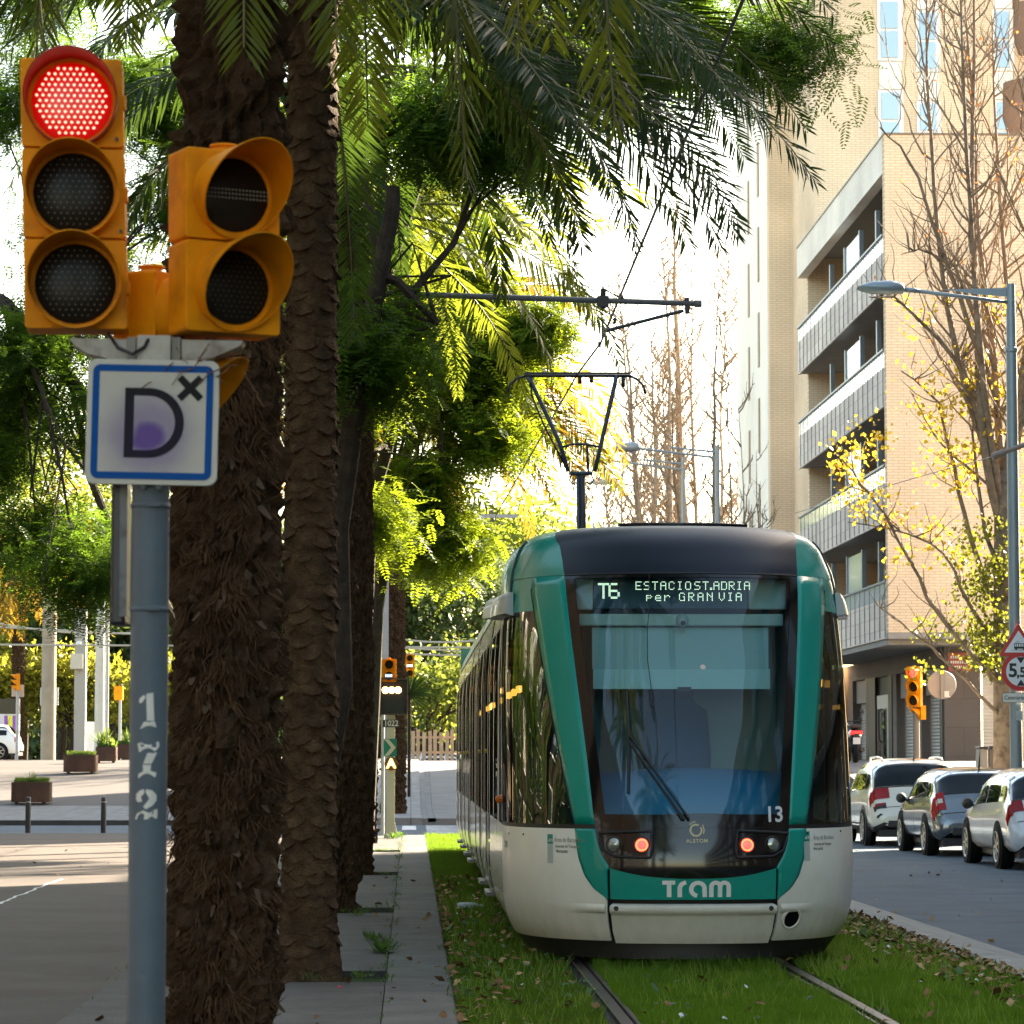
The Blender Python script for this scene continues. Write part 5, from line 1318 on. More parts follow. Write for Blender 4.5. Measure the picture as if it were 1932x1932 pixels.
# ------------------------------------------------------------------ bare poplars on the avenue
pbark = mat('poplar_bark', (.20, .155, .115), .85, var=.35, vs=5, bump=.5, bs=30, second=(.10, .075, .055), sc2=6)
yleaf = leafmat('autumn_leaf', (.28, .21, .02), (.42, .30, .03), (.62, .44, .04), .45, vs=1.5)
oleaf = leafmat('russet_leaf', (.30, .11, .03), (.42, .18, .04), (.6, .2, .05), .4, vs=1.5)
gleaf = leafmat('olive_leaf', (.045, .06, .010), (.085, .10, .015), (.20, .21, .02), .45, vs=1.5)
def poplar(label, x, y, H, seed, r0=.22, tk=1.0, lat=.75, lo=.55, stems=5, twigs=140, yel=0, fork=.12, spread=.10, group='bare poplars along the avenue pavement'):
    z0 = terr(x, y)-.05; t = thing('poplar_tree', label, 'tree', (x, y, z0), group); rnd = random.Random(seed)
    mb = MB(); ends = []; th = H*fork
    mb.tube([Vector((x, y, z0)), Vector((x, y, z0+th*.6)), Vector((x+.03, y, z0+th))], [r0*1.25, r0, r0*.9], 12)
    st = []
    for k in range(stems):
        a = 2*math.pi*k/stems+rnd.uniform(-.4, .4); q = Vector((x, y, z0+th*rnd.uniform(lo, 1.0))); pts = [q.copy()]; dd = Vector((math.cos(a)*lat, math.sin(a)*lat, 1)).normalized()
        if k == 0: dd = Vector((.02, 0, 1))
        n = 14; L = (H-th)*rnd.uniform(.7, 1.0) if k else H-th
        for i in range(n):
            dd = (dd+Vector((rnd.gauss(0, .06), rnd.gauss(0, .06), .20+.25*(i > 1)))).normalized(); q = q+dd*(L/n); pts.append(q.copy())
        rr = r0*(.7 if k == 0 else rnd.uniform(.25, .5)); mb.tube(pts, [rr*(1-.88*i/n) for i in range(n+1)], 7, caps=False); st.append((pts, rr))
    tw = MB()
    for k in range(twigs):
        pts, rr = st[rnd.randrange(len(st))]; i = rnd.randrange(1, len(pts)-1); f = rnd.random(); q = pts[i]*(1-f)+pts[i+1 if i+1 < len(pts) else i]*f
        a = rnd.uniform(0, 6.28); dd = Vector((math.cos(a), math.sin(a), .5+rnd.random()*.5)).normalized(); L = (H*.13)*rnd.uniform(.4, 1.2)*(1-.45*i/len(pts)); n = 7; c = [q.copy()]
        for j in range(n):
            dd = (dd+Vector((rnd.gauss(0, .15), rnd.gauss(0, .15), .16))).normalized(); q = q+dd*(L/n); c.append(q.copy())
        tw.tube(c, [tk*max(.006, .032*(1-i/len(pts)*.5))*(1-.8*j/n) for j in range(n+1)], 4, caps=False)
        for _ in range(4):
            j = rnd.randrange(2, n); q2 = c[j].copy(); d2 = (dd+Vector((rnd.gauss(0, .7), rnd.gauss(0, .7), rnd.gauss(.1, .4)))).normalized(); c2 = [q2.copy()]
            for _k in range(4): d2 = (d2+Vector((rnd.gauss(0, .25), rnd.gauss(0, .25), .12))).normalized(); q2 = q2+d2*L*.10; c2.append(q2.copy())
            tw.tube(c2, [.011*tk, .009*tk, .007*tk, .005*tk, .004*tk], 3, caps=False); ends.append(c2[-1]); ends.append(c2[2])
    tr = build(mb, 'trunk', pbark, t, smooth=True); build(tw, 'twigs', mat('twig_bark', (.22, .16, .11), .8, var=.3), t)
    return t, ends, rnd
n1, ends, rnd = poplar('tall near-leafless poplar with yellow leaves beside the street lamp', 11.35, 60.5, 19.5, 71, r0=.22, stems=7, twigs=260, fork=.36, lat=.42, lo=.8)
n1.location = n1.location
def in_px(p): q = proj(p); return q
lowr = [e for e in ends if 560 < in_px(e)[1] < 960]; vlow = [e for e in ends if in_px(e)[1] >= 930]; hi = [e for e in ends if in_px(e)[1] < 700]
extra = [P(rnd.uniform(1600, 1800), rnd.uniform(760, 1000), 60.3) for _ in range(5)]
# long low limbs reaching towards the road
mb = MB(); lp = []
def sweep(pxs, r0, Y0=60.4):
    pts = [P(a, b, Y0+c) for a, b, c in pxs]; out = []
    for i in range(len(pts)-1):
        for t in (0, .33, .66): out.append(pts[i].lerp(pts[i+1], t)+Vector((rnd.gauss(0, .02), 0, rnd.gauss(0, .02))))
    out.append(pts[-1]); n = len(out); mb.tube(out, [r0*(1-.85*i/n) for i in range(n)], 6, caps=False); return out
SW = [sweep([(1885, 1290, 0), (1840, 1240, -.2), (1770, 1160, -.5), (1720, 1060, -.8), (1640, 930, -1.2), (1590, 870, -1.5)], .07), sweep([(1880, 1150, 0), (1830, 1010, .2), (1800, 880, .3), (1770, 760, .4), (1700, 700, .2)], .06),
      sweep([(1880, 1240, 0), (1830, 1140, -.3), (1780, 1040, -.6), (1700, 1000, -1), (1600, 985, -1.3)], .045), sweep([(1875, 900, 0), (1820, 700, .2), (1740, 610, 0), (1690, 560, -.4), (1640, 560, -.6)], .06),
      sweep([(1880, 760, 0), (1810, 560, .3), (1760, 420, .3), (1710, 290, .1), (1660, 240, -.3)], .06), sweep([(1878, 700, 0), (1800, 500, .3), (1735, 470, .3), (1700, 480, .1)], .04),
      sweep([(1885, 1350, 0), (1830, 1290, -.3), (1760, 1220, -.7), (1700, 1180, -1.1), (1650, 1130, -1.4)], .04), sweep([(1890, 1100, 0), (1850, 960, .2), (1835, 820, .3), (1840, 700, .3)], .05)]
for pts in SW:
    for k in range(16):
        i = rnd.randrange(3, len(pts)-1); q = pts[i].copy(); d2 = Vector((rnd.gauss(-.2, .7), rnd.gauss(0, .7), rnd.uniform(.1, 1.2))).normalized(); c = [q.copy()]
        for _ in range(6): d2 = (d2+Vector((rnd.gauss(0, .25), rnd.gauss(0, .25), .12))).normalized(); q = q+d2*rnd.uniform(.10, .2); c.append(q.copy())
        mb.tube(c, [.014*(1-.12*j) for j in range(7)], 4, caps=False); lp += [c[-1], c[3]]
build(mb, 'limbs', pbark, n1)
sel = [p for p in lp if 700 < in_px(p)[1] < 1080]; sel += [P(rnd.gauss(1770, 50), rnd.gauss(830, 70), 60.2) for _ in range(26)]+[P(rnd.gauss(1650, 35), rnd.gauss(890, 50), 59.4) for _ in range(16)]
YL = [p for p in sel if rnd.random() < .55] + rnd.sample(lowr, max(1, len(lowr)//12)); build(leaves(YL, 1700, 5, .16, .10, .85), 'yellow_leaves', yleaf, n1)
YH = rnd.sample(hi, max(1, len(hi)//7)) + rnd.sample(lp, 20); build(leaves(YH, 260, 6, .06, .09, .6), 'russet_leaves', oleaf, n1)
YG = [P(rnd.gauss(1865, 40), rnd.uniform(980, 1260), 60.3+rnd.gauss(0, .5)) for _ in range(60)]
build(leaves(YG, 3000, 7, .16, .085, .8), 'low_foliage', gleaf, n1)
YR = [P(rnd.gauss(1930, 25), rnd.uniform(700, 1150), 60.9) for _ in range(26)]
build(leaves(YR, 350, 8, .2, .085, .8), 'yellow_leaves', yleaf, n1)
poplar('tall bare multi-stemmed poplar rising behind the tram roof', P(1300, 900, 126).x, 126, 22, 72, tk=2.1, r0=.42, stems=12, twigs=620, fork=.06)
poplar('bare poplar with a narrow crown next to the white tower', P(1366, 900, 113).x, 113, 17, 73, tk=1.8, r0=.2, stems=4, twigs=60, fork=.1)
poplar('small bare poplar behind the far lamp head', P(1225, 900, 146).x, 146, 19, 74, tk=2.2, r0=.2, stems=7, twigs=380, fork=.08)
poplar('slender bare poplar farthest down the avenue', P(1165, 900, 165).x, 165, 17, 75, tk=2.4, r0=.18, stems=5, twigs=300, fork=.08)
poplar('thin bare tree in front of the white tower face', P(1440, 950, 96).x, 96, 9.5, 76, r0=.07, stems=3, twigs=50, fork=.3)

# planting across the plaza, outside the frame: the tram's side glass mirrors it
palm(-6.9, 25.6, 5.2, .22, 'scale', 'date palm across the plaza, mirrored in the cab side window', 51, nf=40, L=3.2, group=None)
for i, (x, y) in enumerate(((-9.5, 21.0), (-10.8, 30.5), (-12.0, 40.0))):
    feather_tree(('broad feathery tree across the plaza opposite the tram nose', 'broad feathery tree across the plaza beyond the reflected car', 'broad feathery tree across the plaza opposite the tram middle')[i], (x, y, 0), [(x, y, -.1), (x+.1, y, 2), (x, y+.2, 4.5)], [(x, y, 3.6, 3.4, 4.4, 3.0)], 3200, 81+i, jacd, per=.9, sig=.6, L=.5, lw=.03, ll=.16, npair=6, group=None)

# the wooded edge far beyond the plaza reads as one mass
r_ = random.Random(4); cl = [(r_.uniform(-52, 14), 190+r_.uniform(-3, 6), 1.3+abs(r_.gauss(0, 3.0))) for _ in range(420)]
cl = [c for c in cl if not (-99 < c[0] < 3 and c[2] > 7.5)]
o = build(leaves(cl, 30000, 5, (1.2, .8, .8), .55, .8), 'distant_woods', fard); o['kind'] = 'stuff'

# ================================================================== signals, posts, signs
org = mat('signal_orange', (.80, .29, .004), .5, var=.12, vs=9, second=(.50, .17, .01), sc2=7, spec=.12)
orgi = mat('visor_orange', (.78, .28, .005), .5, var=.12, vs=9, second=(.50, .18, .012), sc2=9, spec=.12)
lensd = mat('dark_lens', (.016, .012, .008), .28, spec=.12)
dotm = mat('dim_led', (.12, .09, .04), .4)
redbase = mat('red_lens', (.22, .002, .001), .3, emit=(1, .003, .001), es=.045)
reddot = mat('red_dot', (.8, .2, .15), .3, emit=(1, .30, .20), es=.42)
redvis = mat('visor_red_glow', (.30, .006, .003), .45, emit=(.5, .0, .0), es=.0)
def visor_geo(mb, M, r, Lmax, Lmin, k=1.0, gap=0, th=.003, n=40):
    """cylindrical hood round a lens: longest at the top; M maps (x right, y up, z out)"""
    rows = [[], [], [], []]
    for j in range(n+1):
        a = 2*math.pi*j/n; c = (1+math.cos(a))/2; L = Lmin+(Lmax-Lmin)*c**k
        for i, (rr, l) in enumerate(((r, 0), (r*1.02, L), ((r*1.02-th), L), (r-th, 0))):
            rows[i].append(M @ Vector((rr*math.sin(a), rr*math.cos(a), l)))
    mb.grid(rows)
def hexdots(mb, M, r, pitch, h, z=.004):
    n = int(r/pitch)+1
    for i in range(-n, n+1):
        for j in range(-n, n+1):
            x = (i+.5*(j % 2))*pitch; y = j*pitch*.87
            if x*x+y*y < r*r:
                mb.add([M @ Vector((x+h*math.cos(k*math.pi/3), y+h*math.sin(k*math.pi/3), z)) for k in range(6)], [(0, 1, 2, 3, 4, 5)])
def signal_head(parent, c, yaw, nsec, w=.243, s=.2195, d=.115, lens=.092, vis=.106, Lmax=.15, Lmin=.045, k=1.0, lit=None, name='signal_head', dots=True, cap=True, barl=None, litm=None, detail=True, lean=0):
    """c: centre of the bottom edge of the front face; yaw: 0 faces the camera, + turns to the right"""
    n = Vector((math.sin(yaw), -math.cos(yaw), 0)); rt = Vector((math.cos(yaw), math.sin(yaw), 0)); up = Vector((lean*math.cos(yaw), lean*math.sin(yaw), 1)).normalized(); c = Vector(c)
    hb = MB()
    for i in range(nsec):
        M = frame_mat(c+up*(s*(i+.5))-n*d, rt, up); hb.prism(rrect(w, s-.005, .008, 2), M, d)
    M = frame_mat(c+up*(s*nsec/2)-n*(d-.012), rt, up); hb.prism(rrect(w-.02, s*nsec-.01, .008, 2), M, d-.03)
    h = build(hb, name, org, parent, bevel=.0025 if detail else 0)
    for i in range(nsec):
        lc = c+up*(s*(i+.5)); top = nsec-1-i
        M = frame_mat(lc+n*.001, rt, up)
        on = (lit == top)
        mb = MB(); prof = [(lens, .004), (lens*.8, .012), (lens*.4, .017), (0, .018)]
        mb.lathe(prof, lc, n, 28); ln = build(mb, 'lens', (litm or redbase) if on else lensd, h, smooth=True)
        if dots:
            mb = MB(); 
            if barl == top:
                for a in range(-9, 10):
                    for b in (-1, 0, 1):
                        mb.box(M @ Vector((a*.009, b*.010, .019)), (.004, .001, .004))
            elif barl is None or True:
                hexdots(mb, M, lens*.92, lens*.155, lens*(.036 if on else .018), .0195)
            if mb.n: build(mb, 'led_dots', reddot if on else dotm, ln)
        mb = MB(); visor_geo(mb, M, vis, Lmax, Lmin, k, n=40 if detail else 16)
        build(mb, 'visor', redvis if (on and detail) else orgi, h, smooth=True, angle=45)
    if cap:
        mb = MB(); q = c+up*(s*nsec)-n*(d*.5); mb.lathe([(.034, 0), (.034, .006), (.026, .008), (.026, .014), (.034, .016), (.033, .02), (0, .022)], q, up, 20); build(mb, 'top_cap', org, h, smooth=True, angle=40)
    return h
# ---- the near signal post
pY_ = 7.6; pb0 = P(281, 1300, pY_); pX = pb0.x
sp = thing('traffic_signal', 'grey signal post numbered 172 with orange heads, red light lit, and a square D sign', 'traffic light', (pX, pY_, 0))
pgrey = mat('post_grey', (.125, .155, .18), .5, var=.08, vs=3, spec=.2, second=(.10, .125, .145), sc2=2.5, bump=.15, bs=25)
mb = MB(); mb.lathe([(.0452, -.05), (.0452, P(281, 640, pY_).z)], (pX, pY_, 0), n=40); post = build(mb, 'post', pgrey, sp, smooth=True)
for zz in (P(281, 1150, pY_).z, P(281, 955, pY_).z):
    mb = MB(); mb.lathe([(.0452, -.006), (.0475, -.005), (.0475, .005), (.0452, .006)], (pX, pY_, zz), n=32); build(mb, 'clamp_band', pgrey, post, smooth=True)
    mb = MB(); mb.box((pX+.012, pY_-.05, zz), (.03, .012, .008)); build(mb, 'clamp_screw', pgrey, post)
stm = mat('stencil_paint', (.78, .75, .66), .7, var=.1, vs=30)
def wrap(V, F, px, py, r=.0459):
    q = P(px, py, pY_-r); out = []
    for x, y, _ in V:
        a = (q.x+x-pX)/r; a = max(-1.3, min(1.3, a)); out.append((pX+r*math.sin(a), pY_-r*math.cos(a), q.z+y))
    return out, F
ST = [[(262, 1326), (263, 1318), (271, 1311), (275, 1315), (268, 1326)], [(276, 1309), (289, 1307), (291, 1360), (277, 1360)], [(271, 1362), (292, 1361), (295, 1372), (264, 1375)],
      [(259, 1403), (264, 1401), (299, 1399), (300, 1408), (293, 1417), (262, 1419)], [(278, 1421), (296, 1420), (286, 1441), (270, 1441)], [(269, 1443), (285, 1443), (284, 1454), (295, 1458), (293, 1466), (260, 1468), (261, 1460), (270, 1455)],
      [(256, 1508), (257, 1498), (264, 1491), (272, 1489), (272, 1497), (266, 1503), (268, 1512), (260, 1514)], [(275, 1489), (287, 1491), (295, 1500), (295, 1510), (288, 1520), (275, 1527), (270, 1522), (280, 1513), (282, 1500), (275, 1496)], [(254, 1546), (258, 1535), (270, 1529), (282, 1534), (293, 1527), (297, 1527), (296, 1544), (275, 1546)]]
for gi, nm_ in ((0, 'number'), (3, 'number'), (6, 'number')):
    mb = MB()
    for poly in ST[gi:gi+3]:
        V = []
        for px, py in poly:
            q = P(px, py, pY_-.0459); r_w = .0459; aa_ = math.asin(max(-.98, min(.98, (q.x-pX)/r_w))); V.append((pX+r_w*math.sin(aa_), pY_-r_w*math.cos(aa_)-.0006, q.z))
        cx_ = sum(v[0] for v in V)/len(V); cz_ = sum(v[2] for v in V)/len(V); aa_ = math.asin((cx_-pX)/r_w)
        V.append((cx_, pY_-r_w*math.cos(aa_)-.0012, cz_)); n_ = len(poly); mb.add(V, [(k_, (k_+1) % n_, n_) for k_ in range(n_)])
    build(mb, nm_, stm, post)
# black backing box at the side of the post
a = P(212, 915, pY_+.03); b = P(247, 1180, pY_+.03)
mb = MB(); mb.b2((a.x, pY_+.0, b.z), (b.x-.012, pY_+.15, a.z+.1)); bx = build(mb, 'side_box', mat('box_black', (.02, .02, .022), .4, var=.3, vs=20), sp, bevel=.008)
mb = MB(); mb.b2((a.x+.022, pY_-.006, b.z+.02), (b.x-.008, pY_-.001, a.z+.08)); build(mb, 'side_box_strip', mat('strip_grey', (.17, .175, .175), .5, second=(.05, .05, .05), sc2=18), bx)
# D sign
sM = frame_mat(P(287, 796.5, pY_-.075), RT+Vector((0, 0, -.02)), Vector((.02, 0, 1)))
W_ = .3125; H_ = .298
def splate(w, h, r, z, m, name, par, th=.0): 
    mb = MB(); mb.prism(rrect(w, h, r, 6), sM @ Matrix.Translation((0, 0, z)), th or .0008); return build(mb, name, m, par)
swm = bpy.data.materials.new('sign_face'); swm.use_nodes = True
def spray(m, cx, cz, amt=1.0):
    nt = m.node_tree; b = nt.nodes['Principled BSDF']; b.inputs['Roughness'].default_value = .5; b.inputs['Specular IOR Level'].default_value = .12
    tc = nd(nt, 'ShaderNodeTexCoord'); n = nd(nt, 'ShaderNodeTexNoise'); n.inputs['Scale'].default_value = 14; n.inputs['Detail'].default_value = 4
    nt.links.new(tc.outputs['Object'], n.inputs['Vector'])
    def bl(cx, cz, r0, r1, st):
        sb = nd(nt, 'ShaderNodeVectorMath', operation='DISTANCE'); cb = nd(nt, 'ShaderNodeCombineXYZ')
        sp_ = nd(nt, 'ShaderNodeSeparateXYZ'); nt.links.new(tc.outputs['Object'], sp_.inputs[0]); nt.links.new(sp_.outputs[0], cb.inputs[0]); nt.links.new(sp_.outputs[2], cb.inputs[2])
        nt.links.new(cb.outputs[0], sb.inputs[0]); sb.inputs[1].default_value = (cx, 0, cz)
        ad = nd(nt, 'ShaderNodeMath', operation='MULTIPLY_ADD'); ad.inputs[1].default_value = -.05; nt.links.new(n.outputs['Fac'], ad.inputs[0]); nt.links.new(sb.outputs['Value'], ad.inputs[2])
        mr = nd(nt, 'ShaderNodeMapRange', interpolation_type='SMOOTHSTEP'); mr.inputs[1].default_value = r1-.025; mr.inputs[2].default_value = r0-.025; mr.inputs[3].default_value = 0; mr.inputs[4].default_value = st
        nt.links.new(ad.outputs[0], mr.inputs[0]); return mr.outputs[0]
    o = ORG[sp.name]
    f1 = bl(cx-o.x, cz, .020, .068, .88); f2 = bl(cx-o.x+.005, cz-.0, .05, .15, .50)
    mx = nd(nt, 'ShaderNodeMath', operation='MAXIMUM'); nt.links.new(f1, mx.inputs[0]); nt.links.new(f2, mx.inputs[1])
    mm = nd(nt, 'ShaderNodeMix', data_type='RGBA'); ml = nd(nt, 'ShaderNodeMath', operation='MULTIPLY'); ml.inputs[1].default_value = amt; nt.links.new(mx.outputs[0], ml.inputs[0]); nt.links.new(ml.outputs[0], mm.inputs[0]); mm.inputs[7].default_value = (.085, .02, .26, 1)
    return mm, b, nt
pc = P(277, 822, pY_-.08)
def sprayed(name, col, amt=1.0):
    m = bpy.data.materials.new(name); m.use_nodes = True; mm, b, nt = spray(m, pc.x, pc.z, amt); mm.inputs[6].default_value = (*col, 1); nt.links.new(mm.outputs[2], b.inputs['Base Color']); return m
swhite = sprayed('sign_face_sprayed', (.56, .53, .45)); sblk = sprayed('sign_letter_sprayed', (.012, .011, .011), .12)
mb = MB(); mb.prism(rrect(W_, H_, .022, 6), sM @ Matrix.Translation((0, 0, -.012)), .012); sg = build(mb, 'sign_plate', mat('sign_edge', (.60, .58, .50), .5, spec=.15), sp, bevel=.002)
def ring(mb, w, h, r, t, M, z):
    a = rrect(w, h, r, 6); b = rrect(w-2*t, h-2*t, max(.003, r-t), 6); n = len(a)
    V = [M @ Vector((x, y, z)) for x, y in a+b]; mb.add(V, [(i, (i+1) % n, n+(i+1) % n, n+i) for i in range(n)])
splate(W_-.045, H_-.045, .006, .0008, swhite, 'sign_face', sg)
mb = MB(); ring(mb, W_-.026, H_-.026, .018, .0165, sM, .0022); build(mb, 'blue_border', mat('sign_blue', (.0, .075, .30), .5, spec=.12), sg)
# letter D
Dp = [(-.0715, .083), (-.013, .083)]+[(-.013+.083*math.cos(R(a_)), .0+.083*math.sin(R(a_))) for a_ in range(80, -81, -10)]+[(-.013, -.083), (-.0715, -.083)]
Di = [(-.0495, .065), (-.015, .065)]+[(-.015+.0635*math.cos(R(a_)), .0+.065*math.sin(R(a_))) for a_ in range(80, -81, -10)]+[(-.015, -.065), (-.0495, -.065)]
mb = MB(); off_ = Vector((.006, -.002, 0)); n_ = len(Dp)
mb.add([sM @ (Vector((x, y, .0030))+off_) for x, y in Dp+Di], [(i, (i+1) % n_, n_+(i+1) % n_, n_+i) for i in range(n_)]); build(mb, 'letter', sblk, sg)
mb = MB()
for a_ in (45, -45):
    c_, s_ = math.cos(R(a_)), math.sin(R(a_)); pts = [(x*c_-y*s_+.0885, x*s_+y*c_+.0825) for x, y in ((-.036, -.0085), (.036, -.0085), (.036, .0085), (-.036, .0085))]
    mb.add([sM @ Vector((x, y, .0032+.0003*(a_ > 0))) for x, y in pts], [(0, 1, 2, 3)])
build(mb, 'cross_mark', sblk, sg)
mb = MB()
for sgn in (-1, 1): mb.cyl(sM @ Vector((.0+sgn*.018, -H_/2-.004, -.006)), sM @ Vector((sgn*.018, -H_/2-.004, -.02)), .006, n=8)
build(mb, 'sign_screws', pgrey, sg)
# bracket
brk = mat('bracket_alu', (.38, .35, .30), .5, metal=.2, var=.2, vs=12, second=(.16, .12, .09), sc2=14)
def pxbox(mb, x0, y0, x1, y1, Y0, Y1):
    a = P(x0, y0, Y0); b = P(x1, y1, Y0); mb.b2((a.x, Y0, b.z), (b.x, Y1, a.z))
mb = MB(); pxbox(mb, 258, 632, 322, 684, pY_-.06, pY_+.06); br = build(mb, 'bracket', brk, sp, bevel=.002)
for x_ in (240, 324): mb = MB(); pxbox(mb, x_, 636, x_+16, 684, pY_-.05, pY_+.05); build(mb, 'bracket_rib', mat('bracket_rib', (.27, .24, .20), .6, var=.2), br)
for pts in ([(130, 637), (240, 640), (240, 682), (212, 680), (165, 668), (140, 652)], [(342, 640), (460, 642), (455, 652), (420, 668), (385, 682), (342, 684)]):
    q = [P(x, y, pY_-.045) for x, y in pts]; n = len(q); mb = MB()
    mb.add([tuple(v) for v in q]+[(v.x, pY_+.04, v.z) for v in q], [tuple(range(n)), tuple(range(2*n-1, n-1, -1))]+[(i, n+i, n+(i+1) % n, (i+1) % n) for i in range(n)])
    build(mb, 'bracket_arm', brk, br, bevel=.002)
# heads
c1 = P(144, 622, pY_-.04)
h1 = signal_head(sp, c1, R(3), 3, lit=0, Lmax=.13, Lmin=.04, lean=-.030, vis=.109, lens=.096)
c2 = P(441, 630, pY_-.05)
h2 = signal_head(sp, c2, R(26), 2, w=.242, s=.2225, vis=.104, lens=.089, Lmax=.20, Lmin=.008, k=1.15, barl=0, lean=-.012)
c3 = P(322, 830, pY_+.13)
h3 = signal_head(sp, c3, R(66), 2, w=.17, s=.205, vis=.09, lens=.08, Lmax=.20, Lmin=.01)
for (x0, y0) in ((229, 190), (233, 365), (236, 540)):
    mb = MB(); q = P(x0, y0, pY_-.05); mb.box((q.x+.002, pY_-.02, q.z), (.012, .03, .034)); build(mb, 'latch', org, h1, bevel=.003)
for (x0, y0) in ((36, 268), (214, 272), (44, 442), (222, 446)):
    mb = MB(); q = P(x0+6, y0, pY_-.04); mb.cyl((q.x, pY_-.046, q.z+.012), (q.x, pY_-.038, q.z+.012), .0045, n=8); build(mb, 'screw', dkm, h1)
mb = MB(); mb.tube([P(205, 630, pY_-.02), P(222, 655, pY_-.075), P(250, 668, pY_-.085), P(272, 655, pY_-.07), P(280, 640, pY_-.06)], .0045, 6); build(mb, 'cable', dkm, br)
# dry tendrils caught on the bracket
mb = MB(); r_ = random.Random(11)
for k in range(9):
    x, y = r_.uniform(300, 460), r_.uniform(640, 700); pts = []
    dx, dy = r_.uniform(-16, 10), r_.uniform(6, 26)
    for i in range(7): pts.append(P(x+dx*i+r_.uniform(-4, 4), y+dy*i*(.6+.2*math.sin(i))-8*math.sin(i), pY_-.08+r_.uniform(-.01, .01)))
    mb.tube(pts, .0013, 4, caps=False)
dt = build(mb, 'dry_tendrils', mat('dry_stem', (.20, .11, .06), .9), sp)
# ---- generic small post
def post_thing(name, label, cat, x, y, z0, h, r, m, group=None):
    t = thing(name, label, cat, (x, y, z0), group); mb = MB(); mb.lathe([(r*1.0, -.05), (r, h), (0, h)], (x, y, z0), n=16); build(mb, 'pole', m, t, smooth=True, angle=40); return t
cream = mat('cream_post', (.60, .55, .40), .5, var=.06); lgrey = mat('light_grey_post', (.36, .38, .38), .5, var=.08)
# ---- tram signal at the end of the footway
tY = 59.0; q = P(737, 1580, tY); 
ts = thing('tram_signal', 'cream tram signal post with three amber lamps, plate 1022 and a glowing letter A', 'signal post', (q.x, tY, -.004))
mb = MB(); mb.b2((q.x-.075, tY-.05, -.004), (q.x+.075, tY+.05, 2.9)); mb.prism([(-.13, 0), (.13, 0), (.075, .3), (-.075, .3)], frame_mat((q.x, tY+.055, 0), (1, 0, 0), (0, 0, 1)), .11); build(mb, 'post', cream, ts)
a = P(717, 1282, tY-.06); b = P(768, 1346, tY-.06)
mb = MB(); mb.b2((a.x, tY-.06, b.z), (b.x, tY+.10, a.z)); db = build(mb, 'lamp_box', mat('box_black', (.02, .02, .022), .4), ts)
mb = MB(); mb.b2((a.x-.01, tY-.28, a.z), (b.x+.01, tY+.10, a.z+.02)); mb.b2((a.x-.012, tY-.28, b.z), (a.x+.012, tY-.06, a.z)); mb.b2((b.x-.012, tY-.28, b.z), (b.x+.012, tY-.06, a.z)); mb.b2((a.x-.01, tY-.28, b.z-.03), (b.x+.01, tY-.06, b.z)); build(mb, 'hood', mat('hood_dark', (.06, .04, .03), .6), db)
am = mat('amber_on', (.9, .6, .3), .3, emit=(1, .50, .16), es=1.8)
for px in (727, 739, 751):
    c = P(px, 1302, tY-.07); mb = MB(); mb.lathe([(.062, 0), (.05, .02), (0, .03)], c, (0, -1, 0), 18); build(mb, 'amber_lamp', am, db, smooth=True)
signal_head(ts, P(734, 1286, tY-.15), R(0), 2, w=.27, s=.21, lens=.075, vis=.085, Lmax=.10, Lmin=.02, detail=False, dots=False)
mb = MB(); c = P(733.5, 1275, tY-.14-.03)
for k_ in (-2, -1, 0, 1, 2): mb.box((c.x+k_*.027, tY-.285, c.z), (.012, .01, .05))
build(mb, 'figure_leds', mat('blue_white_led', (.5, .6, .9), .3, emit=(.55, .7, 1), es=.4), ts)
def ftext(s, c, size, m, name, par, Mx=None, bold=0, sx=1.0):
    V, F = text_mesh(s, size, bold); M = Mx or frame_mat(c, (1, 0, 0), (0, 0, 1)); mb = MB(); mb.add([M @ Vector((x*sx, y, 0)) for x, y, _ in V], F); return build(mb, name, m, par)
a = P(722, 1358, tY-.06); b = P(754, 1372, tY-.06); mb = MB(); mb.b2((a.x, tY-.07, b.z), (b.x, tY-.055, a.z)); pl = build(mb, 'number_plate', mat('plate_dark', (.03, .03, .03), .5), ts)
ftext('1022', ((a.x+b.x)/2, tY-.073, (a.z+b.z)/2), .15, lw, 'number', pl, bold=.02, sx=.9)
a = P(724, 1394, tY-.06); b = P(748, 1427, tY-.06); cx_, cz = (a.x+b.x)/2, (a.z+b.z)/2; w2, h2_ = (b.x-a.x)/2, (a.z-b.z)/2
mb = MB(); mb.b2((a.x, tY-.07, b.z), (b.x, tY-.055, a.z)); pl = build(mb, 'arrow_plate', mat('plate_green', (.0, .20, .12), .4), ts)
mb = MB(); M = frame_mat((cx_, tY-.073, cz), (1, 0, 0), (0, 0, 1)); t_ = .035
mb.prism([(-w2*.9, h2_*.95), (-w2*.2, h2_*.95), (w2*.9, 0), (-w2*.2, -h2_*.95), (-w2*.9, -h2_*.95), (w2*.15, 0)], M, .002); build(mb, 'chevron', mat('chevron_cream', (.6, .56, .42), .4), pl)
c = P(738, 1441, tY-.08); mb = MB(); mb.lathe([(.125, 0), (.125, .03), (.11, .035), (0, .03)], c, (0, -1, 0), 24); aa = build(mb, 'letter_lamp', mat('amber_dark', (.14, .06, .01), .4), ts)
ftext('A', (c.x, tY-.125, c.z), .24, mat('amber_letter', (1, .8, .3), .3, emit=(1, .70, .12), es=.9), 'letter', aa, bold=.03)
t2 = post_thing('thin_post', 'thin pale post directly behind the cream tram signal', 'post', P(722, 1500, 61).x, 61, -.1, 3.0, .035, lgrey)
q = P(772, 1300, 96); t3 = post_thing('traffic_signal', 'small orange signal with a white bar lit, standing beyond the crossing', 'traffic light', q.x, 96, terr(q.x, 96), 3.4, .05, lgrey)
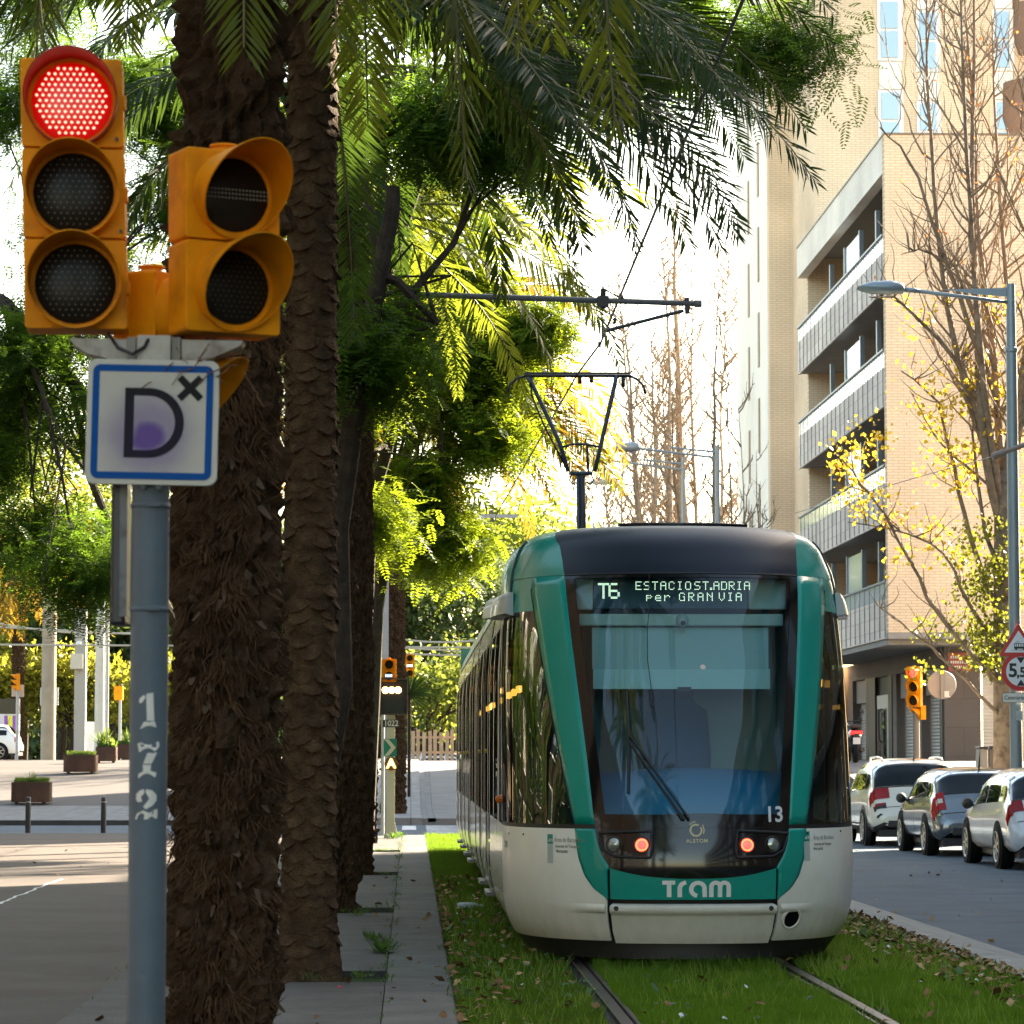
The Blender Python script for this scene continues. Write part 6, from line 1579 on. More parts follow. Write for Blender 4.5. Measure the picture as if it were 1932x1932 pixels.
signal_head(t3, P(773, 1277, 95.85), R(6), 3, w=.27, s=.225, lens=.085, vis=.095, Lmax=.12, Lmin=.02, detail=False, dots=False)
mb = MB(); c = P(773, 1256, 95.7); mb.b2((c.x-.08, 95.66, c.z-.03), (c.x+.08, 95.67, c.z+.03)); build(mb, 'white_bar', mat('white_led', (.9, .9, .9), .3, emit=(1, .95, .9), es=.6), t3)
# fan palm shrub by the crossing
fp = thing('fan_palm', 'small fan palm spreading its spiky leaves at the crossing', 'plant', (q.x-.3, 95.0, terr(0, 95)))
mb = MB(); r_ = random.Random(5); c0 = P(772, 1312, 95)
for k in range(60):
    a_ = r_.uniform(0, 6.28); e_ = r_.uniform(-.6, 1.3); L_ = r_.uniform(.6, 1.0); d_ = Vector((math.cos(a_)*math.cos(e_), .4*math.sin(a_), math.sin(e_))).normalized(); s_ = d_.cross(Vector((0, 1, 0))).normalized()*.02
    p0 = c0; p1 = c0+d_*L_*.6; p2 = c0+d_*L_+Vector((0, 0, -.1)); mb.add([p0-s_*.5, p1-s_, p2, p1+s_, p0+s_*.5], [(0, 1, 2, 3, 4)])
build(mb, 'crown', pdark, fp); mb = MB(); mb.tube([Vector((c0.x, 95, terr(0, 95))), c0], .05, 6); build(mb, 'trunk', bark, fp)
# ---- wooden fence beyond
fx0, fx1 = P(776, 1400, 116).x, P(864, 1400, 116).x
fe = thing('wooden_fence', 'pale wooden paling fence across the end of the tram median', 'fence', ((fx0+fx1)/2, 116, 1.3)); mb = MB(); wood = mat('pale_wood', (.55, .38, .24), .8, var=.2, vs=4)
x = fx0; k = 0
while x < fx1:
    mb.b2((x, 115.97+.05*(k % 2), 1.05), (x+.13, 116.0+.05*(k % 2), 2.42+.06*math.sin(k*2.1))); x += .22 if k % 3 else .18; k += 1
build(mb, 'palings', wood, fe); mb = MB(); mb.b2((fx0, 116.06, 1.6), (fx1, 116.1, 1.68)); mb.b2((fx0, 116.06, 2.15), (fx1, 116.1, 2.23)); build(mb, 'rail', wood, fe)
# ---- overhead line
mst = mat('mast_brown', (.085, .062, .045), .7, var=.15, vs=5)
cat_ = mat('line_steel', (.07, .075, .08), .5, metal=.4)
cm = thing('catenary_mast', 'slim brown mast between the palm trunks, its pipe arm over the tram', 'mast', (-.89, 34.3, 0))
mb = MB(); mb.lathe([(.085, -.02), (.075, 7.3), (0, 7.3)], (-.89, 34.3, 0), n=16); build(mb, 'mast', mst, cm, smooth=True, angle=40)
cY = 34.3
def cp(px, py, d=0): return P(px, py, cY+d)
a0 = cp(835, 560); mb = MB(); mb.tube([Vector((-.89, cY, a0.z+.05)), cp(1320, 573)], .032, 10); mb.tube([cp(1310, 573), cp(1324, 573)], .042, 8); arm = build(mb, 'arm', mat('arm_grey', (.16, .16, .165), .5), cm, smooth=True)
mb = MB(); pxbox(mb, 1127, 558, 1149, 578, cY-.06, cY+.06); mb.tube([cp(1138, 545), cp(1138, 582)], .03, 8); build(mb, 'insulator', mat('insulator', (.035, .028, .026), .5), arm)
mb = MB(); mb.tube([cp(1296, 562), cp(1297, 592)], .028, 8); mb.tube([cp(1290, 586), cp(1140, 625)], .02, 8); mb.tube([cp(1170, 558), cp(1176, 572)], .03, 8); build(mb, 'steady_arm', cat_, arm)
mb = MB(); mb.tube([cp(1136, 578), cp(1136, 638), cp(1131, 650)], .007, 5); mb.tube([cp(1146, 575), cp(1152, 598), cp(1160, 606)], .007, 5); mb.tube([cp(1138, 548), cp(1146, 500), cp(1150, 400)], .006, 5); mb.tube([cp(1138, 548), cp(1128, 500), cp(1122, 430)], .006, 5); mb.tube([cp(1140, 545), cp(1165, 560), cp(1185, 566)], .008, 5)
mb.tube([cp(1160, 600), cp(1160, 610)], .02, 6); mb.tube([cp(1131, 645), cp(1131, 655)], .02, 6); build(mb, 'droppers', cat_, arm)
wr = MB(); wr.tube([Vector((1.98, -30, 6.02)), Vector((1.97, 18.9, 6.0)), Vector((2.05, 34.3, 5.98)), Vector((1.96, 37.5, 6.02)), Vector((1.6, 60, 6.05)), Vector((2.0, 100, 6.4)), Vector((2.0, 140, 7.0))], .013, 6)
o = build(wr, 'contact_wire', cat_); tag(o, 'overhead contact wire running above the tram to its pantograph', 'wire')
# far spans
lc = mat('wire_pale', (.40, .38, .30), .5)
for i, (y0, y1, Yd, x0, x1, lb) in enumerate(((1180, 1248, 118, -60, 1250, 'sagging pale cable crossing the street end above the fence'), (1195, 1200, 112, 690, 960, 'short pale pipe arm above the far crossing'), (1216, 1222, 114, -60, 960, 'level cable between the far columns'), (1165, 1192, 121, -60, 300, 'upper cable tied to the concrete column'), (1232, 1238, 109, 690, 930, 'lowest pale cable over the street end'))):
    mb = MB(); pts = [P(x0+(x1-x0)*k/10, y0+(y1-y0)*k/10+14*math.sin(math.pi*k/10)*(i % 2), Yd) for k in range(11)]; mb.tube(pts, .035, 5); o = build(mb, 'overhead_cable', lc); tag(o, lb, 'cable', 'overhead cables at the street end')
o.name = 'overhead_cable'
fm = thing('catenary_mast', 'pale square mast rising beside the far palm trunk', 'mast', (P(727, 1240, 72).x, 72, -.13)); mb = MB(); c = P(727, 1300, 72); mb.b2((c.x-.07, 71.93, -.13), (c.x+.07, 72.07, 7.6)); build(mb, 'mast', lgrey, fm)
mb = MB(); mb.b2((c.x, 71.95, 6.9), (c.x+3.0, 72.0, 6.98)); build(mb, 'arm', lgrey, fm)
# small far insulator cluster against the sky
ic = thing('span_bracket', 'tiny overhead line bracket against the white sky left of the tram roof', 'bracket', tuple(P(928, 975, 88)))
mb = MB(); mb.tube([P(895, 972, 88), P(957, 974, 88)], .035, 6); mb.tube([P(900, 986, 88), P(950, 990, 88)], .03, 6); mb.tube([P(928, 962, 88), P(930, 1000, 88)], .06, 6); mb.tube([P(700, 968, 88), P(900, 973, 88)], .04, 6)
mb.tube([P(700, 968, 88), Vector((P(700, 968, 88).x, 88, .1))], .07, 6); build(mb, 'bracket_arm', mat('bracket_far', (.20, .17, .14), .6), ic)
# ---- street lamps
lampm = mat('lamp_grey', (.20, .25, .285), .4, metal=.3, var=.06)
def lamp_head(t, tip, root, m, s=1.0):
    """flat cobra head from root to tip"""
    d = (tip-root); L = d.length; d.normalize(); up = Vector((0, 0, 1)); sd = d.cross(up).normalized(); rows = []
    for i, (f, w_, h0, h1) in enumerate(((0, .05, .05, -.03), (.04, .13, .10, -.07), (.3, .17, .12, -.09), (.7, .16, .08, -.10), (.93, .10, .02, -.07), (1, .02, -.02, -.05))):
        c = root+d*L*f; row = []
        for j in range(13):
            a = 2*math.pi*j/12; row.append(c+sd*(w_*s*math.cos(a))+up*((h0 if math.sin(a) > 0 else -h1)*s*math.sin(a)))
        rows.append(row)
    mb = MB(); mb.grid(rows); return build(mb, 'lamp_head', m, t, smooth=True, angle=60)
lY = 56.0; lx = P(1917, 1400, lY).x
sl = thing('street_lamp', 'tall blue-grey street lamp carrying the red triangle and 5,5 m signs', 'street lamp', (lx, lY, 0), 'street lamps along the avenue')
tp = P(1913, 536, lY); mb = MB(); zc_ = P(1915, 655, lY).z
mb.lathe([(.115, 0), (.105, 3.0), (.098, zc_-.1), (.115, zc_-.08), (.115, zc_-.02), (.088, zc_), (.078, tp.z), (0, tp.z+.01)], (lx, lY, 0), n=24); build(mb, 'pole', lampm, sl, smooth=True, angle=40)
mb = MB(); mb.tube([Vector((lx, lY, P(1905, 571, lY).z)), P(1706, 546, lY)], .035, 8); mb.tube([P(1735, 549, lY), P(1706, 546, lY)], .045, 8); build(mb, 'arm', lampm, sl, smooth=True)
mb = MB(); pts = [P(1778, 546, lY), P(1905, 543, lY), P(1905, 560, lY), P(1850, 556, lY)]; mb.add([tuple(v+Vector((0, -.01, 0))) for v in pts]+[tuple(v+Vector((0, .01, 0))) for v in pts], [(0, 1, 2, 3), (7, 6, 5, 4), (0, 4, 5, 1), (1, 5, 6, 2), (2, 6, 7, 3), (3, 7, 4, 0)]); build(mb, 'arm_brace', lampm, sl)
lamp_head(sl, P(1617, 540, lY), P(1706, 546, lY), lampm, 1.25)
# signs on the lamp post
sy = lY-.16
red_ = mat('sign_red', (.42, .03, .025), .4, spec=.5); sgw = mat('sign_white_blue', (.62, .66, .70), .4); sgb = mat('sign_black', (.012, .012, .012), .5)
c = P(1922, 1215, sy); k = lY/FPX
def tri(hw, top, bot, r): 
    return [(-hw, bot), (-hw+r*.2, bot-r*.5), (hw-r*.2, bot-r*.5), (hw, bot), (r*.35, top), (-r*.35, top)]
M = frame_mat(c, (1, -.02, 0), (0, 0, 1))
mb = MB(); mb.prism(tri(37*k, 37*k, -20*k, .05), M @ Matrix.Translation((0, 0, -.01)), .01); tw = build(mb, 'warning_sign', red_, sl, bevel=.01)
mb = MB(); mb.prism(tri(27*k, 25*k, -15.5*k, .01), M @ Matrix.Translation((0, 0, .001)), .002); build(mb, 'sign_face', sgw, tw)
mb = MB(); u = k*1.0
def rr_(x0, y0, x1, y1, z=.0045): mb.add([M @ Vector((x, y, z)) for x, y in ((x0*u, y0*u), (x1*u, y0*u), (x1*u, y1*u), (x0*u, y1*u))], [(0, 1, 2, 3)])
rr_(-9, -9, 14, -5); rr_(-9, 0, 14, 1.2); rr_(-14, -12, 19, -11.2)
for xx in (-9, -5.5, -1, 3.5, 8, 12.6): rr_(xx, -5, xx+1.3, 0)
for xx in (-7, 8): rr_(xx, -11, xx+4, -9)
def ln_(x0, y0, x1, y1, w=.7):
    d = Vector((x1-x0, y1-y0)).normalized(); nx, ny = -d.y*w/2, d.x*w/2; mb.add([M @ Vector((a*u, b*u, .0045)) for a, b in ((x0+nx, y0+ny), (x0-nx, y0-ny), (x1-nx, y1-ny), (x1+nx, y1+ny))], [(0, 1, 2, 3)])
ln_(-6, 3, -2.5, 5.5); ln_(-2.5, 5.5, 1, 3); ln_(-6, 3, -3, 1.2); ln_(1, 3, -2, 1.2); build(mb, 'tram_pictogram', sgb, tw)
c = P(1926, 1267, sy); M = frame_mat(c, (1, 0, 0), (0, 0, 1))
mb = MB(); mb.lathe([(37*k, 0), (37*k, .012), (0, .0125)], c+Vector((0, .012, 0)), (0, -1, 0), 40); hs = build(mb, 'height_sign', red_, sl, smooth=True, angle=30)
mb = MB(); mb.lathe([(28*k, 0), (28*k, .002), (0, .0022)], c+Vector((0, -.001, 0)), (0, -1, 0), 40); build(mb, 'sign_face', sgw, hs)
mb = MB(); mb.prism([(-8*k, 27*k), (8*k, 27*k), (0, 15*k)], M @ Matrix.Translation((0, 0, .004)), .001); mb.prism([(-8*k, -27*k), (8*k, -27*k), (0, -15*k)], M @ Matrix.Translation((0, 0, .004)), .001); build(mb, 'arrows', sgb, hs)
ftext('5', c+Vector((-15*k, -.006, 1*k)), .33, sgb, 'number', hs, bold=.03); ftext(',5', c+Vector((1*k, -.006, -2*k)), .24, sgb, 'number', hs, bold=.03); ftext('m', c+Vector((17*k, -.006, -3*k)), .17, sgb, 'number', hs, bold=.02)
a = P(1891, 1307, sy); b = P(1970, 1326, sy); mb = MB(); mb.prism(rrect(b.x-a.x, a.z-b.z, .03, 4), frame_mat((a+b)/2, (1, 0, 0), (0, 0, 1)), .008); pn = build(mb, 'text_plate', mat('plate_cream', (.60, .60, .56), .45), sl)
mb = MB(); ring(mb, b.x-a.x, a.z-b.z, .03, .008, frame_mat((a+b)/2, (1, 0, 0), (0, 0, 1)), .0095); build(mb, 'plate_border', sgb, pn)
ftext('Catenària Tramvia', (a+b)/2+Vector((.0, -.011, -.0)), .098, sgb, 'lettering', pn, bold=.015, sx=.92)
mb = MB(); c = P(1923, 1350, lY-.115); mb.box(c, (.12, .004, .16)); build(mb, 'sticker', mat('faded_sticker', (.35, .40, .42), .6, var=.2), sl)
def far_lamp(label, px, py, hx, hy, Y, rr=.09):
    x = P(px, py, Y).x; z0 = terr(x, Y); t = thing('street_lamp', label, 'street lamp', (x, Y, z0), 'street lamps along the avenue'); top = P(px, py, Y)
    mb = MB(); mb.lathe([(rr*1.1, 0), (rr*.8, top.z-z0), (0, top.z-z0)], (x, Y, z0), n=14); build(mb, 'pole', lampm2, t, smooth=True, angle=40)
    mb = MB(); mb.tube([Vector((x, Y, P(px, py+24, Y).z)), P(hx+12, hy+2, Y)], .04, 6); mb.tube([Vector((x, Y, P(px, py+13, Y).z)), P(px-(px-hx)*.55, hy, Y)], .035, 6); build(mb, 'arm', lampm2, t)
    lamp_head(t, P(hx-38, hy, Y), P(hx+14, hy+1, Y), lampm2, 1.5); return t
lampm2 = mat('lamp_pale', (.34, .36, .36), .5, metal=.2)
far_lamp('street lamp rising behind the tram roof against the bare poplars', 1353, 840, 1192, 844, 95)
far_lamp('lamp half hidden by the bare poplar trunks', 1289, 862, 1140, 867, 108, .07)
far_lamp('lamp low among the poplar twigs', 1236, 902, 1150, 908, 130, .07)
far_lamp('farthest lamp, its head peeping over the tram roof', 1120, 985, 1050, 988, 165, .08)
# ---- overhead bracket entering from the side of the avenue
ob = thing('catenary_mast', 'steel mast beyond the lamp with a bracket arm reaching over the pavement', 'mast', (P(2010, 1400, 52).x, 52, 0)); x = P(2010, 900, 52).x
mb = MB(); mb.lathe([(.12, 0), (.09, 8), (0, 8)], (x, 52, 0), n=14); build(mb, 'mast', lampm, ob, smooth=True, angle=40)
mb = MB(); mb.tube([Vector((x, 52, P(2010, 812, 52).z)), P(1895, 853, 52)], .04, 8); mb.tube([P(1895, 853, 52), P(1872, 862, 52)], .06, 8); build(mb, 'arm', mat('arm_brown', (.20, .15, .12), .6), ob)
mb = MB(); mb.tube([P(1872, 862, 52), P(1750, 895, 58), P(1500, 968, 75)], .008, 4); build(mb, 'span_wire', cat_, ob)
# ---- kerbside signal with mirror back
gY = 67.0; gx = P(1729, 1400, gY).x; gz = terr(gx, gY)
gs_ = thing('traffic_signal', 'orange signal showing red in front of the shop shutters', 'traffic light', (gx, gY, gz))
mb = MB(); top = P(1727, 1262, gY); mb.lathe([(.075, -.02), (.07, top.z-gz), (0, top.z-gz)], (gx, gY, gz), n=14); build(mb, 'pole', mat('pole_brown_grey', (.16, .14, .12), .6), gs_, smooth=True, angle=40)
signal_head(gs_, P(1724, 1334, gY-.1), R(-32), 3, w=.31, s=.285, lens=.105, vis=.125, Lmax=.20, Lmin=.03, lit=0, detail=False, dots=True)
signal_head(gs_, P(1733, 1358, gY-.02), R(-75), 1, w=.26, s=.30, lens=.09, vis=.10, Lmax=.2, Lmin=.02, detail=False, dots=False, cap=False)
c = P(1777, 1292, gY+.5); mk = thing('round_sign', 'grey back of a round traffic sign beside the orange signal', 'sign', (c.x, gY+.55, gz))
mb = MB(); mb.lathe([(.305, 0), (.30, .02), (.285, .022), (0, .023)], c, (-.15, -1, 0), 36); build(mb, 'sign_back', mat('sign_back', (.27, .265, .25), .55, var=.12, vs=3), mk, smooth=True, angle=30)
mb = MB(); mb.b2((c.x-.035, gY+.42, c.z-.30), (c.x+.03, gY+.46, c.z+.31)); build(mb, 'mounting_rail', mat('sign_rail', (.22, .21, .20), .5), mk)
mb = MB(); mb.box((c.x+.11, gY+.458, c.z-.2), (.13, .004, .13)); build(mb, 'sticker', mat('pale_sticker', (.62, .62, .60), .5), mk)
mb = MB(); mb.tube([c+Vector((-.35, .05, .0)), c+Vector((0, .02, 0))], .02, 6); mb.tube([Vector((gx+.0, gY, c.z)), c+Vector((-.35, .05, .0))], .02, 6); build(mb, 'side_arm', mat('sign_rail', (.2, .2, .2), .5), mk)
# ---- planters, bollards
cor = mat('corten', (.085, .048, .034), .8, var=.2, vs=2, second=(.12, .065, .04), sc2=1.2)
def planter(label, x0, x1, yb, yt, Y, plants, seed):
    a = P(x0, yb, Y); b = P(x1, yt, Y); z0 = terr(a.x, Y)-.01; zt = z0+(b.z-a.z)
    t = thing('planter', label, 'planter', ((a.x+b.x)/2, Y, z0), 'rusty steel planters on the plaza'); w_ = (b.x-a.x)/2; cx_ = (a.x+b.x)/2
    mb = MB(); mb.prism([(x+cx_, y+Y) for x, y in rrect(2*w_, 2*w_*.8, w_*.35, 6)], Matrix.Translation((0, 0, z0+.05)), zt-z0-.05); build(mb, 'tub', cor, t)
    for sx_ in (-1, 1):
        mb = MB(); mb.b2((cx_+sx_*w_*.7-.05, Y-w_*.55, z0), (cx_+sx_*w_*.7+.05, Y-w_*.4, z0+.055)); build(mb, 'foot', dkm, t)
    r = random.Random(seed); mb = MB()
    for (px, n, h, wd) in plants:
        cc = cx_+px*w_
        for k in range(n):
            a_ = r.uniform(0, 6.28); e_ = r.uniform(.5, 1.5); L_ = h*r.uniform(.6, 1); d_ = Vector((math.cos(a_)*math.cos(e_), math.sin(a_)*math.cos(e_)*.7, math.sin(e_))); s_ = Vector((-math.sin(a_), math.cos(a_), .2)).normalized()*wd
            p0 = Vector((cc+r.uniform(-.1, .1), Y+r.uniform(-.1, .1), zt-.02)); mb.add([p0-s_, p0+d_*L_*.6-s_*.7, p0+d_*L_+Vector((0, 0, -.05*L_)), p0+d_*L_*.6+s_*.7, p0+s_], [(0, 1, 2, 3, 4)])
    for k in range(240):
        p0 = Vector((cx_+r.uniform(-.85, .85)*w_, Y+r.uniform(-.6, .6)*w_, zt-.02)); h = r.uniform(.03, .16); mb.add([p0, p0+Vector((.04, 0, h)), p0+Vector((-.03, .02, h))], [(0, 1, 2)])
    build(mb, 'plants', leafmat('planter_leaf', (.05, .10, .025), (.09, .15, .04), (.22, .30, .05), .4, vs=2), t); return t
planter('rusty planter with sparse weeds behind the bollards', 23, 97, 1508, 1467, 89, [(.05, 26, .45, .012), (-.5, 20, .16, .02)], 1)
planter('rusty planter with low green tufts, middle of the plaza', 121, 184, 1455, 1420, 104, [(-.4, 20, .2, .02), (.3, 20, .22, .02)], 2)
planter('rusty planter with a big spiky agave', 181, 221, 1441, 1411, 112, [(-.3, 70, .85, .03), (.6, 30, .45, .03)], 3)
planter('rusty planter with pale grass blades next to the grey post', 220, 256, 1437, 1407, 117, [(0, 60, .75, .02)], 4)
for i, (px, lb) in enumerate(((55, 'dark bollard in front of the planter with weeds'), (197, 'dark bollard standing alone beside the signal post'))):
    c = P(px, 1565, 64.5); t = thing('bollard', lb, 'bollard', (c.x, 64.3, -.03), 'dark bollards along the plaza kerb')
    mb = MB(); mb.lathe([(.055, 0), (.055, .60), (.05, .605), (.05, .63), (.055, .635), (.055, .70), (.045, .715), (0, .72)], (c.x, 64.3, -.03), n=18); bo = build(mb, 'shaft', mat('bollard_dark', (.035, .035, .037), .5), t, smooth=True, angle=35)
    mb = MB(); mb.lathe([(.0515, .605), (.0515, .63)], (c.x, 64.3, -.03), n=18); build(mb, 'band', mat('band_grey', (.4, .4, .4), .4), t, smooth=True)
# ---- columns, camera mast and signals across the plaza
ccol = mat('concrete_column', (.30, .26, .20), .85, var=.15, vs=1.2, second=(.20, .17, .13), sc2=.8)
def column(label, x0, x1, Y, ztop, m, name='column', cat='column', zoff=0, round_=True):
    c = P((x0+x1)/2, 1430, Y); r = (x1-x0)/2*Y/FPX; z0 = terr(c.x, Y)-.03; t = thing(name, label, cat, (c.x, Y, z0)); mb = MB()
    if round_: mb.lathe([(r*1.05, 0), (r*.95, ztop-z0), (0, ztop-z0)], (c.x, Y, z0), n=20)
    else: mb.b2((c.x-r, Y-r, z0), (c.x+r, Y+r, ztop))
    build(mb, 'shaft', m, t, smooth=round_, angle=40); return t
column('thick brownish concrete column beside the slim palm', 77, 104, 122, 9.5, ccol)
cmt = column('square pale mast with a camera and a cream box', 140, 161, 118, 7.0, mat('mast_pale', (.40, .38, .33), .6), 'camera_mast', 'mast', round_=False)
mb = MB(); pxbox(mb, 133, 1233, 156, 1262, 117.5, 117.75); build(mb, 'cabinet', mat('cabinet_cream', (.58, .54, .42), .5), cmt)
mb = MB(); mb.lathe([(.11, 0), (.10, .1), (0, .14)], P(149, 1216, 117.6), (0, -.3, 1), 14); build(mb, 'camera', mat('camera_white', (.75, .73, .68), .4), cmt, smooth=True)
column('grey column with strapped-on conduit, nearest the planters', 178, 196, 119, 8.0, lgrey)
column('thin pole leaning on the grey strapped column', 197, 204, 118.5, 7.0, lgrey, 'conduit_pole', 'pole')
def mini_signal(label, px, y0, y1, Y, yaw, w_, pole_b):
    x = P(px, 1400, Y).x; z0 = terr(x, Y); t = thing('traffic_signal', label, 'traffic light', (x, Y, z0)); top = P(px, y0+6, Y)
    mb = MB(); mb.lathe([(.055, 0), (.055, top.z-z0), (0, top.z-z0)], (x, Y, z0), n=10); build(mb, 'pole', lgrey, t, smooth=True, angle=40)
    s_ = (y1-y0)*Y/FPX/3; signal_head(t, P(px-1, y1, Y-.12), yaw, 3, w=w_, s=s_, lens=s_*.4, vis=s_*.45, Lmax=.22, Lmin=.03, detail=False, dots=False); return t
m1_ = mini_signal('orange signal turned sideways beside the slim palm, sign backs on its pole', 32, 1272, 1303, 116, R(-80), .34, 1440)
mb = MB(); pxbox(mb, 22, 1296, 30, 1314, 116.1, 116.13); pxbox(mb, 34, 1292, 45, 1315, 116.1, 116.13); build(mb, 'sign_back', mat('sign_back_cream', (.5, .42, .33), .6), m1_)
mini_signal('orange signal seen from behind, between the grey column and the numbered post', 226, 1295, 1321, 121, R(165), .34, 1430)
sb2 = thing('road_sign', 'grey sign backs half hidden by the concrete column', 'sign', tuple(P(93, 1435, 126))); mb = MB(); pxbox(mb, 76, 1297, 110, 1331, 126, 126.05); build(mb, 'sign_back', lgrey, sb2); mb = MB(); pxbox(mb, 91, 1331, 94, 1434, 126.06, 126.12); build(mb, 'pole', lgrey, sb2)
kb = thing('advertising_panel', 'purple and white advertising panels with a dark header at the plaza edge', 'billboard', tuple(P(15, 1435, 132)))
mb = MB(); pxbox(mb, -30, 1318, 36, 1346, 132, 132.3); build(mb, 'header', mat('header_dark', (.06, .055, .04), .7), kb)
mb = MB(); pxbox(mb, -30, 1347, 36, 1410, 132.05, 132.2); build(mb, 'panel', mat('panel_white', (.55, .55, .58), .5), kb)
for x0, x1, cc in ((-8, -2, (.2, .05, .35)), (8, 14, (.22, .05, .4)), (14, 24, (.55, .55, .05)), (24, 31, (.22, .05, .4))):
    mb = MB(); pxbox(mb, x0, 1350, x1, 1396, 131.99, 132.04); build(mb, 'poster_stripe', mat('poster%.2f%.2f' % cc[:2], cc, .5), kb)
mb = MB(); pxbox(mb, 0, 1410, 4, 1436, 132.06, 132.15); pxbox(mb, 28, 1410, 32, 1436, 132.06, 132.15); build(mb, 'legs', lgrey, kb)
wb = thing('utility_cabinet', 'white utility cabinet between the camera mast and the grey column', 'cabinet', tuple(P(173, 1436, 130))); mb = MB(); pxbox(mb, 161, 1362, 186, 1436, 130, 130.8); build(mb, 'cabinet', wf, wb, bevel=.04)
# bins and cabinets behind the parked cars
for i, (x0, x1, yt, Y, m, lb) in enumerate(((1849, 1864, 1408, 63, mat('bin_grey', (.20, .19, .18), .6), 'pale grey waste container beside the poplar trunk'), (1865, 1884, 1407, 63.4, mat('bin_dark', (.10, .095, .09), .6), 'dark waste container touching the poplar trunk'), (1897, 1912, 1418, 62, lampm, 'small blue-grey cabinet at the foot of the street lamp'))):
    a = P(x0, yt, Y); b = P(x1, yt, Y); z0 = terr(a.x, Y); t = thing('waste_container' if i < 2 else 'utility_cabinet', lb, 'bin' if i < 2 else 'cabinet', ((a.x+b.x)/2, Y, z0)); mb = MB()
    mb.b2((a.x, Y, z0), (b.x, Y+.5, a.z-.06)); build(mb, 'body', m, t, bevel=.02); mb = MB(); mb.b2((a.x-.015, Y-.03, a.z-.058), (b.x+.015, Y+.52, a.z)); build(mb, 'lid', dkm, t, bevel=.02)
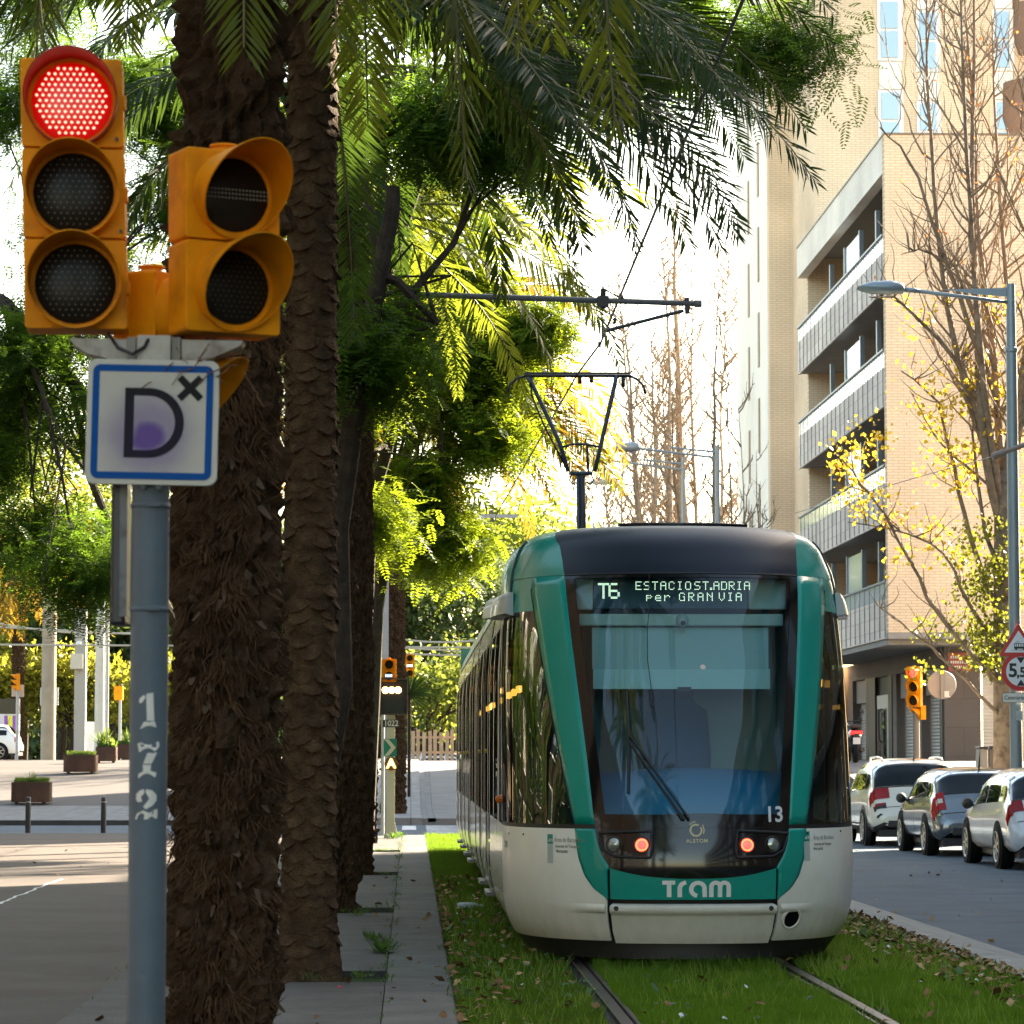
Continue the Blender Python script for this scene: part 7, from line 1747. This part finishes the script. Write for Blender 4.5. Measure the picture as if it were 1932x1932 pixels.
# ================================================================== cars
tyre = mat('tyre', (.014, .014, .015), .8); rimm = mat('alloy', (.42, .40, .37), .3, metal=.8, var=.1); rimd = mat('alloy_dark', (.06, .06, .065), .35, metal=.7)
carg = glassmat('car_glass', (.16, .20, .21), 1.28, .4, dark=(.005, .008, .010), boost=.0)
tailr = mat('tail_red', (.30, .004, .004), .25, spec=.3, var=.2, vs=25); tailw = mat('tail_clear', (.55, .50, .45), .15)
blackp = mat('car_black_plastic', (.022, .022, .023), .6)
def car(name, label, x, y, z0, paint, W=.89, H=1.46, L=4.2, suv=False, rails=False, lights='block', clad=False, rim=rimm, group='cars parked along the avenue', rot=0, dark_arch=False):
    """car heading +y, rear bumper at local y = 0, centred on local x = 0"""
    t = thing(name, label, 'car', (x, y, z0), group, rz=rot)
    b = .98 if suv else .93; rw = W*.70
    #        y      z_low  half-width  belt  roof/top  roof half-width
    st = [(.00, .42, W*.70, .52, .55, W*.50), (.02, .34, W*.84, .55, .62, W*.60), (.07, .28, W*.93, .60, .70, W*.72), (.13, .26, W*.965, .75, .86, W*.74), (.16, .26, W*.975, .86, b+.02, W*.76),
          (.20, .26, W*.98, b-.02, b+.08, W*.77), (.32, .26, W*.985, b, H-.27, W*.74), (.46, .26, W*.99, b+.005, H-.09, W*.715), (.60, .26, W*.995, b, H-.035, rw), (1.0, .26, W, b-.01, H-.005, rw), (1.6, .26, W, b-.03, H, rw*1.01),
          (2.2, .26, W, b-.05, H-.015, rw), (2.6, .26, W, b-.06, H-.12, rw*.98), (3.0, .26, W, b-.07, H-.34, rw*.97), (3.28, .26, W*.99, b-.08, b-.01, rw), (3.7, .28, W*.95, .84, .87, rw*1.0), (4.0, .30, W*.86, .72, .78, rw*.95), (4.15, .34, W*.72, .56, .62, rw*.8), (4.2, .42, W*.5, .5, .52, rw*.6)]
    st = [(y_*L/4.2, *r) for y_, *r in st]
    NS = len(st)
    def sec(fi):
        i = max(0, min(NS-2, int(fi))); f = fi-i; return [st[i][k]*(1-f)+st[i+1][k]*f for k in range(6)]
    def Cp(fi, j):                          # j: 0 sill .. 4 belt .. 7 roof edge .. 9 centre line
        y_, zl, w, be, ro, wr = sec(fi); hb = be-zl
        prof = [(w*.88, zl), (w*.975, zl+hb*.14), (w*1.0, zl+hb*.42), (w*.995, zl+hb*.75), (w*.96, be), (w*.90, be+(ro-be)*.30), (w*.5+wr*.5+(.01), be+(ro-be)*.68), (wr*1.02, ro-min(.06, (ro-be)*.18)), (wr*.80, ro-.006), (wr*.4, ro+.012), (0, ro+.016)]
        a = max(0, min(9, int(j))); g = j-a; p, q_ = prof[a], prof[min(10, a+1)]
        # quadratic-ish smoothing
        return Vector((p[0]*(1-g)+q_[0]*g, y_, p[1]*(1-g)+q_[1]*g))
    def put(i, j, s, off=0):
        p = Cp(i, j)
        if off:
            e = .05; a = Cp(min(NS-1.001, i+e), j)-Cp(max(0, i-e), j); c_ = Cp(i, min(10, j+e))-Cp(i, max(0, j-e)); n = a.cross(c_)
            if n.length > 1e-9:
                n.normalize()
                if n.dot(Vector((p.x, 0 if i > 1.2 else -1, .3))) < 0: n = -n
                p = p+n*off
        return Vector((s*p.x, p.y, p.z))
    def pt(i0, i1, j0, j1, ni, nj, s, off, name, m, par=t, mb=None):
        mm = mb or MB(); mm.grid([[put(i0+(i1-i0)*a/ni, j0+(j1-j0)*c/nj, s, off) for c in range(nj+1)] for a in range(ni+1)])
        return None if mb else build(mm, name, m, par, smooth=True, world=False)
    mb = MB()
    full = []
    for a in range((NS-1)*3+1):
        i = a/3; row = [put(i, c, 1) for c in range(11)]; full.append(row+[Vector((-v.x, v.y, v.z)) for v in row[-2::-1]])
    mb.grid(full); mb.add(full[0], [tuple(range(len(full[0])))]); mb.add(full[-1], [tuple(range(len(full[0])))])
    body = build(mb, 'body', paint, t, smooth=True, world=False)
    # glass
    mb = MB()
    for s in (-1, 1): pt(5.15, 7.4, 7.3, 10, 8, 6, s, .006, '', None, mb=mb)
    # rear window: everything above the tailgate
    rw_ = MB()
    rows = []
    for a in range(9):
        i = 5.1+2.15*a/8; r_ = [put(i, 5.6-.3*a/8*0+c*(10-5.6)/6, 1, .007) for c in range(7)]; rows.append(r_+[Vector((-v.x, v.y, v.z)) for v in r_[-2::-1]])
    rw_.grid(rows); build(rw_, 'rear_window', carg, t, smooth=True, world=False)
    for s in (-1, 1):
        for i0, i1 in ((7.35, 8.75), (8.95, 10.5), (10.62, 12.6)):
            pt(i0, i1, 4.25, 6.85, 6, 4, s, .005, 'side_window', carg)
        # door seams, handles
        for i0 in (8.85, 10.55, 12.75): pt(i0, i0+.02, 1, 4.1, 1, 8, s, .003, 'door_seam', blackp, body)
        for i0 in (9.15, 10.8): pt(i0, i0+.22, 3.35, 3.55, 2, 1, s, .022, 'door_handle', paint, body)
        # mirror
        mb = MB(); c = put(12.9, 4.3, s); mb.lathe([(.0, -.09), (.06, -.08), (.09, 0), (.075, .06), (.0, .075)], c+Vector((s*.10, -.02, .03)), (0, 1, 0), 12); mb.tube([c, c+Vector((s*.10, 0, .0))], .02, 6)
        build(mb, 'wing_mirror', blackp if not rails else paint, t, smooth=True, world=False)
        # wheels
        for wy in (.80*L/4.2, 3.35*L/4.2):
            rr = .335 if suv else .315
            mb = MB(); mb.lathe([(rr+.055, -.10), (rr+.055, .004), (0, .0045)], (s*W*.998, wy, rr+.01), (s, 0, 0), 28); ar = build(mb, 'wheel_arch', blackp if dark_arch or suv else mat('arch_black', (.008, .008, .008), .8), t, world=False, smooth=True, angle=40)
            mb = MB(); mb.lathe([(rr*.6, -.22), (rr*.96, -.21), (rr, -.17), (rr, -.02), (rr*.95, .015), (rr*.72, .018)], (s*W*1.005, wy, rr), (s, 0, 0), 28); wh_ = build(mb, 'wheel', tyre, t, smooth=True, world=False, angle=50)
            mb = MB(); mb.lathe([(rr*.72, .018), (rr*.68, .020), (rr*.64, -.005)], (s*W*1.005, wy, rr), (s, 0, 0), 28)
            for k in range(7):
                a_ = 2*math.pi*k/7; c_ = Vector((s*(W*1.005+.012), wy, rr)); d_ = Vector((0, math.cos(a_), math.sin(a_))); n_ = Vector((0, -math.sin(a_), math.cos(a_)))*.022
                mb.add([c_-n_, c_+n_, c_+d_*rr*.68+n_*.7, c_+d_*rr*.68-n_*.7], [(0, 1, 2, 3)])
            build(mb, 'rim', rim, wh_, world=False)
            mb = MB(); mb.lathe([(rr*.66, -.03), (0, -.03)], (s*W*1.005, wy, rr), (s, 0, 0), 20); build(mb, 'brake_disc', mat('disc_dark', (.05, .05, .05), .5), wh_, world=False)
    # tailgate outline, lamps, bumper, plate
    for s in (-1, 1):
        if lights == 'bar':
            pt(3.1, 4.9, 3.4, 8.1, 5, 8, s, .012, 'tail_light', tailr)
            pt(2.0, 2.6, 4.2, 7.6, 3, 4, s, .012, 'fog_slot', blackp); pt(2.35, 2.55, 4.4, 7.4, 2, 3, s, .018, 'reflector', tailr)
            pt(.8, 1.2, 3.2, 5.5, 2, 3, s, .012, 'exhaust_trim', blackp)
        elif lights == 'block':
            pt(2.5, 5.3, 2.9, 7.2, 6, 7, s, .012, 'tail_light', tailr); pt(3.3, 4.0, 4.6, 6.9, 2, 3, s, .017, 'tail_clear', tailw)
        else:
            pt(3.0, 4.9, 2.9, 7.4, 5, 7, s, .012, 'tail_light', tailr)
    def strip(i0, i1, j, off, name, m, w0=1.0, par=body, nj=12):
        rows = []
        for a in range(4):
            i = i0+(i1-i0)*a/3; r_ = [put(i, j+(10-j)*c/nj, 1, off) for c in range(nj+1)]; rows.append(r_+[Vector((-v.x, v.y, v.z)) for v in r_[-2::-1]])
        mb = MB(); mb.grid(rows); return build(mb, name, m, par, smooth=True, world=False)
    strip(2.05, 2.12, 6.2, .004, 'tailgate_seam', blackp); strip(4.98, 5.08, 5.7, .004, 'window_seam', blackp)
    if clad or suv:
        mb = MB(); rows = []
        for a in range((NS-1)*2+1):
            i = a/2; rows.append([put(i, c*1.25/3, 1, .006) for c in range(4)])
        mb.grid(rows); rows = [[Vector((-v.x, v.y, v.z)) for v in r_] for r_ in rows]; mb.grid(rows); build(mb, 'sill_cladding', blackp, body, smooth=True, world=False)
    mb = MB(); mb.b2((-W*.62, -.012, .34), (W*.62, .06, .47)); build(mb, 'lower_bumper', blackp, t, world=False, bevel=.02)
    mb = MB(); mb.b2((-.8*W, .05, .17), (.8*W, L-.1, .30)); build(mb, 'underbody', blackp, t, world=False)
    zp = .80 if lights != 'block' else .56; yp = .075 if zp > .7 else -.018
    mb = MB(); mb.b2((-.26, yp-.01, zp-.055), (.26, yp, zp+.055)); pl_ = build(mb, 'licence_plate', mat('plate_white', (.6, .6, .62), .4), t, world=False)
    mb = MB()
    for k in range(7): mb.b2((-.19+k*.058, yp-.013, zp-.032), (-.19+k*.058+.036, yp-.0105, zp+.032))
    build(mb, 'characters', sgb, pl_, world=False)
    if rails:
        for s in (-1, 1):
            mb = MB(); mb.tube([put(8.3, 7.7, s, .01), put(8.7, 7.8, s, .05), put(9.6, 7.8, s, .06), put(11, 7.8, s, .055), put(11.6, 7.8, s, .01)], .018, 6); build(mb, 'roof_rail', alu, t, smooth=True, world=False)
    c = put(8.0, 10, 1)
    mb = MB(); mb.tube([c, c+Vector((0, -.12 if not suv else -.04, .30 if not suv else .07))], [.018, .004], 6); build(mb, 'aerial', blackp, t, world=False)
    # seats seen through the glass
    for s in (-1, 1):
        mb = MB(); mb.box((s*.38, 1.5, .95), (.42, .14, .55)); mb.box((s*.38, 1.48, 1.25), (.24, .10, .18)); build(mb, 'seat', mat('seat_dark', (.03, .035, .04), .8), t, world=False, bevel=.03)
    return t
cwh = mat('car_white', (.68, .66, .60), .22, spec=.6, coat=.8, var=.03); cgr = mat('car_grey_blue', (.13, .15, .17), .22, metal=.65, coat=.8, spec=.6); cwh2 = mat('car_white_cool', (.70, .70, .70), .2, spec=.6, coat=.8)
csil = mat('car_silver', (.50, .50, .48), .25, metal=.4, coat=.8); cdk = mat('car_dark_blue', (.02, .03, .05), .2, coat=.8)
RZ = -.12
car('parked_car', 'white crossover with roof rails and dark rear window, in front of the shutters', 9.16, 57.3, RZ, cwh, W=.91, H=1.57, suv=True, rails=True, lights='bar')
car('parked_car', 'blue-grey hatchback parked between two white cars', 9.30, 51.4, RZ, cgr, W=.875, H=1.43, lights='block')
car('parked_car', 'white hatchback with silver wheels behind the grey one', 9.36, 45.2, RZ, cwh2, W=.88, H=1.45, lights='low')
car('parked_car', 'pale car with dark wheels cut off at the picture edge', 9.38, 40.0, RZ, csil, W=.90, H=1.50, suv=True, lights='low', rim=rimd)
car('parked_car', 'white car crossing the far edge of the plaza, only its tail in view', P(41, 1440, 127).x, 127, 1.36, cwh2, W=.88, H=1.40, lights='low', group=None, rot=R(90))
car('parked_car', 'silver car roof showing beyond the rise beside the wooden fence', P(836, 1430, 124).x+1.2, 122.3, .22, csil, W=.88, H=1.46, group=None, rot=R(70))
car('parked_car', 'white car parked across the plaza, seen as a reflection in the cab window', -11.0, 27.5, -.03, cwh, group=None, lights='low')
# ---- scooter at the shutters
sY_ = 78.0; sc_ = P(1614, 1430, sY_); sz = terr(sc_.x, sY_)
st_ = thing('scooter', 'black scooter with red tail lamp parked by the shop shutters', 'scooter', (sc_.x, sY_, sz))
def sB(fn, name, m, **k): mb = MB(); fn(mb); return build(mb, name, m, st_, **k)
X0 = sc_.x
wl_ = sB(lambda mb: mb.lathe([(.16, -.06), (.25, -.055), (.27, 0), (.25, .055), (.16, .06)], (X0, sY_, sz+.27), (1, 0, 0), 22), 'rear_wheel', tyre, smooth=True)
sB(lambda mb: mb.lathe([(.16, -.05), (.25, -.045), (.27, 0), (.25, .045), (.16, .05)], (X0, sY_+1.3, sz+.27), (1, 0, 0), 22), 'front_wheel', tyre, smooth=True)
def f(mb):
    rows = []
    for (yy, z0_, z1_, w_) in ((-.20, .62, .72, .05), (-.12, .50, .82, .14), (.1, .40, .86, .18), (.5, .35, .84, .17), (.62, .25, .45, .15), (.9, .22, .34, .16), (1.0, .3, .95, .17), (1.12, .5, 1.0, .12), (1.2, .7, .85, .04)):
        rows.append([Vector((X0+w_*math.cos(a), sY_+yy, sz+(z0_+z1_)/2+(z1_-z0_)/2*math.sin(a))) for a in [2*math.pi*j/14 for j in range(15)]])
    mb.grid(rows)
sB(f, 'body', mat('scooter_black', (.015, .015, .017), .25, coat=.6), smooth=True)
sB(lambda mb: mb.box((X0, sY_-.20, sz+.74), (.30, .06, .09)), 'tail_lamp', mat('tail_red_lit', (.5, .01, .01), .2, emit=(.6, .01, .01), es=.5), bevel=.02)
sB(lambda mb: mb.b2((X0-.09, sY_-.26, sz+.46), (X0+.09, sY_-.25, sz+.62)), 'licence_plate', mat('plate_white', (.6, .6, .62), .4))
sB(lambda mb: mb.b2((X0-.06, sY_-.25, sz+.55), (X0+.06, sY_-.2, sz+.72)), 'plate_bracket', blackp)
def f(mb): mb.box((X0, sY_+.25, sz+.90), (.28, .7, .10))
sB(f, 'saddle', blackp, bevel=.04)
sB(lambda mb: mb.tube([Vector((X0-.32, sY_+.92, sz+1.06)), Vector((X0-.1, sY_+1.05, sz+1.03)), Vector((X0+.1, sY_+1.05, sz+1.03)), Vector((X0+.32, sY_+.92, sz+1.06))], .018, 6), 'handlebar', blackp)
for s in (-1, 1):
    sB(lambda mb: (mb.tube([Vector((X0+s*.22, sY_+1.0, sz+1.04)), Vector((X0+s*.30, sY_+.98, sz+1.26))], .008, 5), mb.lathe([(.06, 0), (.05, .02), (0, .025)], (X0+s*.31, sY_+.97, sz+1.28), (0, -1, 0), 12)), 'mirror', blackp)
sB(lambda mb: mb.cyl((X0+.16, sY_-.2, sz+.32), (X0+.15, sY_+.35, sz+.28), .05, n=12), 'exhaust', dkm)
sB(lambda mb: mb.tube([Vector((X0, sY_+1.3, sz+.27)), Vector((X0, sY_+1.08, sz+1.0))], .03, 6), 'fork', dkm)
# ================================================================== turf, litter, weeds
def blades(name, regs, seed, h=(.02, .095), w=.0042, m=None, kind='stuff', label=None):
    r = np.random.default_rng(seed); mb = MB(); Vs = []; 
    for (x0, x1, y0, y1, n, hs) in regs:
        x = r.uniform(x0, x1, n); y = r.uniform(y0, y1, n)
        keep = np.ones(n, bool)
        for s in (1.22, 2.715): keep &= np.abs(x-s) > .075+.05*vnoise((y*2.2) % 60, (x*0+s*9) % 60, seed)
        keep &= vnoise((x*5.3+9) % 60, (y*2.9) % 60, seed+11) > .16
        x = x[keep]; y = y[keep]; k = len(x)
        cl = .55+.9*vnoise((x*3.1) % 60, (y*1.7+3) % 60, seed+3)
        hh = r.uniform(*h, k)*hs*cl; a = r.uniform(0, 2*np.pi, k); lean = r.uniform(.1, .9, k)*hh; la = r.uniform(0, 2*np.pi, k)
        ww = w*(1+(y-16)/22*.9)*r.uniform(.7, 1.4, k)
        b = np.stack([x, y, np.full(k, -.037)], 1); s_ = np.stack([np.cos(a), np.sin(a)*.4, 0*a], 1)*ww[:, None]
        t = b+np.stack([lean*np.cos(la), lean*np.sin(la), hh], 1)
        Vs.append(np.stack([b-s_, b+s_, t], 1).reshape(-1, 3))
    V = np.concatenate(Vs); o = (np.arange(len(V)//3)*3)[:, None]; mb.addn(V, np.concatenate([o, o+1, o+2], 1))
    ob = build(mb, name, m); ob['kind'] = kind
    return ob
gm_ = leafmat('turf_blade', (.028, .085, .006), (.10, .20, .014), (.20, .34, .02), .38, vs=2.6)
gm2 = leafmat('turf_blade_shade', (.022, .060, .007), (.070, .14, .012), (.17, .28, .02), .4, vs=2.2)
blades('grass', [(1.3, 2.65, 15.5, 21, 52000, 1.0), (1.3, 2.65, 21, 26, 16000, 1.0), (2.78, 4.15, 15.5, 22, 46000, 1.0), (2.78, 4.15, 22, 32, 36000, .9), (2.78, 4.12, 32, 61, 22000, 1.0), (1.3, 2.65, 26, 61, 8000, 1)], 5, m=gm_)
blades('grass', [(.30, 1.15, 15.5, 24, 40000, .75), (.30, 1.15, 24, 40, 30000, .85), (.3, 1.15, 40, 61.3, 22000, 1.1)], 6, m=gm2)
blades('grass', [(1.3, 2.65, 15.5, 24, 2600, 1.5), (2.78, 4.12, 15.5, 30, 5200, 1.6), (.32, 1.15, 15.5, 34, 3600, 1.4)], 15, m=leafmat('turf_blade_light', (.12, .20, .03), (.20, .28, .05), (.30, .42, .05), .4, vs=3))
# fallen leaves
def fallen(regs, seed, m, size, z=-.01):
    r = np.random.default_rng(seed); mb = MB()
    for (x0, x1, y0, y1, n, bias, zz) in regs:
        x = x0+(x1-x0)*r.random(n)**bias; y = r.uniform(y0, y1, n); s = size*r.uniform(.5, 1.4, n); a = r.uniform(0, 6.28, n)
        t = r.normal(0, .35, (n, 2)); c = np.stack([x, y, np.full(n, zz)+r.uniform(0, .03, n)+(.028 if (.26 < x0 < 4.2 and x1 < 4.2) else 0)], 1)
        d = np.stack([np.cos(a), np.sin(a), t[:, 0]+.3], 1)*s[:, None]; e = np.stack([-np.sin(a), np.cos(a), t[:, 1]], 1)*s[:, None]*.75
        V = np.stack([c-d, c-d*.2-e, c+d*.5-e*.7+[0, 0, .008], c+d*1.1, c+d*.5+e*.7, c-d*.2+e+[0, 0, .008]], 1).reshape(-1, 3); o = (np.arange(n)*6)[:, None]
        mb.addn(V, np.concatenate([o, o+1, o+2, o+3, o+4, o+5], 1))
    ob = build(mb, 'fallen_leaves', m); ob['kind'] = 'stuff'; return ob
fallen([(4.14, 3.5, 16, 32, 620, 2.3, .0), (.28, 1.1, 16, 40, 260, 2.0, -.01), (3.9, 1.3, 15.5, 26, 40, 1, .0), (-.17, .24, 16, 40, 20, 1, .012), (-1.9, -.2, 16, 40, 26, 1, .006), (-7, -2.1, 14, 60, 60, 1, -.02)], 3, mat('dead_leaf', (.19, .105, .045), .8, var=.5, vs=11), .030)
fallen([(4.12, 3.5, 16, 32, 330, 1.7, .004), (.3, 1.1, 16, 40, 150, 1.5, -.006), (4.4, 4.9, 16, 50, 30, 1, .0), (5, 8, 20, 55, 60, 1, -.105)], 4, mat('dead_leaf_pale', (.36, .24, .12), .8, var=.4, vs=9), .026)
fallen([(4.12, 3.5, 16, 30, 160, 1.5, .004), (.3, 1.15, 15.5, 30, 120, 1, -.0), (1.3, 2.6, 15.5, 22, 22, 1, -.0)], 8, leafmat('clover', (.06, .13, .05), (.09, .18, .07), (.2, .3, .05), .3), .026)
fallen([(4.12, 3.5, 17, 30, 14, 1.2, .01), (.3, 1.1, 16, 34, 16, 1.2, .005), (1.3, 4, 16, 22, 8, 1, .005)], 9, mat('paper_scrap', (.55, .56, .56), .6), .018)
# clear plastic bottle on the turf, pink dot on the footway
q = P(886, 1712, 31.5); bt = thing('plastic_bottle', 'crushed clear plastic bottle lying in the grass beside the kerb', 'bottle', (q.x, 31.5, .02))
mb = MB(); mb.lathe([(.0, -.12), (.035, -.12), (.038, 0), (.033, .05), (.014, .10), (.014, .12), (0, .12)], (q.x, 31.5, .03), (1, .3, 0), 12); build(mb, 'bottle_body', mat('bottle_plastic', (.34, .40, .44), .15), bt, smooth=True)
mb = MB(); mb.lathe([(.016, .118), (.016, .135), (0, .135)], (q.x, 31.5, .03), (1, .3, 0), 10); build(mb, 'cap', mat('cap_white', (.6, .6, .6), .5), bt)
q = P(808, 2560, 21); 
mb = MB(); mb.lathe([(.018, 0), (.014, .012), (0, .015)], (P(604, 1859, 21.0).x+.13, 20.9, -.003), n=10); o = build(mb, 'gum_wrapper', mat('pink', (.5, .05, .1), .5)); tag(o, 'tiny pink scrap on the slabs in front of the second palm', 'litter')
# weeds in the slab joints
def weed(x, y, n, h, seed, mb):
    r = random.Random(seed)
    for k in range(n):
        a = r.uniform(0, 6.28); e = r.uniform(.05, 1.1); L = h*r.uniform(.5, 1.1); d = Vector((math.cos(a)*math.cos(e), math.sin(a)*math.cos(e), math.sin(e))); s = Vector((-math.sin(a), math.cos(a), 0))*L*.12
        p = Vector((x+r.gauss(0, .03), y+r.gauss(0, .08), 0)); mb.add([p, p+d*L*.5-s*.8, p+d*L, p+d*L*.5+s*.8], [(0, 1, 2, 3)])
wm = leafmat('weed_leaf', (.035, .075, .018), (.06, .11, .025), (.16, .28, .04), .4, vs=4)
mb = MB(); r_ = random.Random(2)
for k in range(90): y = r_.uniform(16, 60); weed(-.168+r_.gauss(0, .012), y, r_.randrange(3, 12), r_.uniform(.03, .09), k, mb)
for k, (x, y, n, h) in enumerate(((-.22, 24.6, 70, .16), (-.3, 26.3, 50, .12), (-.2, 25.4, 30, .1), (-.35, 21.9, 60, .08), (-.5, 30.4, 40, .08), (-.3, 58.5, 60, .16), (-.2, 60, 60, .14))): weed(x, y, n, h, 200+k, mb)
for y in PALMY[1:]:
    for k in range(40): weed(r_.uniform(-1.4, -.25), y+r_.uniform(-.5, .5), 8, r_.uniform(.03, .08), 300+k, mb)
for k in range(60): weed(-2.0+r_.gauss(0, .015), r_.uniform(16, 60), r_.randrange(3, 10), r_.uniform(.02, .06), 500+k, mb)
o = build(mb, 'weeds', wm); o['kind'] = 'stuff'
mb = MB()
for k in range(110):
    y = r_.uniform(15.8, 32); 
    if k < 70: weed(4.15-abs(r_.gauss(0, .18)), y, r_.randrange(8, 24), r_.uniform(.05, .12), 700+k, mb)
    else: weed(.27+abs(r_.gauss(0, .12)), y, r_.randrange(6, 18), r_.uniform(.04, .09), 700+k, mb)
o = build(mb, 'verge_weeds', wm); o['kind'] = 'stuff'
